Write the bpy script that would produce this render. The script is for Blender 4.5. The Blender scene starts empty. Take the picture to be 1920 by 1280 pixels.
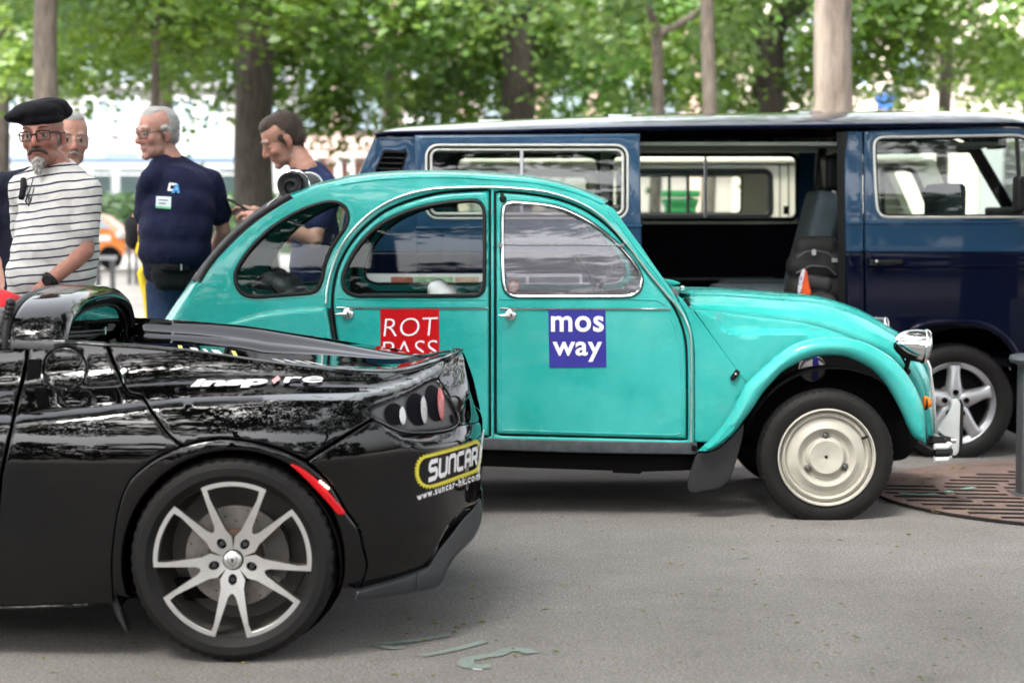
import bpy, bmesh, math, random
import numpy as np
from mathutils import Vector, Matrix
from mathutils.geometry import delaunay_2d_cdt

random.seed(7)
RNG = np.random.default_rng(7)
SC = bpy.context.scene
COL = SC.collection
rad = math.radians

# ---------------------------------------------------------------- camera
F = 70.0 / 36.0 * 1920.0           # focal length, pixels of the 1920 px photograph
CAMZ = 1.389
TILT = math.atan((640 - 381) / F)
cam_data = bpy.data.cameras.new('camera')
cam = bpy.data.objects.new('camera', cam_data)
COL.objects.link(cam)
cam.location = (0, 0, CAMZ)
cam.rotation_euler = (math.pi / 2 - TILT, 0, 0)
cam_data.lens = 70.0
cam_data.sensor_width = 36.0
cam_data.clip_start = 0.1
cam_data.clip_end = 600.0
cam_data.dof.use_dof = True
cam_data.dof.focus_distance = 7.7
cam_data.dof.aperture_fstop = 2.6
SC.camera = cam

# ---------------------------------------------------------------- sky, sun, exposure
SUN_EL, SUN_AZ = rad(56), rad(205)
world = bpy.data.worlds.new('World')
SC.world = world
world.use_nodes = True
nt = world.node_tree
nt.nodes.clear()
wo = nt.nodes.new('ShaderNodeOutputWorld')
bg = nt.nodes.new('ShaderNodeBackground')
sky = nt.nodes.new('ShaderNodeTexSky')
sky.sky_type = 'NISHITA'
sky.sun_disc = False
sky.sun_elevation = SUN_EL
sky.sun_rotation = SUN_AZ
sky.air_density = 1.0
sky.dust_density = 6.0
sky.ozone_density = 1.0
hs = nt.nodes.new('ShaderNodeHueSaturation')
hs.inputs['Saturation'].default_value = 0.22
nt.links.new(sky.outputs[0], hs.inputs['Color'])
nt.links.new(hs.outputs[0], bg.inputs['Color'])
bg.inputs['Strength'].default_value = 0.15
nt.links.new(bg.outputs[0], wo.inputs[0])

sun_data = bpy.data.lights.new('sun', 'SUN')
sun_data.energy = 1.0
sun_data.angle = rad(14)
sun_data.color = (1.0, 0.96, 0.9)
sun = bpy.data.objects.new('sun', sun_data)
COL.objects.link(sun)
sd = Vector((math.sin(SUN_AZ) * math.cos(SUN_EL), math.cos(SUN_AZ) * math.cos(SUN_EL), math.sin(SUN_EL)))
sun.rotation_euler = sd.to_track_quat('Z', 'Y').to_euler()
sun.location = (0, 0, 30)

SC.view_settings.view_transform = 'Standard'
SC.view_settings.look = 'None'
SC.view_settings.gamma = 1.0
SC.view_settings.use_curve_mapping = False
SC.view_settings.exposure = 2.48
SC.render.engine = 'CYCLES'
SC.cycles.max_bounces = 10
SC.cycles.transparent_max_bounces = 24
SC.cycles.diffuse_bounces = 3
SC.cycles.glossy_bounces = 4
SC.cycles.caustics_reflective = False
SC.cycles.caustics_refractive = False

# ================================================================ helpers
CT, ST = math.cos(TILT), math.sin(TILT)

def rays(px, py):
    cx = (np.asarray(px, float) - 960.0) / F
    cy = (640.0 - np.asarray(py, float)) / F
    return cx, CT + cy * ST, -ST + cy * CT

def at(px, py, Y):
    """the point that the photograph shows at px, py if it lies at depth Y"""
    dx, dy, dz = rays(px, py)
    s = Y / dy
    return Vector((float(dx * s), float(Y), float(CAMZ + dz * s)))

def gr(px, py):
    dx, dy, dz = rays(px, py)
    s = -CAMZ / dz
    return Vector((float(dx * s), float(dy * s), 0.0))

def onto(P, f):
    """points of a pixel array P (n,2) carried onto the surface y = f(x, z)"""
    P = np.asarray(P, float)
    dx, dy, dz = rays(P[:, 0], P[:, 1])
    Y = np.full(len(P), 8.0)
    for _ in range(60):
        s = Y / dy
        Y = 0.5 * Y + 0.5 * f(dx * s, CAMZ + dz * s)
    s = Y / dy
    return np.stack([dx * s, Y, CAMZ + dz * s], 1)

def flat(Y):
    return lambda x, z: np.full(np.shape(x), float(Y))

def sp(pts, step=6.0, closed=False):
    """smooth curve through points; a point given twice in a row is a corner"""
    pts = [tuple(map(float, p)) for p in pts]
    n = len(pts)
    out = []
    segs = n if closed else n - 1
    def g(i):
        if closed:
            return np.array(pts[i % n])
        return np.array(pts[min(max(i, 0), n - 1)])
    for i in range(segs):
        p1, p2 = g(i), g(i + 1)
        L = np.linalg.norm(p2 - p1)
        if L < 1e-9:
            continue
        p0, p3 = g(i - 1), g(i + 2)
        m1 = (p2 - p0) / 2 if np.linalg.norm(p1 - p0) > 1e-9 else (p2 - p1)
        m2 = (p3 - p1) / 2 if np.linalg.norm(p3 - p2) > 1e-9 else (p2 - p1)
        for m in (m1, m2):
            l = np.linalg.norm(m)
            if l > L:
                m *= L / l
        k = max(1, int(math.ceil(L / step)))
        for j in range(k):
            t = j / k
            h = (2*t**3-3*t*t+1)*p1 + (t**3-2*t*t+t)*m1 + (-2*t**3+3*t*t)*p2 + (t**3-t*t)*m2
            out.append(h)
    if not closed:
        out.append(np.array(pts[-1]))
    return np.array(out)

def rrect(x0, y0, x1, y1, r, n=5):
    out = []
    for cx, cy, a0 in ((x1-r, y0+r, -90), (x1-r, y1-r, 0), (x0+r, y1-r, 90), (x0+r, y0+r, 180)):
        for k in range(n + 1):
            a = rad(a0 + 90*k/n)
            out.append((cx + r*math.cos(a), cy + r*math.sin(a)))
    return np.array(out)

def resample(loop, step, closed=True):
    loop = np.asarray(loop, float)
    if closed and len(loop) > 1 and np.linalg.norm(loop[0]-loop[-1]) < 1e-6:
        loop = loop[:-1]
    n = len(loop)
    out = []
    for i in range(n if closed else n - 1):
        a, b = loop[i], loop[(i + 1) % n]
        L = np.linalg.norm(b - a)
        if L < 1e-6:
            continue
        k = max(1, int(math.ceil(L / step)))
        for j in range(k):
            out.append(a + (b - a) * j / k)
    if not closed:
        out.append(loop[-1])
    return np.array(out)

def resample_n(pts, n):
    pts = np.asarray(pts, float)
    d = np.concatenate([[0], np.cumsum(np.linalg.norm(np.diff(pts, axis=0), axis=1))])
    t = np.linspace(0, d[-1], n)
    return np.stack([np.interp(t, d, pts[:, k]) for k in range(pts.shape[1])], 1)

def inside(P, loop):
    x, y = P[:, 0], P[:, 1]
    r = np.zeros(len(P), bool)
    n = len(loop)
    for i in range(n):
        x1, y1 = loop[i]
        x2, y2 = loop[(i + 1) % n]
        if y1 == y2:
            continue
        c = ((y1 > y) != (y2 > y)) & (x < (x2 - x1) * (y - y1) / (y2 - y1) + x1)
        r ^= c
    return r

def dist_loops(P, loops):
    best = np.full(len(P), 1e9)
    for L in loops:
        A = L
        B = np.roll(L, -1, axis=0)
        for a, b in zip(A, B):
            ab = b - a
            l2 = ab @ ab
            if l2 < 1e-12:
                continue
            t = np.clip(((P - a) @ ab) / l2, 0, 1)
            d = np.hypot(P[:, 0] - a[0] - t*ab[0], P[:, 1] - a[1] - t*ab[1])
            best = np.minimum(best, d)
    return best

# ---------------------------------------------------------------- objects
BASE = {}

def thing(name, label, cat, loc=(0, 0, 0), group=None):
    o = bpy.data.objects.new(name, None)
    o.empty_display_size = 0.1
    COL.objects.link(o)
    o.location = loc
    BASE[o] = Vector(loc)
    tag(o, label, cat, group)
    return o

def tag(o, label=None, cat=None, group=None, kind=None):
    if label: o['label'] = label
    if cat: o['category'] = cat
    if group: o['group'] = group
    if kind: o['kind'] = kind
    return o

def link(name, me, mat, parent=None, smooth=True, angle=38, base=None):
    if mat is not None:
        for m in (mat if isinstance(mat, (list, tuple)) else [mat]):
            me.materials.append(m)
    if smooth:
        me.polygons.foreach_set('use_smooth', [True] * len(me.polygons))
        if angle:
            me.set_sharp_from_angle(angle=rad(angle))
    me.name = name
    o = bpy.data.objects.new(name, me)
    COL.objects.link(o)
    if parent is not None:
        o.parent = parent
        BASE[o] = BASE[parent]
    else:
        BASE[o] = Vector(base) if base is not None else Vector((0, 0, 0))
        o.location = BASE[o]
    return o

def mk(name, V, Fc, mat, parent=None, smooth=True, angle=38, base=None):
    me = bpy.data.meshes.new(name)
    V = np.asarray(V, float).reshape(-1, 3)
    b = BASE[parent] if parent is not None else (Vector(base) if base is not None else Vector((0, 0, 0)))
    V = V - np.array(b)
    me.from_pydata(V.tolist(), [], [tuple(map(int, f)) for f in Fc])
    me.update()
    return link(name, me, mat, parent, smooth, angle, base)

def join(*parts):
    Vs, Fs, n = [], [], 0
    for V, Fc in parts:
        V = np.asarray(V, float).reshape(-1, 3)
        Vs.append(V)
        Fs += [tuple(i + n for i in f) for f in Fc]
        n += len(V)
    return np.concatenate(Vs), Fs

def flip_y(o, yc, parent=None):
    """the same part on the other side of the thing whose centre plane is yc"""
    c = o.copy()
    COL.objects.link(c)
    c.parent = parent or o.parent
    BASE[c] = BASE[o]
    c.scale = (o.scale[0], -o.scale[1], o.scale[2])
    b = BASE[c.parent] if c.parent is not None else Vector((0, 0, 0))
    off = 2 * (yc - b.y)
    c.location = (o.location.x, off - o.location.y, o.location.z)
    for ch in list(o.children):
        d = ch.copy()
        COL.objects.link(d)
        d.parent = c
        BASE[d] = BASE[ch]
    return c

def vbox(c, s, R=None):
    V = np.array([(x, y, z) for x in (-.5, .5) for y in (-.5, .5) for z in (-.5, .5)]) * np.array(s)
    if R is not None:
        V = V @ np.array(R.to_3x3()).T
    V = V + np.array(c)
    return V, [(0, 1, 3, 2), (4, 6, 7, 5), (0, 4, 5, 1), (2, 3, 7, 6), (0, 2, 6, 4), (1, 5, 7, 3)]

def vbar(a, b, w, h=None, up=(0, 0, 1)):
    a, b = Vector(a), Vector(b)
    d = b - a
    z = d.normalized()
    x = z.cross(Vector(up))
    if x.length < 1e-4:
        x = z.cross(Vector((1, 0, 0)))
    x.normalize()
    y = z.cross(x)
    R = Matrix((x, y, z)).transposed()
    return vbox((a + b) / 2, (w, h or w, d.length), R)

def bevelled(name, V, Fc, mat, parent=None, w=.01, seg=2, base=None):
    me = bpy.data.meshes.new(name)
    b = BASE[parent] if parent is not None else (Vector(base) if base is not None else Vector((0, 0, 0)))
    me.from_pydata((np.asarray(V) - np.array(b)).tolist(), [], [tuple(f) for f in Fc])
    bm = bmesh.new()
    bm.from_mesh(me)
    bmesh.ops.recalc_face_normals(bm, faces=bm.faces)
    bmesh.ops.bevel(bm, geom=bm.edges[:], offset=w, segments=seg, profile=.7, affect='EDGES', clamp_overlap=True)
    bm.to_mesh(me)
    bm.free()
    return link(name, me, mat, parent, True, 50, base)

def vtube(pts, r, n=8, closed=False, caps=True):
    P = np.asarray(pts, float)
    m = len(P)
    rr = np.full(m, r) if np.isscalar(r) else np.asarray(r, float)
    T = np.zeros_like(P)
    if closed:
        T = np.roll(P, -1, 0) - np.roll(P, 1, 0)
    else:
        T[1:-1] = P[2:] - P[:-2]
        T[0], T[-1] = P[1] - P[0], P[-1] - P[-2]
    T /= np.maximum(np.linalg.norm(T, axis=1, keepdims=True), 1e-9)
    ref = np.array((0.13, -0.9, 0.41))
    V = []
    u = None
    for i in range(m):
        if u is None:
            u = np.cross(T[i], ref)
            if np.linalg.norm(u) < 1e-3:
                u = np.cross(T[i], (1, 0, 0))
        u = u - T[i] * (u @ T[i])
        u = u / max(np.linalg.norm(u), 1e-9)
        w = np.cross(T[i], u)
        for k in range(n):
            a = 2*math.pi*k/n
            V.append(P[i] + rr[i]*(math.cos(a)*u + math.sin(a)*w))
    Fc = []
    for i in range(m if closed else m - 1):
        for k in range(n):
            a, b = i*n + k, i*n + (k+1) % n
            j = ((i+1) % m)*n
            Fc.append((a, j + k, j + (k+1) % n, b))
    if caps and not closed:
        Fc.append(tuple(range(n)))
        Fc.append(tuple((m-1)*n + k for k in reversed(range(n))))
    return np.array(V), Fc

def tube(name, pts, r, mat, parent=None, n=8, closed=False, base=None):
    V, Fc = vtube(pts, r, n, closed)
    return mk(name, V, Fc, mat, parent, base=base)

def vlathe(prof, n=48, axis='y', c=(0, 0, 0), a0=0, a1=360):
    """profile of (radius, offset along the axis)"""
    full = abs(a1 - a0) >= 360
    m = len(prof)
    k = n if full else n + 1
    V = []
    for i in range(k):
        a = rad(a0 + (a1-a0)*i/n)
        for r, h in prof:
            if axis == 'y':
                V.append((r*math.cos(a), h, r*math.sin(a)))
            elif axis == 'x':
                V.append((h, r*math.cos(a), r*math.sin(a)))
            else:
                V.append((r*math.cos(a), r*math.sin(a), h))
    Fc = []
    for i in range(n):
        for j in range(m - 1):
            p, q = (i % k)*m + j, ((i+1) % k)*m + j
            Fc.append((p, q, q+1, p+1))
    return np.array(V) + np.array(c), Fc

def lathe(name, prof, mat, parent=None, n=48, axis='y', c=(0, 0, 0), base=None):
    V, Fc = vlathe(prof, n, axis, c)
    o = mk(name, V, Fc, mat, parent, base=base)
    fix(o.data)
    return o

def fix(me):
    bm = bmesh.new()
    bm.from_mesh(me)
    bmesh.ops.remove_doubles(bm, verts=bm.verts, dist=1e-5)
    bmesh.ops.recalc_face_normals(bm, faces=bm.faces)
    bm.to_mesh(me)
    bm.free()

def vgrid(G, flip=False):
    G = np.asarray(G, float)
    a, b = G.shape[:2]
    Fc = []
    for i in range(a - 1):
        for j in range(b - 1):
            q = (i*b + j, (i+1)*b + j, (i+1)*b + j + 1, i*b + j + 1)
            Fc.append(q[::-1] if flip else q)
    return G.reshape(-1, 3), Fc

def mesh2d(outline, holes, step, R=0):
    loops = [np.asarray(outline, float)] + [np.asarray(h, float) for h in holes]
    loops = [resample(l, step*.75) for l in loops]
    pts, edges, n = [], [], 0
    for L in loops:
        pts.append(L)
        edges += [(n + i, n + (i+1) % len(L)) for i in range(len(L))]
        n += len(L)
    nb = n
    lo, hi = loops[0].min(0), loops[0].max(0)
    gx = np.arange(lo[0] + step*.5, hi[0], step)
    gy = np.arange(lo[1] + step*.5, hi[1], step*.87)
    if len(gx) and len(gy):
        X, Y = np.meshgrid(gx, gy)
        X = X + (np.arange(len(gy)) % 2)[:, None]*step*.5
        Q = np.stack([X.ravel(), Y.ravel()], 1)
        ok = inside(Q, loops[0])
        for h in loops[1:]:
            ok &= ~inside(Q, h)
        Q = Q[ok]
        if len(Q):
            Q = Q[dist_loops(Q, loops) > max(R*1.15, step*.55)]
            pts.append(Q)
    if R > 0:
        for fr in (.12, .35, .65, 1.0):
            for L in loops:
                T = np.roll(L, -1, 0) - np.roll(L, 1, 0)
                T /= np.maximum(np.linalg.norm(T, axis=1, keepdims=True), 1e-9)
                N = np.stack([-T[:, 1], T[:, 0]], 1)
                for sgn in (1, -1):
                    Q = L + sgn*N*R*fr
                    ok = inside(Q, loops[0])
                    for h in loops[1:]:
                        ok &= ~inside(Q, h)
                    Q = Q[ok]
                    if len(Q):
                        Q = Q[dist_loops(Q, loops) > R*fr*.85]
                        pts.append(Q)
    P = np.concatenate(pts)
    r = delaunay_2d_cdt([Vector(p) for p in P], edges, [], 0, 1e-5, False)
    V = np.array([tuple(v) for v in r[0]])
    T = np.array([f for f in r[2] if len(f) == 3])
    C = V[T].mean(1)
    ok = inside(C, loops[0])
    for h in loops[1:]:
        ok &= ~inside(C, h)
    return V, T[ok], loops

def vpanel(outline, f, holes=(), thick=.01, rnd=.005, step=12, scale=430., off=0.0, back=True, bulge=None):
    R = rnd*scale
    V2, T, loops = mesh2d(outline, holes, step, R)
    a = V2[T]
    cr = (a[:, 1, 0]-a[:, 0, 0])*(a[:, 2, 1]-a[:, 0, 1]) - (a[:, 1, 1]-a[:, 0, 1])*(a[:, 2, 0]-a[:, 0, 0])
    T[cr < 0] = T[cr < 0][:, ::-1]            # front faces look at the viewer side (-y)
    P = onto(V2, f)
    P[:, 1] += off
    if rnd > 0:
        d = np.minimum(dist_loops(V2, loops)/scale, rnd)
        P[:, 1] += rnd - np.sqrt(np.maximum(rnd*rnd - (rnd-d)**2, 0))
    if bulge is not None:
        P[:, 1] += bulge(V2)
    T = T[:, ::-1] if True else T
    if not back:
        return P, [tuple(t) for t in T]
    B = P.copy()
    B[:, 1] = np.maximum(P[:, 1], onto(V2, f)[:, 1] + off + rnd) + thick
    n = len(P)
    # boundary edges
    cnt = {}
    for t in T:
        for i in range(3):
            e = (t[i], t[(i+1) % 3])
            cnt[e] = 1
    Fc = [tuple(t) for t in T] + [tuple(n + t[::-1]) for t in T]
    for (p, q) in cnt:
        if (q, p) not in cnt:
            Fc.append((q, p, n + p, n + q))
    return np.concatenate([P, B]), Fc

def panel(name, outline, f, mat, parent=None, base=None, **kw):
    V, Fc = vpanel(outline, f, **kw)
    return mk(name, V, Fc, mat, parent, base=base)

def line3(pts, f, off=0.0, step=6, closed=False):
    """a pixel polyline smoothed and carried onto a surface"""
    P = onto(sp(pts, step, closed), f)
    P[:, 1] += off
    return P

def stroke2d(pts, w, closed=False):
    """polyline -> outline strip quads in 2-D"""
    P = np.asarray(pts, float)
    n = len(P)
    V, Fc = [], []
    for i in range(n):
        if closed:
            t0, t1 = P[i]-P[i-1], P[(i+1) % n]-P[i]
        else:
            t0 = P[i]-P[i-1] if i > 0 else P[1]-P[0]
            t1 = P[i+1]-P[i] if i < n-1 else P[-1]-P[-2]
        t0 = t0/max(np.linalg.norm(t0), 1e-9)
        t1 = t1/max(np.linalg.norm(t1), 1e-9)
        t = t0 + t1
        l = np.linalg.norm(t)
        t = t/l if l > 1e-6 else t1
        nn = np.array((-t[1], t[0]))
        k = 1/max(abs(nn @ np.array((-t1[1], t1[0]))), .5)
        V += [P[i] + nn*w*.5*k, P[i] - nn*w*.5*k]
    for i in range(n if closed else n-1):
        j = (i+1) % n
        Fc.append((2*i, 2*j, 2*j+1, 2*i+1))
    return np.array(V), Fc

def decal2d(name, V2, Fc, f, mat, parent=None, off=-.0015, base=None, lift=0.0):
    """flat 2-D faces (pixel space) laid onto a surface as a thin solid film"""
    P = onto(V2, f)
    P[:, 1] += off
    P[:, 2] += lift
    bm = bmesh.new()
    b = BASE[parent] if parent is not None else Vector((0, 0, 0))
    vs = [bm.verts.new(p - np.array(b)) for p in P]
    for t in Fc:
        try:
            bm.faces.new([vs[i] for i in t])
        except ValueError:
            pass
    me = bpy.data.meshes.new(name)
    bmesh.ops.recalc_face_normals(bm, faces=bm.faces)
    bm.to_mesh(me)
    bm.free()
    return link(name, me, mat, parent, smooth=False)

def text2d(txt, bold=0.0, shear=0.0, space=1.0, res=4, sub=0.0):
    """letters as 2-D triangles, box 0..1 in both directions (v up)"""
    cu = bpy.data.curves.new('lettering', 'FONT')
    cu.body = txt
    cu.size = 1.0
    cu.offset = bold
    cu.shear = shear
    cu.space_character = space
    cu.resolution_u = res
    cu.fill_mode = 'FRONT'
    o = bpy.data.objects.new('lettering', cu)
    COL.objects.link(o)
    dg = bpy.context.evaluated_depsgraph_get()
    me = bpy.data.meshes.new_from_object(o.evaluated_get(dg))
    bpy.data.objects.remove(o)
    bpy.data.curves.remove(cu)
    bm = bmesh.new()
    bm.from_mesh(me)
    bpy.data.meshes.remove(me)
    bmesh.ops.triangulate(bm, faces=bm.faces)
    if sub > 0:
        for _ in range(5):
            L = [e for e in bm.edges if e.calc_length() > sub]
            if not L:
                break
            bmesh.ops.subdivide_edges(bm, edges=L, cuts=1)
            bmesh.ops.triangulate(bm, faces=bm.faces)
    bm.verts.index_update()
    V = np.array([v.co[:2] for v in bm.verts])
    T = [tuple(v.index for v in fc.verts) for fc in bm.faces]
    bm.free()
    lo, hi = V.min(0), V.max(0)
    return (V - lo)/(hi - lo), T

def quad_map(V, tl, tr, br, bl):
    u, v = V[:, :1], V[:, 1:2]
    tl, tr, br, bl = map(np.array, (tl, tr, br, bl))
    return (bl*(1-u) + br*u)*(1-v) + (tl*(1-u) + tr*u)*v

def lettering(name, txt, f, mat, parent, tl, tr, br, bl, off=-.002, lift=0.0, **kw):
    V, T = text2d(txt, **kw)
    return decal2d(name, quad_map(V, tl, tr, br, bl), T, f, mat, parent, off, None, lift)

def _ball(n):
    # a cube of n x n quads per side blown up to a unit ball
    V, Q, idx = [], [], {}
    def vid(v):
        k = tuple(np.round(v, 5))
        if k not in idx:
            idx[k] = len(V); V.append(np.array(v)/np.linalg.norm(v))
        return idx[k]
    u = np.tan(np.linspace(-1, 1, n+1)*math.pi/4)
    for ax in range(3):
        for sg in (-1, 1):
            for i in range(n):
                for j in range(n):
                    c = []
                    for a, b in ((i, j), (i+1, j), (i+1, j+1), (i, j+1)):
                        v = [0, 0, 0]; v[ax] = sg; v[(ax+1) % 3] = u[a]; v[(ax+2) % 3] = u[b]
                        c.append(vid(v))
                    Q.append(c if sg > 0 else c[::-1])
    return np.array(V), np.array(Q)
BALL1, BALL2 = _ball(6), _ball(4)

def blob(name, prims, mat, parent=None, voxel=.012, smooth=4, base=None, lam=.5):
    """one continuous organic surface from overlapping solids"""
    Vs, Qs, n = [], [], 0
    def ball(M3, c, tmpl):
        nonlocal n
        V, Q = tmpl
        Vs.append(V @ np.array(M3).T + np.array(c)); Qs.append(Q + n); n += len(V)
    for p in prims:
        if p[0] == 's':
            c, r = Vector(p[1]), p[2]
            R = p[3].to_3x3() if len(p) > 3 else Matrix.Identity(3)
            if np.isscalar(r):
                r = (r, r, r)
            ball(R @ Matrix.Diagonal(r), c, BALL1)
        else:
            a, b, r0, r1 = Vector(p[1]), Vector(p[2]), p[3], p[4]
            sq = p[5] if len(p) > 5 else 1.0        # squash in y
            d = b - a
            k = max(2, int(d.length / max(.5*min(r0, r1), .012)))
            for i in range(k + 1):
                t = i/k
                r = r0 + (r1-r0)*t
                ball(Matrix.Diagonal((r, r*sq, r)), a + d*t, BALL2)
    me = bpy.data.meshes.new(name)
    b = BASE[parent] if parent is not None else (Vector(base) if base is not None else Vector((0, 0, 0)))
    VV = (np.concatenate(Vs) - np.array(b)).astype(np.float32)
    QQ = np.concatenate(Qs)
    me.vertices.add(len(VV)); me.vertices.foreach_set('co', VV.ravel())
    me.loops.add(QQ.size); me.loops.foreach_set('vertex_index', QQ.ravel().astype(np.int32))
    me.polygons.add(len(QQ)); me.polygons.foreach_set('loop_start', (np.arange(len(QQ))*4).astype(np.int32))
    me.update(calc_edges=True)
    o = bpy.data.objects.new('tmp', me)
    COL.objects.link(o)
    m = o.modifiers.new('r', 'REMESH')
    m.mode = 'VOXEL'
    m.voxel_size = voxel
    m.use_smooth_shade = True
    if smooth:
        s = o.modifiers.new('s', 'SMOOTH')
        s.iterations = smooth
        s.factor = lam
    dg = bpy.context.evaluated_depsgraph_get()
    me2 = bpy.data.meshes.new_from_object(o.evaluated_get(dg))
    bpy.data.objects.remove(o)
    bpy.data.meshes.remove(me)
    return link(name, me2, mat, parent, True, None, base)

def np_mesh(name, V, T, mat, parent=None, base=None):
    me = bpy.data.meshes.new(name)
    b = BASE[parent] if parent is not None else Vector(base or (0, 0, 0))
    V = np.asarray(V, np.float32) - np.array(b, np.float32)
    me.vertices.add(len(V)); me.vertices.foreach_set('co', V.ravel())
    k = T.shape[1]
    me.loops.add(T.size); me.loops.foreach_set('vertex_index', T.ravel().astype(np.int32))
    me.polygons.add(len(T))
    me.polygons.foreach_set('loop_start', (np.arange(len(T))*k).astype(np.int32))
    me.update(calc_edges=True)
    return link(name, me, mat, parent, False, None, base)


def wrinkle(o, amp=.007, sc=6.0, seed=0.0):
    """cloth folds: push the surface along its normals by stretched noise"""
    from mathutils import noise
    me = o.data
    b = BASE[o]
    n = len(me.vertices)
    N = np.empty(n*3, np.float32); me.vertices.foreach_get('normal', N); N = N.reshape(-1, 3)
    C = np.empty(n*3, np.float32); me.vertices.foreach_get('co', C); C = C.reshape(-1, 3)
    h = np.array([noise.ridged_multi_fractal(Vector(((c[0]+.7*c[2])*sc*1.1 + seed, c[1]*sc*.8, (c[2]-.6*c[0])*sc*.55)), .9, 2.1, 3, 1.0, 2.0) for c in C])
    h2 = np.array([noise.noise(Vector((c[0]*3+seed, c[1]*3, c[2]*3))) for c in C])
    h = (h - h.mean())*amp*.55 + h2*amp*1.2
    me.vertices.foreach_set('co', (C + N*h[:, None]).ravel().astype(np.float32))
    me.update()

def strands(name, o, count, length, mat, parent, back, seed=1, lift=.35):
    """short hair strands standing on a hair surface"""
    rg = np.random.default_rng(seed)
    me = o.data
    n = len(me.vertices)
    N = np.empty(n*3, np.float32); me.vertices.foreach_get('normal', N); N = N.reshape(-1, 3)
    C = np.empty(n*3, np.float32); me.vertices.foreach_get('co', C); C = C.reshape(-1, 3)
    i = rg.integers(0, n, count)
    P, Nn = C[i] + rg.normal(0, .0015, (count, 3)), N[i]
    d = Nn*lift + np.array(back) + rg.normal(0, .35, (count, 3))
    d -= Nn*np.minimum(np.sum(d*Nn, 1, keepdims=True), 0)*.9
    d /= np.linalg.norm(d, axis=1, keepdims=True)
    s = np.cross(d, Nn); s /= np.maximum(np.linalg.norm(s, axis=1, keepdims=True), 1e-6)
    L = length*rg.uniform(.5, 1.2, (count, 1))
    w = .0014
    V = np.stack([P - s*w, P + s*w, P + d*L*.6 + s*w*.7 - Nn*L*.05, P + d*L - Nn*L*.18], 1).reshape(-1, 3)
    T = np.arange(count*4).reshape(-1, 4)
    ob = np_mesh(name, V + np.array(BASE[o]), np.concatenate([T[:, [0, 1, 2]], T[:, [0, 2, 3]]]), mat, parent)
    return tag(ob, kind='stuff')

# ---------------------------------------------------------------- materials
MATS = {}

class MB:
    def __init__(s, name):
        s.m = bpy.data.materials.new(name)
        s.m.use_nodes = True
        s.t = s.m.node_tree
        s.b = s.t.nodes['Principled BSDF']
        s.out = s.t.nodes['Material Output']
        MATS[name] = s.m
    def n(s, typ, **kw):
        x = s.t.nodes.new(typ)
        for k, v in kw.items():
            setattr(x, k, v)
        return x
    def l(s, a, b):
        s.t.links.new(a, b)
    def set(s, **kw):
        for k, v in kw.items():
            i = s.b.inputs[k.replace('_', ' ')]
            i.default_value = (*v, 1) if isinstance(v, tuple) and len(v) == 3 and i.type == 'RGBA' else v
        return s
    def noise(s, scale, detail=4, rough=.55, vec=None):
        x = s.n('ShaderNodeTexNoise')
        x.inputs['Scale'].default_value = scale
        x.inputs['Detail'].default_value = detail
        x.inputs['Roughness'].default_value = rough
        if vec is None:
            vec = s.pos()
        s.l(vec, x.inputs['Vector'])
        return x.outputs['Fac']
    def pos(s):
        if not hasattr(s, '_p'):
            s._p = s.n('ShaderNodeNewGeometry').outputs['Position']
        return s._p
    def ramp(s, fac, stops):
        r = s.n('ShaderNodeValToRGB')
        e = r.color_ramp.elements
        while len(e) > 1:
            e.remove(e[-1])
        for i, (p, c) in enumerate(stops):
            x = e[0] if i == 0 else e.new(p)
            x.position = p
            x.color = (*c, 1) if len(c) == 3 else c
        s.l(fac, r.inputs[0])
        return r.outputs[0]
    def bump(s, h, strength=.3, dist=.01):
        b = s.n('ShaderNodeBump')
        b.inputs['Strength'].default_value = strength
        b.inputs['Distance'].default_value = dist
        s.l(h, b.inputs['Height'])
        s.l(b.outputs[0], s.b.inputs['Normal'])

def simple(name, col, rough=.5, metal=0.0, var=.12, vs=9.0, bump=0.0, bs=60.0, coat=0.0, spec=.5):
    m = MB(name)
    m.set(Roughness=rough, Metallic=metal)
    m.b.inputs['Specular IOR Level'].default_value = spec
    m.b.inputs['Coat Weight'].default_value = coat
    m.b.inputs['Coat Roughness'].default_value = .03
    a = tuple(max(0, c*(1-var)) for c in col)
    b = tuple(min(1, c*(1+var)) for c in col)
    m.l(m.ramp(m.noise(vs), [(.3, a), (.7, b)]), m.b.inputs['Base Color'])
    if bump:
        m.bump(m.noise(bs, 5), bump, .004)
    return m.m

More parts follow.
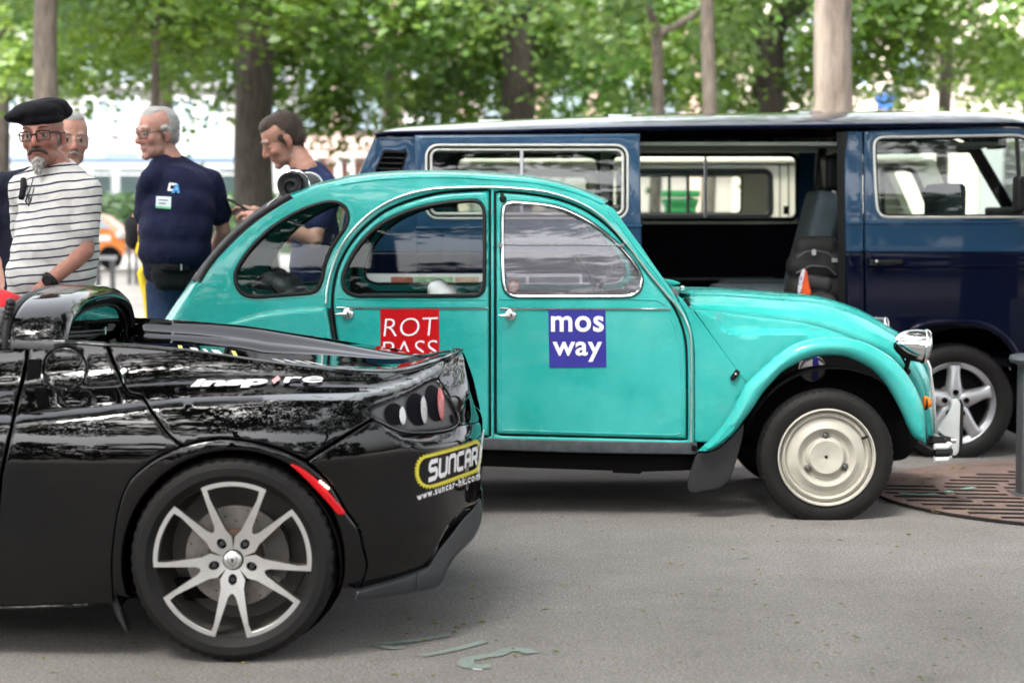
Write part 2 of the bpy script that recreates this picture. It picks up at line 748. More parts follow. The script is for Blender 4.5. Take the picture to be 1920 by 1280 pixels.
def glass(name, tint=(.75, .8, .78), refl=1.0, base=0.0):
    m = MB(name)
    m.t.nodes.remove(m.b)
    tr = m.n('ShaderNodeBsdfTransparent')
    tr.inputs[0].default_value = (*tint, 1)
    gl = m.n('ShaderNodeBsdfGlossy')
    gl.inputs['Roughness'].default_value = .01
    ge = m.n('ShaderNodeNewGeometry')
    dt = m.n('ShaderNodeVectorMath', operation='DOT_PRODUCT')
    m.l(ge.outputs['Normal'], dt.inputs[0]); m.l(ge.outputs['Incoming'], dt.inputs[1])
    ab = m.n('ShaderNodeMath', operation='ABSOLUTE'); m.l(dt.outputs['Value'], ab.inputs[0])
    om = m.n('ShaderNodeMath', operation='SUBTRACT', use_clamp=True); om.inputs[0].default_value = 1.0; m.l(ab.outputs[0], om.inputs[1])
    pw = m.n('ShaderNodeMath', operation='POWER'); pw.inputs[1].default_value = 5.0; m.l(om.outputs[0], pw.inputs[0])
    fr = m.n('ShaderNodeMath', operation='MULTIPLY_ADD'); fr.inputs[1].default_value = .94; fr.inputs[2].default_value = .06; m.l(pw.outputs[0], fr.inputs[0])
    k = m.n('ShaderNodeMath', operation='MULTIPLY_ADD', use_clamp=True)
    k.inputs[1].default_value = refl*.95
    k.inputs[2].default_value = base
    m.l(fr.outputs[0], k.inputs[0])
    mx = m.n('ShaderNodeMixShader')
    m.l(k.outputs[0], mx.inputs[0])
    m.l(tr.outputs[0], mx.inputs[1])
    m.l(gl.outputs[0], mx.inputs[2])
    m.l(mx.outputs[0], m.out.inputs[0])
    return m.m

def leafmat(name, a, b, c, trans=.45):
    m = MB(name)
    m.t.nodes.remove(m.b)
    col = m.ramp(m.noise(1.1, 3), [(.3, a), (.5, b), (.72, c)])
    d = m.n('ShaderNodeBsdfDiffuse')
    t = m.n('ShaderNodeBsdfTranslucent')
    m.l(col, d.inputs[0])
    m.l(col, t.inputs[0])
    x = m.n('ShaderNodeMixShader')
    x.inputs[0].default_value = trans
    m.l(d.outputs[0], x.inputs[1])
    m.l(t.outputs[0], x.inputs[2])
    g = m.n('ShaderNodeBsdfGlossy')
    g.inputs['Roughness'].default_value = .45
    y = m.n('ShaderNodeMixShader')
    y.inputs[0].default_value = .05
    m.l(x.outputs[0], y.inputs[1])
    m.l(g.outputs[0], y.inputs[2])
    m.l(y.outputs[0], m.out.inputs[0])
    return m.m

def bark(name, a, b, scale=6.0):
    m = MB(name)
    m.set(Roughness=.9)
    mp = m.n('ShaderNodeMapping')
    mp.inputs['Scale'].default_value = (1, 1, .22)
    m.l(m.pos(), mp.inputs[0])
    n = m.noise(scale*3, 8, .65, mp.outputs[0])
    m.l(m.ramp(n, [(.32, a), (.62, b)]), m.b.inputs['Base Color'])
    m.bump(n, .9, .03)
    return m.m

# paint
def paint(name, col, fade=None, rough=.18, coat=.6, fs=2.2):
    m = MB(name)
    m.set(Roughness=rough)
    m.b.inputs['Coat Weight'].default_value = coat
    m.b.inputs['Coat Roughness'].default_value = .012
    if fade is None:
        fade = tuple(c*1.06 for c in col)
    n1 = m.noise(fs, 4, .6)
    m.l(m.ramp(n1, [(.36, col), (.68, fade)]), m.b.inputs['Base Color'])
    return m.m

def teal():
    m = MB('teal_paint')
    m.set(Roughness=.24)
    m.b.inputs['Coat Weight'].default_value = .6
    m.b.inputs['Specular IOR Level'].default_value = .15
    m.b.inputs['Coat Roughness'].default_value = .03
    big = m.ramp(m.noise(2.1, 4, .6), [(.36, (.010, .315, .28)), (.66, (.055, .41, .385))])
    mp = m.n('ShaderNodeMapping'); mp.inputs['Scale'].default_value = (1.0, 1, 2.2); mp.inputs['Rotation'].default_value = (0, .5, 0)
    m.l(m.pos(), mp.inputs[0])
    sm = m.noise(3.6, 7, .68, mp.outputs[0])
    mx = m.n('ShaderNodeMix', data_type='RGBA')
    m.l(m.ramp(sm, [(.52, (0, 0, 0)), (.80, (.16, .16, .16))]), mx.inputs[0])
    m.l(big, mx.inputs[6]); mx.inputs[7].default_value = (.30, .50, .42, 1)
    m.l(mx.outputs[2], m.b.inputs['Base Color'])
    m.l(m.ramp(m.noise(5, 5, .6), [(.35, (.16, .16, .16)), (.7, (.36, .36, .36))]), m.b.inputs['Roughness'])
    m.bump(m.noise(1.6, 2, .5), .04, .03)
    return m.m
TEAL = teal()
BLACKP = paint('black_paint', (.0012, .0012, .0013), (.0016, .0016, .0017), .12, 1.0)
for _m in ('black_paint',): MATS[_m].node_tree.nodes['Principled BSDF'].inputs['Specular IOR Level'].default_value = 0.0
BLUEP = paint('steel_blue_paint', (.016, .052, .108), (.02, .062, .125), .2, .8)
MATS['steel_blue_paint'].node_tree.nodes['Principled BSDF'].inputs['Specular IOR Level'].default_value = .1
NAVYP = paint('dark_navy_paint', (.003, .0045, .016), (.004, .006, .02), .18, .75)
for _k, _i in (('dark_navy_paint', 1.30), ('black_paint', 1.50)): MATS[_k].node_tree.nodes['Principled BSDF'].inputs['Coat IOR'].default_value = _i
MATS['dark_navy_paint'].node_tree.nodes['Principled BSDF'].inputs['Specular IOR Level'].default_value = 0.0
CREAMP = paint('cream_paint', (.66, .63, .5), (.7, .67, .55), .3, .4)
WHITEP = paint('white_paint', (.74, .75, .75), (.8, .8, .8), .35, .3)
ORANGEP = paint('orange_paint', (.62, .16, .01), (.7, .2, .02), .25, .6)
CHROME = simple('chrome', (.80, .80, .81), .13, 1.0, .02)
ALU = simple('machined_aluminium', (.8, .79, .78), .33, 1.0, .05, 30)
SILVER = simple('silver_alloy_paint', (.5, .51, .53), .35, .75, .05)
STEEL = simple('brake_steel', (.27, .25, .235), .42, .9, .18, 25)
RUBBER = simple('tyre_rubber', (.0075, .0072, .007), .6, 0, .25, 14, .25, 90, 0, .25)
SEAL = simple('black_rubber_seal', (.006, .006, .006), .5, 0, .1, 9, 0, 60, 0, .3)
PLAST = simple('dark_grey_plastic', (.010, .011, .013), .5, 0, .15, 12, .1, 200)
GREYPL = simple('grey_plastic', (.06, .063, .068), .45, 0, .12, 12)
BLACKM = simple('matt_black', (.003, .003, .003), .8, 0, .2, 9, 0, 60, 0, .1)
SILLP = simple('scuffed_sill_paint', (.045, .052, .058), .5, 0, .35, 22, .15, 60)
CREAMW = simple('cream_wheel_paint', (.42, .40, .345), .5, 0, .09, 14, 0, 60, .0, .35)
LEATHER = simple('grey_leather', (.055, .062, .066), .5, 0, .2, 20, .3, 150)
WHITEV = simple('white_vinyl', (.62, .6, .6), .45, 0, .06)
BLUESEAT = simple('blue_grey_upholstery', (.04, .058, .07), .7, 0, .2, 14, .3, 200)
TRIMG = simple('grey_green_trim', (.56, .56, .46), .7, 0, .12)
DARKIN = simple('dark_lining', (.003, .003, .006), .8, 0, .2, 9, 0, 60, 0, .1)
GLASS = glass('window_glass', (.82, .87, .86), .62)
GLASS_F = glass('flap_window_glass', (.74, .74, .78), 1.0, .03)
def _sky_haze(m, col, k):
    t = m.node_tree
    o = t.nodes['Material Output']
    src = o.inputs[0].links[0].from_socket
    d = t.nodes.new('ShaderNodeBsdfDiffuse'); d.inputs[0].default_value = (*col, 1)
    x = t.nodes.new('ShaderNodeMixShader'); x.inputs[0].default_value = k
    t.links.new(src, x.inputs[1]); t.links.new(d.outputs[0], x.inputs[2]); t.links.new(x.outputs[0], o.inputs[0])
_sky_haze(GLASS_F, (.44, .43, .48), .20)  # haze of the mirrored sky painted into the flap pane as diffuse colour
GLASS_D = glass('tinted_van_glass', (.6, .68, .63), 1.2, .01)
HEADGL = glass('headlamp_glass', (.85, .87, .88), 1.4, .06)
REDCL = simple('red_cloth', (.52, .012, .02), .8, 0, .15, 12, .4, 40)
REDSIGN = simple('red_sign_film', (.46, .003, .006), .4, 0, .06, 6, 0, 60, 0, .2)
BLUESIGN = simple('blue_sign_film', (.032, .032, .25), .4, 0, .1, 6, 0, 60, 0, .25)
WHITEF = simple('white_lettering_film', (.8, .78, .8), .45, 0, .02)
YELLOWF = simple('yellow_film', (.68, .6, .04), .4, 0, .04)
REDL = simple('red_lens', (.55, .004, .008), .15, 0, .06, 60)
AMBER = simple('amber_lens', (.65, .17, .006), .15, 0, .1, 60)
CLEARL = simple('clear_lens', (.36, .37, .36), .2, 0, .2, 120)
PINKL = simple('pink_red_lens', (.42, .10, .10), .25, 0, .25, 120)
WHITEL = simple('white_lens', (.62, .63, .65), .2, 0, .03)

# ================================================================ the setting
def asphalt_mat():
    m = MB('asphalt')
    m.set(Roughness=.88)
    big = m.noise(.55, 5, .6)
    fine = m.noise(105, 4, .75)
    mid = m.noise(38, 4, .6)
    c1 = m.ramp(fine, [(.3, (.085, .078, .073)), (.5, (.215, .203, .193)), (.64, (.345, .328, .312)), (.76, (.55, .53, .505))])
    c2 = m.ramp(big, [(.3, (.8, .78, .76)), (.7, (1.05, 1.04, 1.04))])
    mx = m.n('ShaderNodeMix', data_type='RGBA', blend_type='MULTIPLY')
    mx.inputs[0].default_value = 1
    m.l(c1, mx.inputs[6]); m.l(c2, mx.inputs[7])
    m2 = m.n('ShaderNodeMix', data_type='RGBA', blend_type='MULTIPLY')
    m2.inputs[0].default_value = .8
    m.l(mx.outputs[2], m2.inputs[6])
    m.l(m.ramp(mid, [(.35, (.82, .82, .82)), (.6, (1, 1, 1))]), m2.inputs[7])
    # stains and old patches
    m3 = m.n('ShaderNodeMix', data_type='RGBA', blend_type='MULTIPLY')
    m3.inputs[0].default_value = .9
    m.l(m2.outputs[2], m3.inputs[6])
    m.l(m.ramp(m.noise(2.3, 7, .7), [(.28, (.58, .56, .54)), (.40, (.90, .89, .88)), (.56, (1, 1, 1)), (.70, (1.14, 1.13, 1.12))]), m3.inputs[7])
    m.l(m3.outputs[2], m.b.inputs['Base Color'])
    m.bump(fine, .55, .006)
    return m.m

ASPH = asphalt_mat()
def paving_mat():
    m = MB('light_gravel_paving')
    m.set(Roughness=.9)
    a = m.ramp(m.noise(60, 4, .7), [(.3, (.27, .255, .245)), (.7, (.40, .38, .37))])
    b = m.ramp(m.noise(.8, 4, .6), [(.3, (.8, .8, .8)), (.7, (1.05, 1.05, 1.05))])
    mx = m.n('ShaderNodeMix', data_type='RGBA', blend_type='MULTIPLY')
    mx.inputs[0].default_value = 1
    m.l(a, mx.inputs[6]); m.l(b, mx.inputs[7])
    m.l(mx.outputs[2], m.b.inputs['Base Color'])
    m.bump(m.noise(60, 4, .7), .4, .01)
    return m.m
PAVE = paving_mat()

def sheet(name, x0, y0, x1, y1, z, mat, nx=1, ny=1):
    X = np.linspace(x0, x1, nx + 1); Y = np.linspace(y0, y1, ny + 1)
    G = np.array([[(x, y, z) for y in Y] for x in X])
    V, Fc = vgrid(G)
    o = mk(name, V, Fc, mat, None, False)
    return tag(o, kind='structure')

sheet('ground', -160, -60, 160, 220, 0.0, ASPH)
sheet('pavement', -60, 15.2, 60, 49, .004, PAVE)

# kerb along the road with the tram
V, Fc = vbox((0, 49.1, .06), (120, .3, .13))
o = mk('kerb', V, Fc, simple('kerb_stone', (.34, .33, .31), .8, 0, .15, 4), None, False); tag(o, kind='structure')

# spray-paint marks on the asphalt
MARK = MB('green_marking_paint')
MARK.set(Roughness=.8)
MARK.l(MARK.ramp(MARK.noise(120, 3, .7), [(.44, (.20, .195, .185)), (.56, (.19, .275, .235)), (.8, (.21, .34, .28))]), MARK.b.inputs['Base Color'])
def ground_mark(strokes, mat, z=.004):
    Vs, Fs, n = [], [], 0
    for pts, w in strokes:
        P = np.array([gr(*p)[:2] for p in sp(pts, 5)])
        V, Fc = stroke2d(P, w)
        Vs.append(np.c_[V, np.full(len(V), z)]); Fs += [tuple(i + n for i in f) for f in Fc]; n += len(V)
    o = mk('ground_marking', np.concatenate(Vs), Fs, mat, None, False)
    return tag(o, kind='structure')
ground_mark([([(848, 1190), (770, 1203), (703, 1209)], .034), ([(703, 1209), (735, 1216), (756, 1214)], .034)], MARK.m)
ground_mark([([(910, 1203), (850, 1219), (792, 1230)], .036)], MARK.m)
ground_mark([([(997, 1226), (985, 1220), (955, 1219), (930, 1228), (900, 1232), (874, 1240), (880, 1250), (920, 1250)], .05)], MARK.m)
ground_mark([([(886, 1256), (904, 1256.5)], .012)], WHITEF)
ground_mark([([(1388, 1047), (1404, 1045)], .012)], MARK.m)

# tree grate at the right: a cast plate with real slots over dark soil
GX, GY, GR = 2.87, 9.45, 1.14
RUST = MB('rusty_cast_iron')
RUST.set(Roughness=.75, Metallic=.15)
RUST.l(RUST.ramp(RUST.noise(9, 6, .65), [(.3, (.115, .078, .066)), (.5, (.18, .125, .108)), (.72, (.25, .155, .115))]), RUST.b.inputs['Base Color'])
RUST.bump(RUST.noise(140, 4), .3, .004)
ang = np.linspace(0, 2*np.pi, 96, endpoint=False)
disc = np.stack([GX + GR*np.cos(ang), GY + GR*np.sin(ang)], 1)
o = mk('soil', np.c_[disc, np.full(96, .004)], [tuple(range(96))], simple('dark_soil', (.012, .010, .009), .95), None, False)
tag(o, kind='structure')
holes = []
row = .118
for k in range(-9, 10):
    y = k*row
    for r0, r1 in ((.34, .50), (.54, .78), (.82, 1.10)):
        for sgn in (-1, 1):
            if abs(y) > r1 - .05:
                continue
            xa = math.sqrt(max(r0*r0 - y*y, 0)) if abs(y) < r0 else 0.0
            xb = math.sqrt(r1*r1 - y*y)
            if xa < .03: xa = .03
            if xb - xa < .06:
                continue
            h = .029
            dy = .1*sgn
            c = np.array([(xa, y-h), (xb, y-h), (xb, y+h), (xa, y+h)])
            c[:, 1] += .12*(c[:, 0]-.5)*(1 if True else 0)
            rr = np.hypot(c[:, 0], c[:, 1])
            if rr.max() > GR-.02: continue
            c[:, 0] *= sgn
            if sgn < 0: c = c[::-1]
            holes.append(c + np.array((GX, GY)))
V2, T, loops = mesh2d(disc, holes, .3)
Z = .017
n = len(V2)
cnt = set()
T = [tuple(t) for t in T]
TT = []
for t in T:
    a, b, c = V2[list(t)]
    TT.append(t if (b[0]-a[0])*(c[1]-a[1])-(b[1]-a[1])*(c[0]-a[0]) > 0 else t[::-1])
for t in TT:
    for i in range(3): cnt.add((t[i], t[(i+1) % 3]))
Fc = list(TT)
for (p, q) in cnt:
    if (q, p) not in cnt: Fc.append((q, p, n+p, n+q))
o = mk('tree_grate', np.concatenate([np.c_[V2, np.full(n, Z)], np.c_[V2, np.full(n, .005)]]), Fc, [RUST.m, MATS['dark_soil']], None, False)
for i_, pl_ in enumerate(o.data.polygons): pl_.material_index = 0 if i_ < len(TT) else 1
tag(o, 'round rusty cast iron tree grate with slots in the asphalt', 'tree grate')
PALEG = simple('pale_green_chalk', (.22, .42, .33), .8, 0, .2, 40)
P = np.array([gr(*p)[:2] for p in sp([(1668, 930), (1720, 934), (1757, 933), (1790, 926), (1838, 919)], 6)])
V, Fc = stroke2d(P, .035)
keep = []
for q in Fc:
    c = V[list(q)].mean(0)
    if not any(inside(c[None], h)[0] for h in holes): keep.append(q)
for q_ in keep: pass
o = mk('grate_marking', np.c_[V, np.full(len(V), .0205)], keep, PALEG, o, False)
tag(o, kind='stuff')

# fallen leaves and specks
LIT = leafmat('litter_leaf', (.10, .13, .02), (.2, .2, .04), (.3, .22, .07), .1)
Vs, Fs, n = [], [], 0
rg = np.random.default_rng(3)
spots = [(1700, 905, .055), (1790, 885, .06), (1760, 897, .04), (1730, 918, .035), (1745, 967, .035), (1832, 966, .035), (1725, 899, .03), (1838, 952, .025), (1857, 979, .03), (1402, 1046, .02)]
for px, py, s in spots:
    p = gr(px, py)
    for k in range(5):
        spots2 = (p.x + rg.normal(0, s*.6), p.y + rg.normal(0, s*.6), s*.6)
        a = rg.uniform(0, 6.28); c, s_ = math.cos(a), math.sin(a)
        q = np.array([(-.5, 0, 0), (0, -.3, .15), (.5, 0, .05), (0, .3, .15)])*spots2[2]
        q = np.stack([q[:, 0]*c-q[:, 1]*s_, q[:, 0]*s_+q[:, 1]*c, q[:, 2]+.02], 1) + np.array((spots2[0], spots2[1], 0))
        Vs.append(q); Fs.append((n, n+1, n+2, n+3)); n += 4
for k in range(700):
    px, py = rg.uniform(0, 1920), 880 + 400*rg.uniform(0, 1)**.7
    p = gr(px, py); s = rg.uniform(.004, .017)
    a = rg.uniform(0, 6.28); c, s_ = math.cos(a), math.sin(a)
    q = np.array([(-.5, 0, 0), (0, -.25, .15), (.5, 0, 0), (0, .25, .15)])*s*rg.uniform(.8, 2)
    q = np.stack([q[:, 0]*c-q[:, 1]*s_, q[:, 0]*s_+q[:, 1]*c, q[:, 2]+.005], 1) + np.array((p.x, p.y, 0))
    Vs.append(q); Fs.append((n, n+1, n+2, n+3)); n += 4
o = mk('leaf_litter', np.concatenate(Vs), Fs, LIT, None, False)
tag(o, kind='stuff')

# ---------------------------------------------------------------- foliage
def leaves(C, N, size, rg, droop=.25, fan=1.0):
    """folded leaf blades at points C with up normals N"""
    n = len(C)
    az = rg.uniform(0, 2*np.pi, n)
    d = np.stack([np.cos(az), np.sin(az), -droop*rg.uniform(0, 1.6, n)], 1)
    d -= N*np.sum(d*N, 1, keepdims=True)*.8
    d /= np.linalg.norm(d, axis=1, keepdims=True)
    w = np.cross(N, d)
    w /= np.maximum(np.linalg.norm(w, axis=1, keepdims=True), 1e-6)
    up = np.cross(d, w)
    s = (size*rg.uniform(.65, 1.25, n))[:, None]
    p0 = C - d*s*.5
    p1 = C + w*s*.36*fan + up*s*.06 + d*s*.08
    p2 = C + d*s*.55 - up*s*.1
    p3 = C - w*s*.36*fan + up*s*.06 + d*s*.08
    V = np.stack([p0, p1, p2, p3], 1).reshape(-1, 3)
    F4 = np.arange(4*n).reshape(-1, 4)
    return V, np.concatenate([F4[:, [0, 1, 2]], F4[:, [0, 2, 3]]])

def crown(name, c, r, nspray, per, size, mat, parent, seed, bottom=-9, flat_=.35):
    rg = np.random.default_rng(seed)
    m_ = max(10, nspray//7)
    u = rg.normal(size=(m_, 3)); u /= np.linalg.norm(u, axis=1, keepdims=True)
    rr = rg.uniform(.2, 1, m_)**.45
    K = np.array(c) + u*rr[:, None]*np.array(r)*rg.uniform(.8, 1.1, (m_, 1))
    S = np.repeat(K, 14, 0) + rg.normal(size=(m_*14, 3))*np.array((.42, .42, .20))
    rg.shuffle(S)
    S = S[S[:, 2] > bottom + .25*np.sin(S[:, 0]*1.7+seed) - .1]
    S = S[~((np.abs(S[:, 0]-c[0]) < .42) & (S[:, 1] < c[1]) & (S[:, 2] < c[2]+.5))][:nspray]
    out = rg.normal(size=S.shape)*.35 + (S-np.array(c))/np.array(r)*.55 + np.array((0, 0, 1.0))
    N = out/np.linalg.norm(out, axis=1, keepdims=True)
    # each spray: a drooping flat cluster
    C = np.repeat(S, per, 0)
    NN = np.repeat(N, per, 0)
    q = rg.normal(size=C.shape)
    q -= NN*np.sum(q*NN, 1, keepdims=True)*(1-flat_)
    rad_ = np.linalg.norm(q, axis=1, keepdims=True)
    C = C + q*.26 - np.array((0, 0, 1))*.06*rad_**2
    NN = NN + rg.normal(size=C.shape)*.28
    NN /= np.linalg.norm(NN, axis=1, keepdims=True)
    V, T = leaves(C, NN, size, rg)
    return np_mesh(name, V, T, mat, parent)

LEAF_A = leafmat('leaf_fresh_green', (.045, .11, .010), (.095, .185, .014), (.18, .27, .024), .5)
LEAF_B = leafmat('leaf_mid_green', (.032, .09, .012), (.065, .155, .017), (.125, .215, .024), .5)
LEAF_C = leafmat('leaf_pale_green', (.055, .12, .035), (.11, .19, .038), (.185, .26, .045), .5)
LEAF_D = leafmat('leaf_dark_green', (.014, .04, .010), (.024, .058, .013), (.036, .08, .018), .25)
BARK_D = bark('dark_bark', (.018, .015, .011), (.062, .052, .042))
BARK_M = bark('brown_bark', (.035, .028, .022), (.105, .085, .067))
BARK_L = bark('pale_smooth_bark', (.13, .10, .085), (.36, .30, .255), 2.6)

def limb(V_, p0, p1, r0, r1, k=6, sag=.2, seed=0):
    rg = np.random.default_rng(seed)
    p0, p1 = np.array(p0, float), np.array(p1, float)
    t = np.linspace(0, 1, k)[:, None]
    P = p0 + (p1-p0)*t + np.sin(t*np.pi)*np.array((0, 0, sag)) + rg.normal(size=(k, 3))*.04*np.linalg.norm(p1-p0)*t*(1-t)*2
    V_.append(vtube(P, np.linspace(r0, r1, k), 8))

def tree(label, px, Y, wpx, lean, bk, lf, ctop, rx, rz, zc, bottom, nspray, per, size, seed, fork=None, limbs=6, group='park trees behind the vehicles'):
    sc = F/Y
    base = Vector(((px-960)/F*Y*1.003, Y, 0))
    t = thing('tree', label, 'tree', base, group)
    r = wpx/sc/2
    zf = fork if fork else zc - .2*rz
    k = 14
    rg = np.random.default_rng(seed)
    zz = np.linspace(-.05, zf, k)
    P = np.stack([base.x + lean*zz + .02*np.sin(zz*2.1+seed), np.full(k, Y) + .02*np.cos(zz*1.7), zz], 1)
    rr = r*(1.0 + .45*np.exp(-zz*2.2) - .035*np.maximum(zz-2, 0))
    parts = [vtube(P, rr, 14)]
    top = P[-1]
    for i in range(limbs):
        a = 2*math.pi*i/limbs + rg.uniform(-.4, .4)
        L = rx*rg.uniform(.55, .85)
        e = top + np.array((math.cos(a)*L, math.sin(a)*L, rz*rg.uniform(.3, .9)))
        limb(parts, top + np.array((0, 0, -.12)), e, rr[-1]*(.78 if fork else .55), r*.12, 7, .25, seed*10+i)
    V, Fc = join(*parts)
    mk('trunk', V, Fc, bk, t)
    crown('crown', (top[0], top[1], zc), (rx, rx, rz), nspray, per, size, lf, t, seed, bottom)
    return t

tree('slim brown tree trunk just behind the black beret', 95, 23, 46, .003, BARK_M, LEAF_B, 0, 2.8, 1.5, 5.2, 3.75, 200, 30, .13, 11)
tree('young tree with a thin curved trunk left of the big dark trunk', 303, 27, 16, -.012, BARK_M, LEAF_A, 0, 2.5, 1.6, 4.9, 3.65, 220, 30, .14, 12)
tree('broad tree with a thick dark trunk behind the man holding a phone', 482, 30, 72, -.006, BARK_D, LEAF_A, 0, 4.4, 2.0, 4.9, 3.3, 500, 32, .15, 13)
tree('dark trunked tree behind the rear half of the blue van roof', 968, 31, 64, .006, BARK_D, LEAF_B, 0, 4.2, 2.0, 4.7, 2.75, 420, 32, .15, 14)
tree('slender tree that forks just above the blue van', 1229, 25, 23, 0, BARK_M, LEAF_C, 0, 3.0, 1.5, 4.7, 3.3, 150, 28, .14, 15, fork=3.6, limbs=3)
tree('thin straight brown trunk right of the forked tree', 1325, 22, 27, 0, BARK_M, LEAF_B, 0, 2.4, 1.5, 5.2, 3.7, 110, 28, .13, 16)
tree('dark leafy tree with a hidden trunk left of the pale trunk', 1438, 32, 60, 0, BARK_D, LEAF_A, 0, 3.5, 2.1, 4.6, 2.6, 430, 32, .15, 17)
tree('tree with a thick pale smooth trunk behind the van front', 1561, 15.5, 72, -.004, BARK_L, LEAF_C, 0, 3.0, 1.5, 5.6, 4.1, 110, 28, .13, 18)
tree('loose pale leaved tree in front of the cream building', 1760, 36, 26, .01, BARK_D, LEAF_C, 0, 4.4, 2.2, 4.9, 2.75, 330, 30, .16, 19)
tree('light green tree in front of the stone building', 735, 35, 26, .0, BARK_D, LEAF_A, 0, 3.9, 2.3, 4.6, 2.55, 430, 32, .16, 20)
tree('green tree at the far left edge behind the beret', 10, 34, 30, .0, BARK_D, LEAF_A, 0, 4.6, 2.1, 4.7, 3.2, 380, 32, .16, 21)
tree('leafy tree filling the gap behind the forked tree', 1150, 40, 30, .0, BARK_D, LEAF_A, 0, 4.6, 2.3, 5.2, 2.9, 330, 30, .17, 22)
tree('leafy tree behind the thin curved trunk', 318, 41, 30, .0, BARK_D, LEAF_A, 0, 5.0, 1.9, 5.6, 4.2, 240, 30, .17, 23)
tree('leafy tree at the right edge before the cream building', 1950, 30, 30, .0, BARK_D, LEAF_A, 0, 3.6, 2.0, 5.1, 3.3, 320, 30, .15, 24)

# tree that grows in the grate, just right of the picture, and the unseen wood mirrored in the paint, its foliage spread to shade the cars
t = thing('tree', 'shade tree growing in the round iron grate', 'tree', (GX, GY, 0))
parts = [vtube([(GX, GY, -.02), (GX+.02, GY, 1.2), (GX, GY+.03, 2.6), (GX, GY, 4.2)], [.17, .14, .13, .1], 14)]
for i in range(6):
    a = i*1.05
    limb(parts, (GX, GY, 3.9), (GX+2.2*math.cos(a), GY+2.2*math.sin(a), 6.0), .07, .02, 6, .2, i)
V, Fc = join(*parts)
mk('trunk', V, Fc, BARK_M, t)
crown('crown', (GX, GY, 6.2), (3.2, 3.0, 2.0), 170, 28, .17, LEAF_D, t, 31, 4.3)

Vs, Ts, n = [], [], 0
rg = np.random.default_rng(51)
lumps = [(-8, -34, 3.6, 5, 2, 2.2, 120), (9, -32, 3.8, 5, 2, 2.2, 120)]
for gx in np.arange(-15, 15.1, 2.5):  # unseen leaf roof added over the cars to dim the ambient light
    for gy in np.arange(-7, 8.2 if gx < 1 else 13.1, 2.5):
        if rg.uniform() < .08: continue
        lumps.append((gx + rg.uniform(-.7, .7), gy + rg.uniform(-.7, .7), 7.6 + rg.uniform(-.6, .9), 1.75, 1.7, .75, 50))
for gx in np.arange(-30, 31, 4.0):
    for gz in (1.6, 4.0, 6.4):
        lumps.append((gx + rg.uniform(-1.2, 1.2), -19 + rg.uniform(-2, 2), gz + rg.uniform(-.6, .6), 2.7, 1.6, 1.7, 60))
for (x, y, z, rx, ry, rz, ns) in lumps:
    u = rg.normal(size=(ns, 3)); u /= np.linalg.norm(u, axis=1, keepdims=True)
    S = np.array((x, y, z)) + u*(rg.uniform(.1, 1, ns)**.45)[:, None]*np.array((rx, ry, rz))
    C = np.repeat(S, 15, 0) + rg.normal(size=(ns*15, 3))*np.array((.28, .28, .12))
    N = rg.normal(size=C.shape)*.4 + np.array((0, 0, 1)); N /= np.linalg.norm(N, axis=1, keepdims=True)
    V, T = leaves(C, N, .24 if y > -15 else .5, rg)
    Vs.append(V); Ts.append(T+n); n += len(V)
o = np_mesh('unseen_canopy_foliage', np.concatenate(Vs), np.concatenate(Ts), LEAF_D)
tag(o, kind='stuff')
parts = []
for x, y in ((-9, -5), (-1.5, -5), (6.5, -5), (-8, -34), (9, -32)):
    parts.append(vtube([(x, y, 0), (x+.05, y, 3), (x, y, 6.5)], [.26, .2, .12], 10))
V, Fc = join(*parts)
tag(mk('unseen_canopy_trunks', V, Fc, BARK_D), kind='stuff')

# hedge
HEDGE = leafmat('hedge_leaf', (.02, .05, .012), (.035, .085, .02), (.05, .11, .028), .2)
x0, x1 = at(-160, 365, 53).x, at(640, 365, 53).x
rg = np.random.default_rng(5)
n = 26000
C = np.stack([rg.uniform(x0, x1, n), 53 + rg.uniform(-.45, .45, n), rg.uniform(0, 1.56, n)], 1)
side = rg.uniform(0, 1, n)
C[side < .62, 1] = 52.55 + rg.normal(0, .04, (side < .62).sum())
C[side > .8, 2] = 1.56 + rg.normal(0, .04, (side > .8).sum())
N = np.where((side > .8)[:, None], np.array((0, 0, 1.)), np.array((0, -.8, .6))) + rg.normal(size=C.shape)*.4
N /= np.linalg.norm(N, axis=1, keepdims=True)
V, T = leaves(C, N, .13, rg)
o = thing('hedge', 'clipped dark green hedge in front of the white tram', 'hedge', ((x0+x1)/2, 53, 0))
V2_, T2_ = vbox(((x0+x1)/2, 53, .74), (x1-x0, .7, 1.48))
mk('core', V2_, T2_, simple('hedge_core', (.012, .02, .008), .95), o, False)
tag(np_mesh('foliage', V, T, HEDGE, o), kind='stuff')

# ---------------------------------------------------------------- buildings
WGLASS = simple('far_window_pane', (.10, .14, .17), .08, 0, .25, .6)
def building(name, label, px0, px1, Y, H, wallmat, depth=9):
    a, b = at(px0, 300, Y).x, at(px1, 300, Y).x
    t = thing(name, label, 'building', ((a+b)/2, Y, 0))
    V, Fc = vbox(((a+b)/2, Y+depth/2, H/2), (b-a, depth, H))
    mk('wall', V, Fc, wallmat, t, False)
    return t, a, b

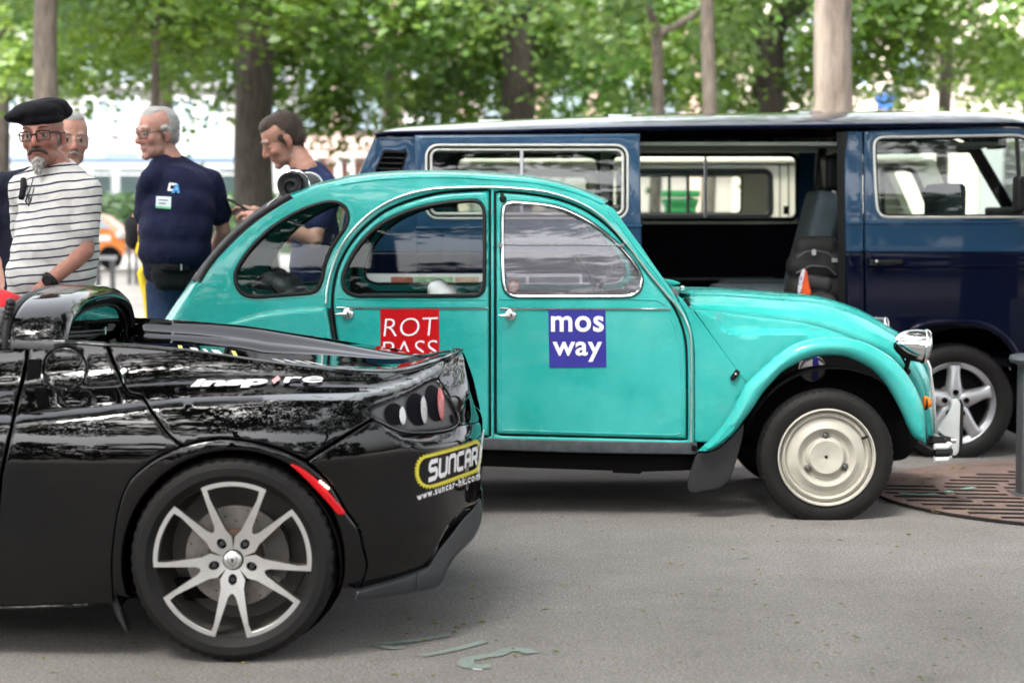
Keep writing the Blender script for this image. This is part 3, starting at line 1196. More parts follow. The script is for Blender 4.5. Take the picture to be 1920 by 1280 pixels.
def windows(t, xs, zs, w, h, Y, fmat, pmat=None, fr=.09):
    proto = None
    for z in zs:
        for x in xs:
            if proto is None:
                parts = []
                for (cx, cz, sx, sz) in ((-w/2, 0, fr, h+fr), (w/2, 0, fr, h+fr), (0, h/2, w-fr, fr), (0, -h/2, w-fr, fr), (0, 0, fr*.6, h-fr), (0, -h/2-fr*.8, w+.3, fr*.6)):
                    parts.append(vbox((cx, -.06 if cz > -h/2-.01 else -.1, cz), (sx, .12 if cz > -h/2-.01 else .2, sz)))
                V, Fc = join(*parts)
                fo = mk('window', V + np.array(BASE[t]), Fc, fmat, t, False)
                V, Fc = vbox((0, -.02, 0), (w-fr, .03, h-fr))
                po = mk('pane', V + np.array(BASE[t]), Fc, pmat or WGLASS, fo, False)
                proto = (fo, po)
                f_, p_ = fo, po
            else:
                f_ = proto[0].copy(); COL.objects.link(f_)
                p_ = proto[1].copy(); COL.objects.link(p_); p_.parent = f_
            f_.location = Vector((x, Y, z)) - BASE[t]

CONC_W = simple('white_render', (.34, .34, .345), .85, 0, .04, .8)
CONC_G = simple('grey_stone_facade', (.30, .27, .25), .85, 0, .12, .8)
PINKST = simple('pink_stone', (.50, .36, .31), .8, 0, .1, .9)
CREAMB = simple('cream_render', (.78, .68, .58), .85, 0, .06, .7)
WFR = simple('window_frame_white', (.78, .79, .8), .5, 0, .03)
DKFR = simple('window_frame_dark', (.05, .05, .05), .5, 0, .1)
SKYPANE = simple('pale_reflecting_pane', (.3, .38, .44), .06, 0, .3, .5)

t, a, b = building('office_building', 'white office building with square windows behind the tram', -260, 560, 84, 16, CONC_W)
s = F/84
windows(t, [(px-960)/s for px in (-190, -85, 20, 186, 240, 345, 400, 500)], [CAMZ+(381-216)/s, CAMZ+(381-110)/s, CAMZ+(381-0)/s], 1.05, 1.35, 84, WFR, SKYPANE)
V, Fc = join(vbox(((a+b)/2, 83.8, CAMZ+(381-258)/s), (b-a, .5, .35)), vbox(((a+b)/2, 83.85, CAMZ+(381-163)/s), (b-a, .4, .25)))
mk('ledge', V, Fc, simple('grey_ledge', (.42, .42, .44), .8), t, False)
V, Fc = vbox(((a+b)/2, 83.8, CAMZ+(381-145)/s), (b-a-1, .35, .5))
mk('awning_box', V, Fc, simple('slate_band', (.2, .24, .27), .7), t, False)

t, a, b = building('stone_building', 'grey stone building with pink pillars behind the middle trees', 565, 1420, 72, 18, CONC_G)
s = F/72
for px in (627, 868, 745, 1010, 1110, 1300, 1395):
    V, Fc = vbox(((px-960)/s, 71.8, 4.5), (.42, .5, 9))
    mk('pillar', V, Fc, PINKST, t, False)
for zz in (CAMZ+(381-60)/s, CAMZ+(381-282)/s, 9.6):
    V, Fc = vbox(((a+b)/2, 71.75, zz), (b-a, .6, .55))
    mk('ledge', V, Fc, PINKST, t, False)
windows(t, [(px-960)/s for px in (595, 690, 800, 838, 935, 1060, 1160, 1240, 1345)], [CAMZ+(381-185)/s, CAMZ+(381-15)/s, 11.4], 1.1, 2.3, 72, DKFR, SKYPANE)
V, Fc = vbox(((770-960)/s, 71.9, CAMZ+(381-190)/s), (1.0, .12, 1.7))
mk('white_panel', V, Fc, WHITEP, t, False)

t, a, b = building('cream_building', 'cream building with a pale awning at the right', 1425, 2250, 64, 15, CREAMB)
s = F/64
windows(t, [(px-960)/s for px in (1480, 1520, 1600, 1700, 2000)], [CAMZ+(381-110)/s, CAMZ+(381-0)/s, 10.5], 1.0, 1.9, 64, WFR, SKYPANE)
V, Fc = join(vbox(((1870-960)/s, 63.5, CAMZ+(381-92)/s), (5.2, 1.0, .45)))
mk('awning', V, Fc, simple('grey_awning', (.5, .48, .47), .7), t, False)
for px in (1850, 1985):
    V, Fc = vbox(((px-960)/s, 63.8, 2.0), (.75, .5, 4.0)); mk('pillar', V, Fc, CONC_W, t, False)
V, Fc = vbox(((1920-960)/s, 63.9, 2.0), (1.5, .1, 3.4)); mk('dark_entrance', V, Fc, DKFR, t, False)
V, Fc = vbox(((1655-960)/s, 63.75, CAMZ+(381-192)/s), (.62, .2, .5)); mk('blue_sign', V, Fc, simple('blue_board', (.03, .12, .45), .5), t, False)

# far low pink building and street things between the phone man and the van
s = F/60
t = thing('kiosk', 'low brown kiosk behind the man holding a phone', 'kiosk', ((640-960)/s, 60, 0))
V, Fc = join(vbox(((650-960)/s, 61, 1.3), (2.2, 2, 2.6)))
mk('wall', V, Fc, simple('kiosk_wall', (.14, .055, .035), .7), t, False)
V, Fc = vbox(((645-960)/s, 60.8, CAMZ+(381-270)/s), (2.9, 2.8, .34))
mk('roof', V, Fc, PINKST, t, False)
for px in (590, 636, 660):
    V, Fc = vbox(((px-960)/s, 59.9, 1.4), (.18, .12, 2.8)); mk('post', V, Fc, WHITEP, t, False)

# ---------------------------------------------------------------- tram
YT = 60.0
s = F/YT
def tx(px): return (px-960)/s
def tz(py): return CAMZ + (381-py)/s
t = thing('tram', 'white tram with a blue stripe passing behind the hedge', 'tram', (tx(150), YT, 0))
x0, x1 = tx(-420), tx(468)
TW = simple('tram_white', (.22, .232, .245), .3, 0, .03, .5, coat=.3)
TBL = simple('tram_blue', (.03, .12, .28), .4, 0, .05)
TGL = simple('tram_window', (.02, .036, .036), .3, 0, .5, .7)
prof = [(0, .35), (0, tz(316)), (.05, tz(297)), (.16, tz(272)), (.42, tz(263)), (2.0, tz(263)), (2.24, tz(272)), (2.3, tz(297)), (2.35, .35)]
G = np.array([[(x, YT+y, z) for y, z in prof] for x in (x0, x0+.1, x1-.25, x1)])
G[-1, :, 1] = YT + 1.2 + (G[-1, :, 1]-YT-1.2)*.82
V, Fc = vgrid(G)
Fc += [tuple(range(9))[::-1], tuple(27+i for i in range(9))]
b_ = mk('body', V, Fc, TW, t, True, 25)
V, Fc = join(vbox(((x0+x1)/2, YT-.015, tz(299)), (x1-x0-.3, .03, .07)))
mk('blue_stripe', V, Fc, TBL, t, False)
V, Fc = vbox((tx(228), YT+.02, tz(281)), (1.0, .06, .22)); mk('pale_blue_advert', V, Fc, simple('pale_blue', (.3, .55, .6), .4), t, False)
for a, b in ((-330, -250), (-240, -160), (-150, -70), (-60, 14), (24, 74), (92, 160), (176, 211), (227, 296), (312, 338), (354, 396), (412, 456)):
    V, Fc = vbox(((tx(a)+tx(b))/2, YT-.01, (tz(319)+tz(365))/2), (tx(b)-tx(a), .04, tz(319)-tz(365)))
    w_ = mk('window', V, Fc, TGL, t, False)
    V, Fc = vbox(((tx(a)+tx(b))/2, YT-.035, tz(327)), (tx(b)-tx(a), .02, .03))
    mk('sash', V, Fc, WHITEP, w_, False)
V, Fc = vbox((tx(50), YT+1.2, tz(258)), (5, 1.4, .22)); mk('roof_box', V, Fc, CONC_G, t, False)
for px in (-280, -100, 90, 330, 420):
    V, Fc = vlathe([(.0, 0), (.33, 0), (.33, .12), (0, .12)], 20, 'y', (tx(px), YT+.1, .33)); mk('wheel', V, Fc, BLACKM, t)

# railing on the light paving
RAIL = simple('dark_rail_paint', (.03, .032, .035), .5, 0, .1)
def railing(label, pxs, ytop, ybot, Y, beam=True):
    s = F/Y
    t = thing('railing', label, 'railing', ((pxs[0]-960)/s, Y, 0), 'low dark railings on the paving')
    for px in pxs:
        V, Fc = vbox(((px-960)/s, Y, (CAMZ+(381-ytop)/s)/2), (.055, .055, CAMZ+(381-ytop)/s)); mk('post', V, Fc, RAIL, t, False)
    if beam:
        V, Fc = vbox(((pxs[0]+pxs[-1])/2/s-960/s, Y, CAMZ+(381-ytop)/s+.02), ((pxs[-1]-pxs[0])/s+.1, .09, .05)); mk('rail', V, Fc, simple('rail_grey', (.16, .17, .18), .4) if 'rail_grey' not in MATS else MATS['rail_grey'], t, False)
railing('low dark railing with a grey top bar beside the striped shirt', (150, 184, 211), 486, 560, 24)
railing('pair of thin dark posts left of the man in the navy shirt', (243, 256), 462, 525, 34)

# orange car far behind
YO = 40.0
s = F/YO
def ox(px): return (px-960)/s
def oz(py): return CAMZ + (381-py)/s
t = thing('parked_car', 'orange car parked before the hedge beside the striped shirt', 'car', (ox(160), YO, 0))
side = [(40, 478), (46, 452), (60, 436), (84, 430), (100, 412), (116, 402), (160, 400), (186, 404), (204, 420), (222, 432), (232, 446), (235, 470), (228, 480)]
pts = [(ox(a), oz(b)) for a, b in side]
ncs = 7
G = []
for k in range(ncs):
    u = k/(ncs-1)
    w = math.sin(math.pi*u)**.35 if 0 < u < 1 else 0.0
    G.append([(x, YO + 1.6*u, z*(.9+.1*w) if z > .8 else z) for x, z in pts])
V, Fc = vgrid(np.array(G), True)
Fc += [tuple(range(len(pts))), tuple((ncs-1)*len(pts)+i for i in reversed(range(len(pts))))]
mk('body', V, Fc, ORANGEP, t, True, 30)
Q = [(186, 406), (201, 420), (218, 431), (180, 430)]
V, Fc = vpanel([(120, 406), (160, 404), (186, 407), (206, 428), (112, 428)], flat(YO-.03), thick=.02, rnd=0, step=12, scale=s); mk('window', V, Fc, SKYPANE, t)
V, Fc = vlathe([(0, -.05), (.22, -.05), (.24, .0), (.24, .16), (0, .16)], 24, 'y', (ox(206), YO, .3)); mk('wheel', V, Fc, BLACKM, t)
V, Fc = vlathe([(0, -.05), (.28, -.05), (.3, .0), (.3, .16), (0, .16)], 24, 'y', (ox(70), YO, .3)); mk('wheel', V, Fc, BLACKM, t)
V, Fc = vlathe([(0, -.09), (.06, -.08), (.09, -.02), (.09, .1)], 16, 'y', (ox(226), YO, oz(440))); mk('headlight', V, Fc, WHITEL, t)
V, Fc = vbox((ox(195), YO-.01, oz(446)), (.28, .03, .11)); mk('white_plate', V, Fc, WHITEP, t, False)

# ================================================================ teal vintage car
YC2 = 9.36
def f2(x, z):
    t = np.clip(z - .93, 0, None)
    return 8.72 + .06*t + .22*t*t + .10*np.clip(-1.15 - x, 0, None)**2
S2 = 430.
b0 = at(1000, 978, YC2)
car = thing('vintage_car', 'teal vintage car with an arched roof and rolled up black canvas at its back', 'car', (b0.x, YC2, 0))

def wheel_part(name, parent, c, mat_prof, children):
    pass

Epts = [(235, 800), (270, 740), (300, 668), (337, 596), (375, 530), (400, 492), (440, 450), (480, 415), (520, 388), (550, 371), (600, 351), (675, 337), (750, 330), (850, 330), (925, 334), (1000, 340), (1050, 350), (1100, 366), (1133, 382)]
Spts = [(200, 800), (235, 735), (272, 665), (315, 594), (365, 522), (390, 489), (428, 444), (470, 406), (508, 378), (540, 361), (592, 344), (668, 327), (745, 320), (850, 319), (925, 323), (1000, 330), (1052, 341), (1103, 358), (1138, 374)]
E2 = sp(Epts, 8)
door_r = sp([(917, 358), (917, 358), (850, 362), (812, 367), (762, 381), (720, 400), (682, 431), (655, 465), (637, 500), (628, 537), (625, 572), (628, 600), (634, 640), (648, 690), (672, 750), (704, 800), (720, 816), (720, 816), (917, 817), (917, 817)], 7)
door_f = sp([(930, 361), (930, 361), (975, 364), (1012, 369), (1050, 377), (1087, 391), (1120, 411), (1150, 437), (1175, 465), (1200, 496), (1225, 527), (1250, 558), (1264, 580), (1276, 608), (1283, 635), (1286, 665), (1287, 740), (1287, 822), (1287, 822), (931, 813), (931, 813)], 7)

def grow(loop, d):
    L = np.asarray(loop, float)
    area = .5*np.sum(L[:, 0]*np.roll(L[:, 1], -1) - np.roll(L[:, 0], -1)*L[:, 1])
    T = np.roll(L, -1, 0) - np.roll(L, 1, 0)
    T /= np.maximum(np.linalg.norm(T, axis=1, keepdims=True), 1e-9)
    N = np.stack([T[:, 1], -T[:, 0]], 1)*(1 if area > 0 else -1)
    return L + N*d

win_q = sp([(439, 522), (442, 505), (457, 480), (480, 452), (507, 427), (540, 405), (570, 390), (600, 380), (622, 377), (640, 381), (651, 392), (654, 407), (650, 425), (635, 447), (620, 472), (610, 500), (605, 525), (595, 545), (577, 551), (525, 555), (485, 558), (460, 555), (445, 542)], 6, True)
win_r = sp([(641, 525), (645, 507), (655, 485), (675, 455), (705, 425), (740, 405), (780, 390), (825, 380), (875, 375), (895, 376), (906, 385), (910, 402), (910, 528), (906, 546), (895, 555), (870, 556), (690, 556), (670, 556), (652, 550), (644, 541)], 6, True)
win_f = sp([(941, 400), (945, 386), (957, 379), (987, 380), (1025, 384), (1055, 391), (1087, 405), (1120, 425), (1150, 450), (1175, 475), (1198, 506), (1204, 525), (1201, 541), (1192, 551), (1178, 556), (1140, 557), (980, 557), (962, 556), (949, 549), (944, 537), (942, 520), (941, 480), (941, 430)], 6, True)

# body side: frame round both doors
front_edge = sp([(1133, 382), (1133, 382), (1152, 393), (1172, 421), (1200, 459), (1226, 497), (1251, 532), (1266, 555), (1284, 586), (1296, 616), (1301, 650), (1302, 740), (1302, 848), (1302, 848)], 8)
outl = np.concatenate([E2, front_edge[1:], np.array([(905, 838), (720, 832), (560, 838), (340, 838)])])
side_parts = []
bs = panel('body_side', outl, f2, TEAL, car, holes=[grow(door_r, 5), grow(door_f, 4), win_q], thick=.028, rnd=.007, step=13)
side_parts.append(bs)
# dark door wells behind the gaps
V, Fc = vpanel(grow(door_r, 12), f2, holes=[grow(win_r, 9)], thick=.008, rnd=0, step=16, off=.031)
V2_, F2_ = vpanel(grow(door_f, 10), f2, holes=[grow(win_f, 8)], thick=.008, rnd=0, step=16, off=.031)
V, Fc = join((V, Fc), (V2_, F2_))
side_parts.append(mk('door_frame', V, Fc, SEAL, car))

dr = panel('rear_door', door_r, f2, TEAL, car, holes=[win_r], thick=.026, rnd=.013, step=12)
df = panel('front_door', door_f, f2, TEAL, car, holes=[win_f], thick=.026, rnd=.013, step=12)

def seal(name, loop, f, r, mat, parent, off=-.004):
    P = onto(loop, f); P[:, 1] += off
    return tube(name, P, r, mat, parent, 8, True)
def pane(name, loop, f, mat, parent, off=.012, step=26):
    V, Fc = vpanel(loop, f, thick=.004, rnd=0, step=step, off=off, back=False)
    return mk(name, V, Fc, mat, parent)

seal('window_seal', grow(win_r, -2), f2, .0085, SEAL, dr)
pane('window_pane', grow(win_r, -1), f2, GLASS, dr)
seal('window_seal', grow(win_q, -2), f2, .0085, SEAL, bs)
pane('quarter_window_pane', grow(win_q, -1), f2, GLASS, bs)
seal('window_frame', grow(win_f, -1.5), f2, .0062, CHROME, df, -.006)
seal('window_seal', grow(win_f, 1.4), f2, .003, SEAL, df, -.003)
def f2w(x, z): return f2(x, z) - .004 - np.clip(z-.9, 0, 1)*.0
pane('flap_window_pane', grow(win_f, -2), f2, GLASS_F, df, .002)
# hinge bar of the flap window
tube('window_hinge_bar', line3([(936, 458), (1168, 459)], f2, -.012), .0026, CHROME, df)
for px in (937, 1166):
    V, Fc = vlathe([(0, -.026), (.009, -.026), (.01, -.012), (.01, 0)], 14, 'y', at(px, 459, 8.74)); mk('hinge_knob', V, Fc, CHROME, df)
V, Fc = join(*[vbox(at(px, 555.5, 8.725), (.03, .014, .012)) for px in (967, 975)]); mk('window_latch', V, Fc, CHROME, df)
# pressed lines on the doors
for d, pts in ((dr, [(631, 577), (915, 578)]), (df, [(937, 578.5), (1256, 579.5)])):
    tube('trim_strip', line3(pts, f2, -.002, 30), .0042, CHROME, d)
RIDGE = [(dr, [(633, 559), (700, 562), (912, 562)]), (df, [(938, 561), (1230, 562), (1244, 572)])]
for d, pts in RIDGE:
    tube('pressed_ridge', line3(pts, f2, .0005, 14), .004, TEAL, d)
tube('pressed_ridge', line3([(938, 584), (940, 700), (941, 804), (955, 806), (1100, 811), (1268, 815), (1277, 812), (1277, 700), (1272, 640), (1262, 606), (1252, 590)], f2, .002, 12), .0045, TEAL, df)
def handle(px, py, parent):
    c = at(px, py, f2(np.array([(px-960)/S2]), np.array([.9]))[0])
    lathe('handle_rosette', [(0, -.014), (.012, -.015), (.022, -.011), (.027, -.004), (.027, .004)], CHROME, parent, 28, 'y', c)
    P = [c + Vector((.004, -.018, .001)), c + Vector((-.012, -.03, -.001)), c + Vector((-.03, -.032, -.001)), c + Vector((-.052, -.03, .001))]
    V, Fc = vtube(sp([(p.x, p.z) for p in P], .004), 1) if False else vtube([tuple(p) for p in P], [.012, .0095, .006, .0035], 10)
    mk('handle', V, Fc, CHROME, parent)
    V, Fc = vlathe([(0, -.034), (.004, -.034), (.005, -.02)], 10, 'y', c + Vector((.004, 0, 0))); mk('lock', V, Fc, BLACKM, parent)
handle(652, 588, dr)
handle(957, 590.5, df)
V, Fc = vlathe([(0, -.02), (.008, -.02), (.014, -.012), (.016, 0)], 16, 'y', at(943, 373, 8.80)); 
V2_, F2_ = vbar(at(943, 374, 8.785), at(941, 364, 8.80), .014)
V, Fc = join((V, Fc), (V2_, F2_)); mk('window_stop', V, Fc, SEAL, df)
# drip rail over both doors, down to the sill
drip = [(611, 569), (614, 538), (625, 496), (642, 458), (670, 422), (705, 392), (750, 369), (800, 356), (850, 352), (920, 351), (975, 354), (1025, 360), (1075, 375), (1112, 394), (1140, 417), (1175, 457), (1212, 506), (1250, 552), (1275, 581), (1290, 612), (1295, 640), (1296, 740), (1295, 828)]
side_parts.append(tube('drip_rail', line3(drip, f2, -.012, 7), .0055, simple('pale_bright_rail', (.5, .66, .62), .22, .7, .05), car))
tube('b_pillar_bead', line3([(923.5, 353), (923.5, 816)], f2, -.004, 20), .006, TEAL, bs)
tube('pillar_seal', line3([(928, 358), (928, 812)], f2, .001, 20), .0034, SEAL, bs)
tube('roof_ridge', line3([(640, 346), (700, 338), (760, 334), (850, 333), (925, 337), (1000, 343), (1050, 353), (1100, 369), (1128, 382)], f2, .002, 10), .006, TEAL, bs)
tube('pillar_seam', line3([(1140, 395), (1180, 449), (1222, 502), (1262, 556)], f2, .001, 12), .004, TEAL, bs)

# rear wing
wing_r = np.concatenate([sp([(395, 640), (427, 607), (460, 595), (495, 586), (537, 580), (575, 577), (612, 575)], 7), sp([(617, 600), (624, 640), (640, 690), (665, 745), (700, 795), (706, 830)], 9), np.array([(690, 850), (420, 850), (330, 830), (330, 760)])])
def f2r(x, z): return f2(x, z) - .03
side_parts.append(panel('rear_wing', wing_r, f2r, TEAL, car, thick=.03, rnd=.022, step=13))
tube('wing_seal', line3([(428, 607), (460, 595), (495, 586), (537, 580), (575, 577), (612, 574.5)], f2, -.006, 8), .0035, simple('grey_green_seal', (.12, .22, .19), .5), side_parts[-1])
side_parts.append(tube('door_seal', line3([(619, 577), (622, 606), (629, 645), (645, 695), (668, 748)], f2, -.012, 8), .0085, SEAL, car))

# sill, underbody
def f2s(x, z): return np.full(np.shape(x), 8.715)
side_parts.append(panel('sill', sp([(640, 818), (640, 818), (910, 821), (1100, 826), (1306, 829), (1306, 829), (1311, 852), (1311, 852), (1100, 849), (911, 843), (640, 838), (640, 838)], 20), f2s, SILLP, car, thick=.04, rnd=.006, step=14))
V, Fc = vlathe([(0, -.012), (.012, -.012), (.014, 0)], 14, 'y', at(1302, 840, 8.70)); side_parts.append(mk('jack_point', V, Fc, BLACKM, car))
pts = [(620, 830), (1330, 845), (1330, 880), (1205, 884), (1200, 888), (1150, 886), (1148, 882), (1000, 877), (915, 874), (620, 868)]
V, Fc = vpanel(np.array(pts), flat(8.78), thick=1.16, rnd=0, step=60); mk('underbody', V, Fc, BLACKM, car, False)

# roof, canvas and boot lid: shells between the two sides
def shell(name, i0, i1, mat, lift=0.0, n=17):
    a = onto(sp(Epts[i0:i1+1], 8), f2)
    m = len(a)
    A = a
    B2 = resample_n(sp(Spts[i0:i1+1], 8), m)
    B = onto(B2, flat(9.22))
    G = []
    for k in range(n):
        v = -1 + 2*k/(n-1)
        w = 1 - abs(v)**3.0
        y = A[:, 1]*(1) if False else None
        row = np.empty((m, 3))
        row[:, 0] = A[:, 0]*(1-w) + B[:, 0]*w
        row[:, 2] = A[:, 2]*(1-w) + B[:, 2]*w + lift*(w > 0)
        row[:, 1] = YC2 + (YC2 - A[:, 1])*v
        G.append(row)
    V, Fc = vgrid(np.array(G))
    o = mk(name, V, Fc, mat, car, True, 40)
    fix(o.data)
    s = o.modifiers.new('thickness', 'SOLIDIFY'); s.thickness = .012; s.offset = -1
    return o
shell('boot_lid', 0, 4, TEAL)
CANVAS = simple('black_canvas', (.02, .018, .02), .7, 0, .2, 30, .3, 220)
shell('canvas_hood', 4, 9, CANVAS, .004)
shell('roof', 9, 18, TEAL)
tube('boot_hinge', line3([(366, 515), (380, 521)], flat(8.95), 0, 4), .011, CHROME, car)
# boot groove
tube('boot_edge_bead', line3([(300, 650), (330, 598), (352, 561), (370, 529)], f2, .03, 8), .008, TEAL, car)
tube('canvas_edge', line3([(374, 524), (396, 489), (434, 446), (474, 411), (516, 383), (545, 366)], f2, .0, 8), .011, CANVAS, car)
# rolled canvas
ca, cb = at(546, 348, 8.93), at(560, 346, 9.83)
d = (cb-ca)
R0 = .0635
ring = []
Vp = []
roll = bpy.data.meshes
prof = [(0, .03), (.02, .012), (.035, .016), (.05, .004), (.058, .0), (.0635, .006), (.0635, .05), (.061, .2), (.0645, .35), (.062, .5), (.065, .65), (.062, .8), (.0645, .9), (.05, .9), (0, .9)]
V, Fc = vlathe(prof, 40, 'y', (0, 0, 0))
ang2 = np.arctan2(V[:, 2], V[:, 0])
V[:, 0] *= 1 + .03*np.sin(ang2*3+V[:, 1]*9); V[:, 2] *= 1 + .03*np.cos(ang2*2+V[:, 1]*7)
V = V + np.array(ca)
ro = mk('rolled_hood', V, Fc, CANVAS, car)
fix(ro.data)
sp_pts = [(ca.x + (.008+.0072*a)*math.cos(a+.5)*1.0, ca.y - .001 + .012*(1-min(1, a/7)), ca.z + (.008+.0072*a)*math.sin(a+.5)) for a in np.linspace(0, 6.9, 60)]
tube('canvas_fold', sp_pts, .0042, BLACKM, ro, 6)
for yy in (.12, .78):
    c = ca + Vector((0, yy, 0))
    arc = [(c.x + .068*math.cos(a), c.y, c.z + .068*math.sin(a)) for a in np.linspace(rad(-25), rad(205), 24)]
    arc.append((c.x-.11, c.y, c.z-.105))
    arc.insert(0, (c.x+.14, c.y, c.z+.012))
    tube('hood_strap', arc, .006, CHROME if yy < .3 else WHITEV, ro, 6)
tube('hood_catch', [tuple(at(520, 372, 8.86)), tuple(at(508, 381, 8.86)), tuple(at(501, 388, 8.86))], .0075, CHROME, car, 8)

# cowl between door and bonnet
cowl = np.concatenate([sp([(1268, 553), (1282, 562), (1300, 583)], 6), sp([(1300, 583), (1402, 722)], 9)[1:], sp([(1402, 722), (1389, 747), (1374, 776), (1357, 803), (1337, 825)], 8)[1:], sp([(1325, 829), (1303, 828)], 9), sp([(1303, 828), (1303, 740), (1302, 655), (1297, 620), (1286, 588), (1268, 553)], 8)[1:-1]])
side_parts.append(panel('cowl_side', cowl, f2, TEAL, car, thick=.025, rnd=.005, step=12))
V, Fc = vpanel(rrect(1369, 693, 1387, 713, 5, 3)@np.array(((1, 0), (0, 1))), f2, thick=.004, rnd=.004, step=6, off=-.012)
c = at(1378, 703, 8.71)
R = Matrix.Rotation(rad(-28), 4, 'Y')
V, Fc = vbox((0, 0, 0), (.024, .016, .052)); V = V @ np.array(Matrix.Rotation(rad(35), 3, 'Y')).T + np.array(c)
bevelled('side_repeater', V, Fc, SEAL, car, .008)
V, Fc = vlathe([(0, -.012), (.005, -.011), (.006, -.004)], 10, 'y', at(1379, 701, 8.705)); mk('repeater_screw', V, Fc, CHROME, car)

# bonnet
low = [(1283, 560), (1301, 582), (1329, 583), (1387, 590), (1444, 597), (1480, 602), (1512, 606), (1544, 615), (1576, 626), (1603, 636), (1629, 645), (1656, 660), (1680, 678), (1702, 705), (1722, 745), (1734, 790), (1738, 822)]
top = [(1264, 546), (1290, 543), (1340, 543), (1400, 546), (1450, 549), (1490, 551), (1522, 554), (1554, 560), (1586, 570), (1612, 580), (1637, 593), (1656, 605), (1684, 622), (1712, 646), (1737, 690), (1746, 750), (1749, 812)]
m = 44
L2 = resample_n(sp(low, 6), m); T2 = resample_n(sp(top, 6), m)
ylow = np.interp(np.linspace(0, 1, m), [0, .12, .45, .8, 1], [8.80, 8.86, 8.92, 8.99, 9.02])
LA = np.array([tuple(at(p[0], p[1], y)) for p, y in zip(L2, ylow)])
TA = onto(T2, flat(9.30))
G = []
n = 33
for k in range(n):
    v = -1 + 2*k/(n-1)
    av = abs(v)
    w = (1-av**2.2)**.62 if av < 1 else 0.0
    row = LA*(1-w) + TA*w
    row[:, 1] = YC2 + np.sign(v)*(YC2-LA[:, 1])*(av if True else 1)*1.0
    rib = .010*np.exp(-((av-.42)/.045)**2) + .008*np.exp(-((av-.68)/.04)**2)
    row[:, 2] += rib*np.linspace(1, .25, m)*(av < .98)
    G.append(row)
G = np.array(G)
G[:, :, 1] = 2*YC2 - G[:, :, 1]
V, Fc = vgrid(G, True)
bon = mk('bonnet', V, Fc, TEAL, car, True, 50)
fix(bon.data)
s = bon.modifiers.new('thickness', 'SOLIDIFY'); s.thickness = .012; s.offset = -1
tube('bonnet_seam', LA[3:] + np.array((0, -.003, -.004)), .0045, simple('dark_green_seam', (.004, .06, .05), .6), bon, 6)  # darker green line along the bonnet seam
# cowl top, wipers, hinge
V, Fc = vgrid(np.array([[tuple(at(1262, 546, 8.80+.0)), tuple(at(1262, 543, 9.36)), tuple(Vector((at(1262, 546, 8.80).x, 2*YC2-8.80, at(1262, 546, 8.8).z)))],
                        [tuple(at(1292, 552, 8.82)), tuple(at(1296, 544, 9.36)), tuple(Vector((at(1292, 552, 8.82).x, 2*YC2-8.82, at(1292, 552, 8.82).z)))]]))
mk('cowl_top', V, Fc, TEAL, car)
lathe('bonnet_knob', [(0, -.012), (.008, -.01), (.011, 0), (.008, .01), (0, .012)], CHROME, bon, 14, 'z', at(1279, 540, 8.98))
tube('bonnet_hinge', line3([(1283, 559), (1288, 564), (1293, 573)], flat(8.72), 0, 3), .008, SEAL, bon, 8)
V, Fc = vpanel(sp([(1246, 524), (1246, 524), (1262, 526), (1276, 531), (1268, 534), (1252, 533), (1252, 533)], 4), flat(9.0), thick=.12, rnd=.004, step=6); mk('air_scoop', V, Fc, TEAL, car)
# emblem print on the bonnet front
V, Fc = stroke2d(sp([(1590, 582), (1602, 580), (1618, 590), (1612, 596), (1598, 590), (1590, 583)], 3), 5)
EMB = simple('grey_emblem_print', (.16, .2, .2), .4)
def fbon(x, z):
    return np.full(np.shape(x), 9.06)
# cheek below the bonnet
cheek = np.concatenate([sp([(1301, 582), (1329, 583), (1387, 590), (1444, 597), (1498, 604), (1544, 615), (1576, 626), (1606, 638), (1632, 650)], 8), sp([(1610, 650), (1565, 640), (1529, 643), (1498, 652), (1481, 660), (1462, 672), (1444, 689), (1425, 705), (1404, 726)], 8), sp([(1402, 722), (1350, 651), (1301, 582)], 8)[1:-1]])
step_line = sp([(1320, 583), (1333, 588), (1344, 597), (1356, 611), (1370, 622), (1390, 627), (1420, 627), (1460, 625), (1500, 625), (1560, 634), (1640, 652)], 6)
def f2c(x, z):
    y0 = 8.735 + .05*np.clip(x-.8, 0, 1)
    px = 960 + x*S2
    xs = np.array([(p[0]-960)/S2 for p in step_line]); zs = np.array([tuple(at(p[0], p[1], 8.75))[2] for p in step_line])
    zl = np.interp(x, xs, zs)
    t = np.clip((z - zl + .006)/.02, 0, 1)
    t = t*t*(3-2*t)
    return y0 + .055*t*np.clip((x-.82)*9, 0, 1) + .10*np.clip(z-zl, 0, 1)*np.clip((x-.82)*9, 0, 1)*4*.3
side_parts.append(panel('bonnet_cheek', cheek, f2c, TEAL, car, thick=.02, rnd=.004, step=7))

# front wing
wout = sp([(1311, 848), (1311, 848), (1324, 836), (1338, 822), (1357, 800), (1374, 774), (1389, 745), (1402, 722), (1425, 699), (1444, 682), (1462, 666), (1481, 653), (1501, 643), (1529, 636), (1565, 633), (1599, 636), (1629, 644), (1656, 658), (1678, 673), (1695, 690), (1709, 709), (1722, 731), (1733, 755), (1738, 775), (1740, 800), (1741, 835), (1741, 835)], 6)
win_ = sp([(1741, 835), (1719, 822), (1708, 804), (1699, 784), (1687, 759), (1671, 731), (1656, 711), (1637, 693), (1607, 677), (1582, 669), (1550, 668), (1522, 673), (1499, 682), (1470, 699), (1451, 718), (1433, 739), (1416, 765), (1396, 792), (1376, 817), (1352, 837), (1332, 848), (1311, 849)], 6)
wing = np.concatenate([wout, win_[1:-1]])
def f2g(x, z): return np.full(np.shape(x), 8.625)
V, Fc = vpanel(wing, f2g, thick=.012, rnd=.052, step=7)
side_parts.append(mk('front_wing', V, Fc, TEAL, car))
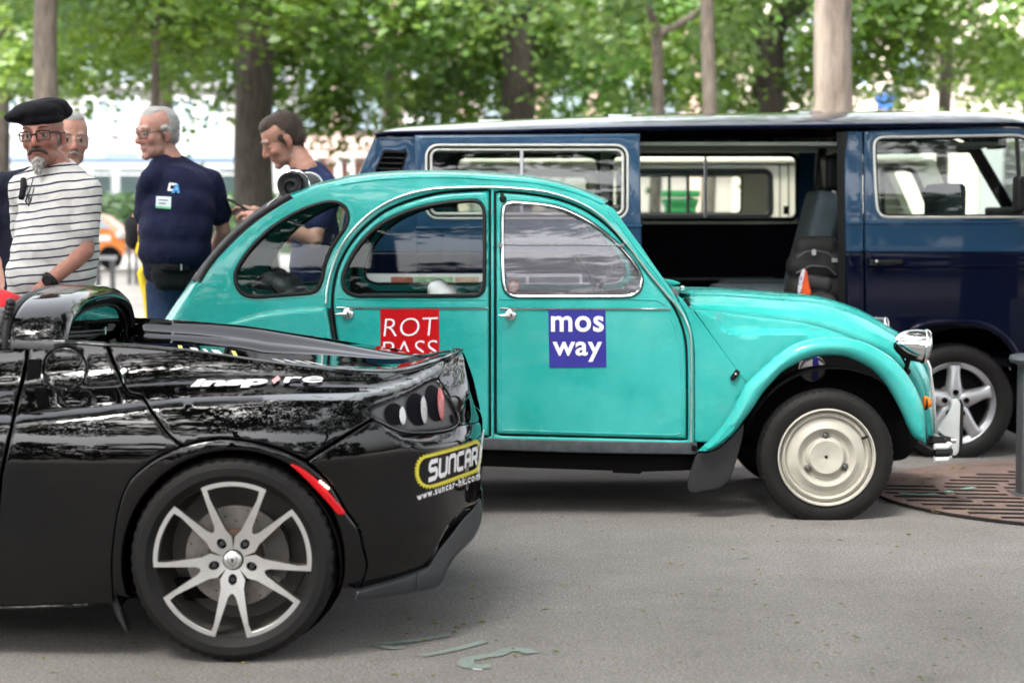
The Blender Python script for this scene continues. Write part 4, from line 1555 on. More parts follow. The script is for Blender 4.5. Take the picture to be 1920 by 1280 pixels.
# inner wheelhouse
c0 = at(1552, 852, 8.9)
V, Fc = vlathe([(.40, -.16), (.40, .3)], 36, 'y', c0, 25, 165)
V2_, F2_ = vlathe([(.40, .3), (0, .3)], 36, 'y', c0, 0, 180)
V, Fc = join((V, Fc), (V2_, F2_)); side_parts.append(mk('wheelhouse', V, Fc, BLACKM, car))
V, Fc = vpanel(sp([(1385, 800), (1404, 738), (1432, 708), (1481, 666), (1529, 649), (1565, 646), (1599, 649), (1650, 671), (1690, 708), (1718, 752), (1728, 800), (1725, 822), (1690, 862), (1450, 862)], 10), flat(8.98), thick=.74, rnd=0, step=22); mk('inner_wing', V, Fc, BLACKM, car, False)
# round hole cover seen in the wheelhouse
o = lathe('inner_wing_tube', [(0, .01), (.052, .01), (.058, .0), (.062, .03)], simple('pale_inner_panel', (.40, .37, .36), .6, 0, .1), car, 28, 'y', at(1524, 691, 8.955))
V, Fc = vbox(at(1529, 691, 8.945), (.026, .012, .1)); mk('blue_strap', V, Fc, BLUESIGN, car, False)

# mud flap
side_parts.append(panel('mud_flap', sp([(1308, 851), (1332, 848), (1356, 835), (1396, 793), (1396, 793), (1392, 822), (1380, 866), (1367, 899), (1350, 914), (1324, 920), (1297, 923), (1289, 912), (1293, 890), (1300, 868)], 7, True), flat(8.70), PLAST, car, thick=.012, rnd=.005, step=10))
MUD2 = None

# wheels
def tread_tyre(name, R, r, w, c, parent, side=.0, nb=64, mat=RUBBER):
    prof = [(r-.008, -w*.36), (r+.006, -w*.44), (r+(R-r)*.3, -w*.5), (r+(R-r)*.62, -w*.5), (r+(R-r)*.66, -w*.492), (R-.022, -w*.47), (R-.009, -w*.43), (R-.003, -w*.37), (R, -w*.28), (R, -w*.2), (R-.007, -w*.19), (R-.007, -w*.165), (R+.001, -w*.155), (R+.001, w*.155), (R-.007, w*.165), (R-.007, w*.19), (R, w*.2), (R, w*.28), (R-.004, w*.38), (R-.03, w*.48), (r, w*.45)]
    V, Fc = vlathe(prof, 160, 'y')
    m = len(prof)
    V = V.reshape(160, m, 3)
    # shoulder blocks
    for i in range(160):
        if i % 3 == 0:
            V[i, 6:9, 0] *= 1-.0045/R
            V[i, 6:9, 2] *= 1-.0045/R
    V = V.reshape(-1, 3) + np.array(c)
    return mk(name, V, Fc, mat, parent, True, 28)

def wheel_2cv(px, py, Y):
    c = at(px, py, Y)
    w = .135
    prof = [(0, .012), (.010, .012), (.011, .009), (.05, .004), (.072, .0), (.079, .006), (.084, .020), (.092, .028), (.104, .028), (.116, .014), (.122, .004), (.128, .0), (.134, .002), (.142, .010), (.166, .019), (.172, .021), (.1735, .026), (.175, .018), (.184, .006), (.192, .010), (.197, .018), (.201, .012), (.205, -.004), (.210, -.012), (.2145, -.010), (.2155, -.002), (.210, .03), (.18, .07), (.0, .09)]
    prof = [(a, b - .02) for a, b in prof]
    wh = lathe('wheel', prof, CREAMW, car, 72, 'y', c)
    tread_tyre('tyre', .2975, .207, w, c + Vector((0, .04, 0)), wh)
    for k in range(3):
        a = rad(92 + 120*k)
        p = c + Vector((.093*math.cos(a), -.002, .093*math.sin(a)))
        lathe('wheel_nut', [(0, -.014), (.007, -.014), (.0075, -.008), (.013, -.004), (.016, .006)], simple('grey_nut', (.13, .125, .12), .4, .6) if 'grey_nut' not in MATS else MATS['grey_nut'], wh, 6, 'y', p)
        lathe('nut_seat', [(.016, .0), (.021, .002), (.023, .012)], simple('worn_ring', (.3, .28, .24), .5, .4) if 'worn_ring' not in MATS else MATS['worn_ring'], wh, 20, 'y', p)
    a = rad(28)
    V, Fc = vtube([c + Vector((.176*math.cos(a), -.015, .176*math.sin(a))), c + Vector((.2*math.cos(a), -.035, .2*math.sin(a)))], .0062, 10); mk('valve', V, Fc, SEAL, wh)
    V, Fc = vbox(c + Vector((0, -.010, 0)), (.011, .006, .011)); mk('centre_hole', V, Fc, BLACKM, wh, False)
    return wh
w1 = wheel_2cv(1548.5, 856, 8.70)
w2 = wheel_2cv(516, 852, 8.76)

# headlamp, bumper, indicator
hc = at(1709, 646, 8.86)
prof = [(0, -.083), (.016, -.081), (.030, -.074), (.045, -.060), (.057, -.042), (.066, -.018), (.0715, .008), (.074, .034), (.0745, .048), (.0785, .052), (.0795, .060), (.0785, .067), (.074, .072)]
V, Fc = vlathe(prof, 40, 'x')
M = Matrix.Rotation(rad(8), 3, 'Y')
hl = mk('headlight', (V @ np.array(M).T)*1.0 + np.array(hc) + np.array((.0, 0, 0)), Fc, CHROME, car); fix(hl.data)
V, Fc = vlathe([(.074, .068), (.062, .078), (.04, .086), (.02, .0895), (0, .09)], 32, 'x'); mk('lens', V @ np.array(M).T + np.array(hc), Fc, HEADGL, hl)
V, Fc = vtube([hc + Vector((-.005, .03, -.06)), hc + Vector((-.01, .04, -.095)), hc + Vector((.0, .12, -.13))], [.012, .011, .011], 10); mk('lamp_bracket', V, Fc, SEAL, hl)
V, Fc = vbar(hc + Vector((-.045, .02, -.045)), hc + Vector((-.01, .04, -.098)), .008); mk('lamp_stay', V, Fc, SEAL, hl)
head_bar = tube('lamp_bar', [hc + Vector((.01, .12, -.13)), hc + Vector((.01, 2*(YC2-hc.y)-.12, -.13))], .014, SEAL, car)
V, Fc = vlathe([(0, -.026), (.016, -.022), (.026, -.004), (.027, .01), (0, .012)], 20, 'x', (0, 0, 0)); V[:, 0] *= -1; V[:, 2] *= 1.15
V = V + np.array(at(1736, 755, 8.80)); ind = mk('indicator', V, Fc, AMBER, car); fix(ind.data)
V, Fc = vlathe([(.026, 0), (.03, -.004), (.03, .006)], 20, 'x', at(1735, 756, 8.80)); mk('indicator_bezel', V, Fc, SEAL, ind)
# grille edge strip
tube('grille_frame', [tuple(at(px, py, 9.15)) for px, py in ((1736, 676), (1742, 690), (1745, 720), (1749, 748), (1751, 790))], .012, CHROME, car, 10)
# bumper: white bar with a black insert running across, short returns on both sides
def bumper_path(z, out=0):
    a = at(1752, 846, 8.80)
    P = [(a.x, 8.80-out), (a.x+.055, 8.81-out), (a.x+.08+out, 8.86), (a.x+.085+out, 9.0), (a.x+.085+out, 9.72), (a.x+.08+out, 9.86), (a.x+.055, 9.91+out), (a.x, 9.92+out)]
    return [(x, y, z) for x, y in P]
zb = at(1770, 848, 8.8).z
V, Fc = join(vtube([np.array(p) for p in bumper_path(zb+.026)], .014, 10), vtube([np.array(p) for p in bumper_path(zb-.03)], .014, 10))
bmp = mk('bumper', V, Fc, WHITEP, car)
V, Fc = vtube([np.array(p) for p in bumper_path(zb-.003, -.003)], .021, 10); mk('bumper_insert', V, Fc, SEAL, bmp)
orr = sp([(1792, 748), (1797, 749), (1801, 757), (1800, 800), (1798, 846), (1791, 855), (1791, 855), (1766, 862), (1752, 862), (1752, 862), (1754, 806), (1766, 793), (1780, 776), (1788, 759)], 6, True)
orr = sp([(1792, 748), (1797, 749), (1801, 757), (1800, 800), (1798, 846), (1790, 855), (1783, 850), (1780, 830), (1768, 815), (1757, 806), (1768, 792), (1780, 776), (1787, 758)], 5, True)
for yy in (9.02, 9.66):
    q = orr.copy()
    if yy > 9.1:
        A3 = onto(orr, flat(9.02)); A3[:, 1] = yy
    ov = panel('overrider', q, flat(9.02), simple('grey_white_enamel', (.40, .42, .42), .35) if 'grey_white_enamel' not in MATS else MATS['grey_white_enamel'], bmp, thick=.03, rnd=.006, step=8)
    if yy > 9.1: ov.location.y += yy-9.02
    V, Fc = vtube([tuple(at(px, py, 9.035)) for px, py in ((1797, 750), (1802, 760), (1801, 800), (1799, 846))], .012, 8)
    ru = mk('overrider_rubber', V + np.array((0, yy-9.02, 0)), Fc, SEAL, bmp)
V, Fc = join(vlathe([(0, -.03), (.018, -.026), (.024, 0), (.018, .026), (0, .03)], 14, 'x', at(1771, 826, 8.9)), vbar(at(1745, 823, 8.85), at(1768, 826, 8.9), .03))
mk('bumper_mount', V, Fc, SEAL, bmp)
V, Fc = vlathe([(0, -.02), (.012, -.018), (.014, .02), (0, .022)], 12, 'x', at(1783, 825, 8.9)); mk('bumper_bolt', V, Fc, CHROME, bmp)
# far flank
for o in side_parts + [dr, df, w1, w2, hl, ind]:
    flip_y(o, YC2)

# signs on the doors
sg = panel('red_door_sign', sp([(713, 580), (713, 580), (823, 579.5), (823, 579.5), (823.5, 689), (823.5, 689), (714, 690), (714, 690)], 14), f2, REDSIGN, car, thick=.002, rnd=0, step=18, off=-.0035)
lettering('sign_lettering', 'ROT', f2, WHITEF, sg, (719, 597), (821, 594), (821, 629), (719, 630.5), -.0055, bold=-.012, shear=.1)
lettering('sign_lettering', 'PASS', f2, WHITEF, sg, (717, 640), (820, 637), (820, 672), (717, 674), -.0055, bold=-.012, shear=.05)
sg = panel('blue_door_sign', sp([(1028, 581), (1028, 581), (1135, 581), (1135, 581), (1137, 688), (1137, 688), (1030, 689), (1030, 689)], 14), f2, BLUESIGN, car, thick=.002, rnd=0, step=18, off=-.0035)
lettering('sign_lettering', 'mos', f2, WHITEF, sg, (1033, 592), (1132, 592), (1132, 622), (1033, 622), -.0055, bold=.02, space=1.06)
lettering('sign_lettering', 'way', f2, WHITEF, sg, (1036, 640), (1129, 640), (1129, 678), (1036, 678), -.0055, bold=.02, space=1.06)

# round sticker on the flap window
c = at(963, 537, 8.735)
V, Fc = vlathe([(.0165, 0), (.024, 0)], 28, 'y', c); mk('round_sticker', V, Fc, simple('orange_print', (.6, .2, .1), .5), car)
V, Fc = vlathe([(0, .0005), (.0165, .0005)], 24, 'y', c); mk('round_sticker_centre', V, Fc, simple('sticker_white', (.6, .56, .54), .5), car)
for k in range(3):
    V, Fc = vbox(c + Vector((-.008+.008*k, -.0008, .002*(k-1))), (.0026, .001, .016)); mk('sticker_mark', V, Fc, MATS['orange_print'], car, False)

# inside
def seat_back(px, py, Y, w, h, mat, tilt=0):
    pass
fl = gr(700, 1000)
zf = .33
V, Fc = vbox((b0.x-.25, YC2, zf), (2.0, 1.15, .04)); mk('floor_pan', V, Fc, DARKIN, car, False)
zs = at(600, 556, 9.3).z
def rounded(name, c, s, mat, parent, w=.05, R=None):
    V, Fc = vbox((0, 0, 0), s)
    if R is not None: V = V @ np.array(R.to_3x3()).T
    return bevelled(name, V + np.array(c), Fc, mat, parent, w, 4)
hx = at(525, 532, 9.12)
hr = blob('headrest', [('c', hx + Vector((-.07, -.2, .015)), hx + Vector((-.07, .2, .015)), .035, .035), ('c', hx + Vector((-.03, -.22, .025)), hx + Vector((-.03, .22, .025)), .045, .045), ('c', hx + Vector((.03, -.22, .0)), hx + Vector((.03, .22, .0)), .045, .045), ('c', hx + Vector((.07, -.22, -.05)), hx + Vector((.07, .22, -.05)), .04, .04)], LEATHER, car, .012, 4)
tube('headrest_piping', [tuple(hx + Vector(v)) for v in ((-.115, -.235, -.005), (-.06, -.245, .012), (-.01, -.25, .005), (.02, -.25, -.03), (.035, -.25, -.07))], .007, SEAL, hr, 6)
tube('headrest_bar', [tuple(hx + Vector(v)) for v in ((-.1, -.2, -.03), (-.08, -.2, -.045), (.0, -.2, -.05))], .008, WHITEV, hr, 6)
rounded('rear_seat_back', (hx.x+.02, YC2, zs-.28), (.16, 1.1, .5), LEATHER, car, .05)
rounded('rear_seat', (hx.x+.35, YC2, .52), (.5, 1.1, .18), LEATHER, car, .06)
wx = at(822, 540, 9.0)
blob('front_seat_back', [('c', wx + Vector((-.005, -.16, .0)), wx + Vector((-.005, .16, .0)), .042, .042), ('c', wx + Vector((.03, -.2, -.04)), wx + Vector((.03, .2, -.04)), .05, .05), ('c', wx + Vector((.0, -.2, -.06)), wx + Vector((.0, .2, -.06)), .05, .05), ('c', wx + Vector((.05, -.22, -.16)), wx + Vector((.05, .22, -.16)), .05, .05), ('c', wx + Vector((.0, -.22, -.2)), wx + Vector((.0, .22, -.2)), .05, .05)], WHITEV, car, .013, 5)
rounded('front_seat', (wx.x+.3, YC2-.2, .52), (.46, .46, .16), LEATHER, car, .05)
dx = at(1235, 548, 9.2)
rounded('dashboard', (dx.x-.02, YC2, dx.z-.02), (.16, 1.2, .10), LEATHER, car, .03)
sw = at(1120, 545, 9.62)
V, Fc = vlathe([(.19, 0)], 1) if False else vtube([np.array(sw) + np.array(Matrix.Rotation(rad(-32), 3, 'Y') @ Vector((.0, .19*math.cos(a), .19*math.sin(a)))) for a in np.linspace(0, 2*math.pi, 40, endpoint=False)], .011, 8, True)
stw = mk('steering_wheel', V, Fc, GREYPL, car)
V, Fc = vbar(sw, sw + Vector((.28, 0, -.17)), .03); mk('steering_column', V, Fc, GREYPL, stw, False)
V, Fc = vbar(sw + Vector((0, -.0, 0)), sw + Vector((.1, 0, .15)), .02); mk('steering_spoke', V, Fc, GREYPL, stw, False)
# windscreen
A = [at(1150, 396, 8.86), at(1258, 545, 8.82)]
V, Fc = vgrid(np.array([[tuple(A[0]), (A[0].x, 2*YC2-A[0].y, A[0].z)], [tuple(A[1]), (A[1].x, 2*YC2-A[1].y, A[1].z)]]))
mk('windscreen', V, Fc, GLASS, car)
# rear panel and front bulkhead close the shell
V, Fc = vbox((at(1290, 700, 9.3).x, YC2, .55), (.03, 1.2, .55)); mk('bulkhead', V, Fc, DARKIN, car, False)
V, Fc = vbox((at(240, 800, 9.3).x+.1, YC2, .45), (.03, 1.1, .4)); mk('rear_panel', V, Fc, TEAL, car, False)

# ================================================================ blue van behind the car
YV, YVC = 10.79, 11.72
SV = F/YV
def f3(x, z):
    t = np.clip(z - 1.26, 0, None)
    u = np.clip(.95 - z, 0, None)
    return YV + .05*t + .16*t*t + .03*u*u
def f3d(x, z): return f3(x, z) - .075            # the open door slides outside the flank
b0 = at(1300, 865, YVC)
van = thing('passenger_van', 'dark blue passenger van with its sliding side door slid open', 'van', (b0.x, YVC, 0))
both = []
# the flank is two-tone: steel blue above y=473, dark navy below
def two_tone(name, outl, f, parent, holes=(), cut=473, **kw):
    up = clip_y(outl, cut, True); dn = clip_y(outl, cut, False)
    a = panel(name, up, f, BLUEP, parent, holes=holes, scale=SV, **kw)
    b = panel('lower_panel', dn, f, NAVYP, a, scale=SV, **kw)
    return a
def clip_y(L, c, keep_up):
    L = [tuple(p) for p in L]
    out = []
    for i in range(len(L)):
        a, b = L[i], L[(i+1) % len(L)]
        ina, inb = (a[1] <= c) == keep_up, (b[1] <= c) == keep_up
        if ina: out.append(a)
        if ina != inb:
            t = (c - a[1])/(b[1]-a[1])
            out.append((a[0]+t*(b[0]-a[0]), c))
    return np.array(out)

rear = np.concatenate([sp([(704, 257), (704, 257), (786, 256), (786, 256)], 10), np.array([(790, 812), (640, 812)]), sp([(628, 770), (627, 600), (630, 500), (639, 430), (652, 376), (672, 328), (688, 290), (703, 258)], 10)])
lv = np.array([(720, 283), (763, 285), (752, 322), (704, 324)])
rp = two_tone('rear_side_panel', rear, f3, van, holes=[lv], thick=.03, rnd=.01, step=14)
both.append(rp)
V, Fc = vpanel(lv + np.array((0, 0)), f3, thick=.01, rnd=0, step=20, off=.035); mk('vent_back', V, Fc, BLACKM, rp)
for k in range(4):
    y = 284 + 10.2*k
    xa = 720 - (y-283)*.41
    V, Fc = vpanel([(xa+1, y), (xa+43, y+1.2), (xa+42, y+3.4), (xa+.5, y+2.2)], f3, thick=.02, rnd=0, step=14, off=.008)
    mk('vent_slat', V, Fc, SEAL, rp, False)
seal('vent_frame', lv, f3, .005, SEAL, rp)

# sliding door
door = sp([(778, 254), (778, 254), (1200, 251), (1200, 251), (1203, 440), (1208, 640), (1210, 800), (1210, 800), (784, 800), (784, 800), (780, 500)], 14)
wd = rrect(803, 276, 1173, 406, 18)
sdoor = two_tone('sliding_door', door, f3d, van, holes=[wd], thick=.035, rnd=.012, step=15)
seal('window_frame', grow(wd, 3.5), f3d, .0065, simple('cream_window_trim', (.6, .6, .56), .35, .2, .03), sdoor, -.002)
seal('window_seal', wd, f3d, .008, SEAL, sdoor, .001)
seal('inner_window_frame', grow(wd, -5), f3d, .0075, MATS['cream_window_trim'], sdoor, .006)
pane('window_pane', grow(wd, -2), f3d, GLASS_D, sdoor, .012)
tube('window_divider', line3([(978, 284), (978, 400)], f3d, .004, 20), .010, SILVER, sdoor)
tube('belt_ridge', line3([(780, 428), (1000, 426.5), (1203, 424)], f3d, .002, 20), .009, BLUEP, sdoor)
tube('lower_ridge', line3([(780, 506), (1000, 505), (1208, 503)], f3d, .003, 20), .008, NAVYP, sdoor)
V, Fc = vbox(at(1154, 393, 10.80), (.03, .02, .05)); mk('window_catch', V, Fc, GREYPL, sdoor, False)
# advertising strip along the sliding door: pictures on white, the code left out
strip = panel('advert_strip', rrect(655, 513, 1092, 542, 3), f3d, WHITEF, van, thick=.003, rnd=0, step=30, scale=SV, off=-.006)
for i, (x0, x1, mt) in enumerate(((733, 775, simple('brick_red_print', (.42, .13, .08), .5, 0, .35, 20)), (777, 850, simple('pale_green_print', (.36, .5, .3), .5, 0, .4, 25)), (853, 898, simple('peach_print', (.6, .42, .32), .5, 0, .3, 25)), (950, 986, simple('grey_brown_print', (.2, .17, .15), .5, 0, .6, 30)), (992, 1086, simple('dark_grey_print', (.17, .17, .17), .5, 0, .5, 18)))):
    V, Fc = vpanel(rrect(x0, 519, x1, 539, 1, 1), f3d, thick=.001, rnd=0, step=30, off=-.009); mk('picture', V, Fc, mt, strip, False)
both_no_flip = [sdoor]
# lower sill under the opening
sill = panel('sill_panel', sp([(1195, 640), (1195, 640), (1590, 640), (1590, 640), (1590, 812), (1590, 812), (1195, 812), (1195, 812)], 20), f3, NAVYP, van, thick=.05, rnd=.012, step=24, scale=SV)
both.append(sill)
# door post
post = two_tone('door_post', sp([(1583, 247), (1583, 247), (1617, 246), (1617, 246), (1619, 440), (1621, 720), (1621, 720), (1590, 720), (1590, 720), (1586, 440)], 14), f3, van, thick=.06, rnd=.008, step=10)
both.append(post)
tube('belt_ridge', line3([(1587, 420), (1618, 419.5)], f3, .002, 20), .009, BLUEP, post)
tube('lower_ridge', line3([(1588, 500), (1619, 500)], f3, .001, 20), .007, NAVYP, post)
V, Fc = vbar(at(1579, 248, 10.86), at(1584, 800, 10.83), .03, .05); both.append(mk('door_seal', V, Fc, SEAL, van, False))

# front door with its window
fd = np.concatenate([sp([(1620, 246), (1620, 246), (1700, 243), (1905, 240), (1935, 246), (1965, 262), (2010, 330), (2045, 400), (2045, 400), (2052, 480), (2055, 600), (2052, 720), (2052, 720), (1925, 720), (1925, 720)], 14)[:-1],
                     sp([(1919, 707), (1905, 665), (1885, 634), (1850, 611), (1800, 602), (1750, 604), (1716, 615), (1690, 640), (1673, 680), (1668, 718), (1668, 718), (1624, 718), (1624, 718), (1622, 500)], 9)])
wf = sp([(1640, 275), (1643, 264), (1654, 259), (1700, 258), (1890, 255), (1915, 257), (1940, 270), (1975, 325), (2015, 395), (2012, 405), (1990, 406), (1665, 406), (1652, 402), (1646, 390), (1642, 340)], 8, True)
fdoor = two_tone('front_door', fd, f3, van, holes=[wf], thick=.035, rnd=.009, step=13)
both.append(fdoor)
seal('window_frame', grow(wf, 1), f3, .0075, MATS['cream_window_trim'], fdoor, -.003)
seal('window_seal', grow(wf, -2.5), f3, .006, SEAL, fdoor, .003)
pane('window_pane', grow(wf, -1), f3, GLASS_D, fdoor, .012)
tube('quarter_light_bar', line3([(1907, 258), (1915, 404)], f3, .006, 20), .012, SEAL, fdoor)
tube('belt_ridge', line3([(1622, 419), (1800, 418), (2046, 416)], f3, .002, 30), .009, BLUEP, fdoor)
tube('lower_ridge', line3([(1624, 500), (1800, 499.5), (2050, 498)], f3, .001, 30), .009, NAVYP, fdoor)
V, Fc = vbar(at(1634, 491, 10.75), at(1692, 490, 10.75), .02, .022); dh = bevelled('door_handle', V, Fc, SEAL, fdoor, .006)
for a_, b_, w_ in ((1636, 1638, .03), (1686, 1687, .02)):
    V, Fc = vbar(at(a_, 492, 10.745), at(b_, 494, 10.82), w_); mk('handle_mount', V, Fc, SEAL, dh, False)
V, Fc = vlathe([(0, -.012), (.008, -.011), (.009, 0)], 12, 'y', at(1643, 490, 10.735)); mk('lock', V, Fc, CHROME, dh)
V, Fc = vbox(at(1922, 364, 10.62), (.11, .12, .19)); mir = bevelled('wing_mirror', V, Fc, SEAL, van, .025, 3)
V, Fc = vbar(at(1930, 378, 10.66), at(1935, 384, 10.82), .03); mk('mirror_arm', V, Fc, SEAL, mir, False)
# arch lip
lip = [(1668, 718), (1673, 680), (1690, 640), (1716, 615), (1750, 604), (1800, 602), (1850, 611), (1885, 634), (1905, 665), (1919, 707)]
tube('arch_lip', line3(lip, f3, -.010, 8), .022, NAVYP, fdoor, 10)
c0 = at(1790, 752, 11.0)
V, Fc = vlathe([(.42, -.18), (.42, .35)], 30, 'y', c0, 0, 180); V2_, F2_ = vlathe([(.42, .35), (0, .35)], 30, 'y', c0, 0, 360)
V, Fc = join((V, Fc), (V2_, F2_)); both.append(mk('wheelhouse', V, Fc, BLACKM, van))
V, Fc = vbox(at(1900, 860, 11.72), (.2, 1.5, .2)); V[:, 2] += .3; mk('front_axle', V, Fc, BLACKM, van, False)

# roof with gutter and low cross ribs
ga = [(704, 254), (712, 252), (735, 249.5), (960, 246.5), (1200, 241), (1500, 238), (1800, 235), (1915, 234), (1945, 244), (1975, 262)]
to = [(706, 250), (720, 243), (752, 236), (960, 222.5), (1200, 214), (1500, 208), (1780, 206), (1880, 210), (1912, 222), (1950, 255)]
m = 60
A = onto(resample_n(sp(ga, 8), m), f3)
B = onto(resample_n(sp(to, 8), m), flat(11.35))
G = []
n = 41
for k in range(n):
    v = -1 + 2*k/(n-1)
    v = math.copysign(1-(1-abs(v))**2, v)
    w = (1 - abs(v)**3.1)**.72 if abs(v) < 1 else 0
    row = A*(1-w) + B*w
    row[:, 1] = YVC + (YVC-A[:, 1])*v*(1.0)
    row[:, 1] = np.where(np.abs(v) >= .999, row[:, 1], row[:, 1])
    G.append(row)
V, Fc = vgrid(np.array(G))
ROOFP = paint('roof_navy_paint', (.009, .014, .042), (.012, .018, .05), .2, 1.0)
rf = mk('roof', V, Fc, ROOFP, van, True, 50); fix(rf.data)
s = rf.modifiers.new('thickness', 'SOLIDIFY'); s.thickness = .02; s.offset = -1
gt = tube('roof_gutter', line3(ga, f3, -.016, 10), .011, NAVYP, van, 8)
both.append(gt)
for px in (920, 1160, 1510):
    p = at(px, 222, 11.35)
    zt = np.interp(p.x, B[:, 0], B[:, 2])
    V, Fc = vgrid(np.array([[(p.x+dx, YVC + u*.66, zt + dz - .055*abs(u)**4) for u in np.linspace(-1, 1, 15)] for dx, dz in ((-.07, -.03), (-.066, .012), (.066, .012), (.07, -.03))]))
    mk('roof_rib', V, Fc, ROOFP, rf, True, 30)

# far flank with its three windows (seen through the van)
YF = 2*YVC - YV
def f3f(x, z): return 2*YVC - f3(x, z)
def far_px(px, py):
    """where a near-flank pixel falls on the far flank"""
    a = at(px, py, YV)
    s = F/YF
    return (960 + a.x*s, 381 + (CAMZ - a.z)*s)
kf = YV/YF
def fx(px): return 960 + (px-960)*kf
def fy(py): return 381 + (py-381)*kf
outf = sp([(fx(704), fy(254)), (fx(704), fy(254)), (fx(1200), fy(242)), (fx(1915), fy(238)), (fx(1965), fy(262)), (fx(2045), fy(400)), (fx(2055), fy(720)), (fx(2055), fy(720)), (fx(627), fy(760)), (fx(627), fy(760)), (fx(630), fy(500)), (fx(652), fy(376))], 16)
h1 = rrect(856, 294, 1122, 408, 16); h2 = rrect(1146, 291, 1493, 411, 14)
h3 = sp([(1566, 300), (1570, 290), (1600, 287), (1800, 284), (1822, 287), (1850, 325), (1890, 392), (1889, 402), (1870, 405), (1600, 406), (1572, 404), (1566, 395)], 9, True)
far_up = clip_y(outf, fy(473), True); far_dn = clip_y(outf, fy(473), False)
def inner(name, outl, mat, holes=(), off=0.0):
    V, Fc = vpanel(outl, f3f, holes=holes, thick=.05, rnd=0, step=22, off=off)
    return mk(name, V, Fc, mat, van)
ff = inner('far_flank', far_up, BLUEP, [h1, h2, h3], 0.0)
inner('far_lower_flank', far_dn, NAVYP)
lin = sp([(1126, 262), (1126, 262), (1560, 258), (1560, 258), (1560, 418), (1560, 418), (1126, 424), (1126, 424)], 20)
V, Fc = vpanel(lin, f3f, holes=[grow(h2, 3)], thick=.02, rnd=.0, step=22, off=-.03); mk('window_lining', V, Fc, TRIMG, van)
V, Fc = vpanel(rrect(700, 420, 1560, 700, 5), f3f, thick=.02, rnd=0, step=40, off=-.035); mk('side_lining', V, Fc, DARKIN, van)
for h in (h1, h2, h3):
    P = onto(h, f3f); P[:, 1] -= .035
    tube('far_window_seal', P, .013, SEAL, ff, 8, True)
    V, Fc = vpanel(grow(h, -1), f3f, thick=.004, rnd=0, step=40, off=0.0, back=False); mk('far_window_pane', V, Fc, glass('clear_far_glass', (.9, .94, .92), .5) if 'clear_far_glass' not in MATS else MATS['clear_far_glass'], ff)
tube('far_window_divider', onto(np.array([(1322, 294), (1322, 409)]), f3f) - np.array((0, .03, 0)), .010, SILVER, ff)
tube('lining_trim', onto(np.array([(1130, 524), (1450, 521)]), f3f) - np.array((0, .06, 0)), .01, GREYPL, van)
V, Fc = vtube(onto(sp([(1330, 268), (1336, 276), (1360, 279), (1385, 277), (1392, 268)], 5), f3f) - np.array((0, .06, 0)), .014, 8); mk('grab_handle', V, Fc, SEAL, van)
V, Fc = vbox(at(1420, 263, 12.3), (.2, .06, .035)); mk('ceiling_lamp', V, Fc, SEAL, van, False)
V, Fc = vbox(at(1474, 394, 12.42), (.03, .02, .05)); mk('far_window_catch', V, Fc, SEAL, van, False)
# head lining, floor, rear hatch and bulkhead
V, Fc = vbox(((A[0][0]+A[-1][0])/2, YVC, A[:, 2].min()-.02), (A[-1][0]-A[0][0]-.5, 1.6, .02)); mk('head_lining', V, Fc, simple('head_lining_cloth', (.22, .23, .20), .9), van, False)
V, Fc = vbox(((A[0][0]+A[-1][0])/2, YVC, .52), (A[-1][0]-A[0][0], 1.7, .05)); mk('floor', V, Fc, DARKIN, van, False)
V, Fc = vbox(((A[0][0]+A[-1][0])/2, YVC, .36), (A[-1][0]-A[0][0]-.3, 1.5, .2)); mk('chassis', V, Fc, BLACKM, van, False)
# rear hatch closes the back
q = [at(704, 256, YV+.06), at(652, 376, YV+.02), at(630, 500, YV+.01), at(628, 800, YV+.02)]
V, Fc = vgrid(np.array([[(p.x - .05*(1-u*u), YVC + u*(YVC-p.y)*1.0, p.z) for u in np.linspace(-1, 1, 9)] for p in q]))
mk('tailgate', V, Fc, BLUEP, van)
# windscreen and front
q = [at(1955, 262, YV+.08), at(2046, 400, YV+.04)]
V, Fc = vgrid(np.array([[(p.x + .12*(1-u*u), YVC + u*(YVC-p.y), p.z) for u in np.linspace(-1, 1, 11)] for p in q])); mk('windscreen', V, Fc, GLASS, van)
q = [at(2046, 400, YV+.03), at(2056, 500, YV+.02), at(2058, 640, YV+.02), at(2052, 760, YV+.04)]
V, Fc = vgrid(np.array([[(p.x + .12*(1-u*u), YVC + u*(YVC-p.y), p.z) for u in np.linspace(-1, 1, 11)] for p in q])); mk('front_panel', V, Fc, NAVYP, van)
for sgn in (-1, 1):
    V, Fc = vbar(at(1955, 258, YV+.1) + Vector((0, 0 if sgn < 0 else 2*(YVC-YV-.1), 0)), at(2046, 402, YV+.06) + Vector((0, 0 if sgn < 0 else 2*(YVC-YV-.06), 0)), .06); mk('windscreen_pillar', V, Fc, DARKIN, van, False)
V, Fc = vbox(at(1868, 268, 11.6), (.06, .22, .07)); mk('rear_view_mirror', V, Fc, SEAL, van, False)
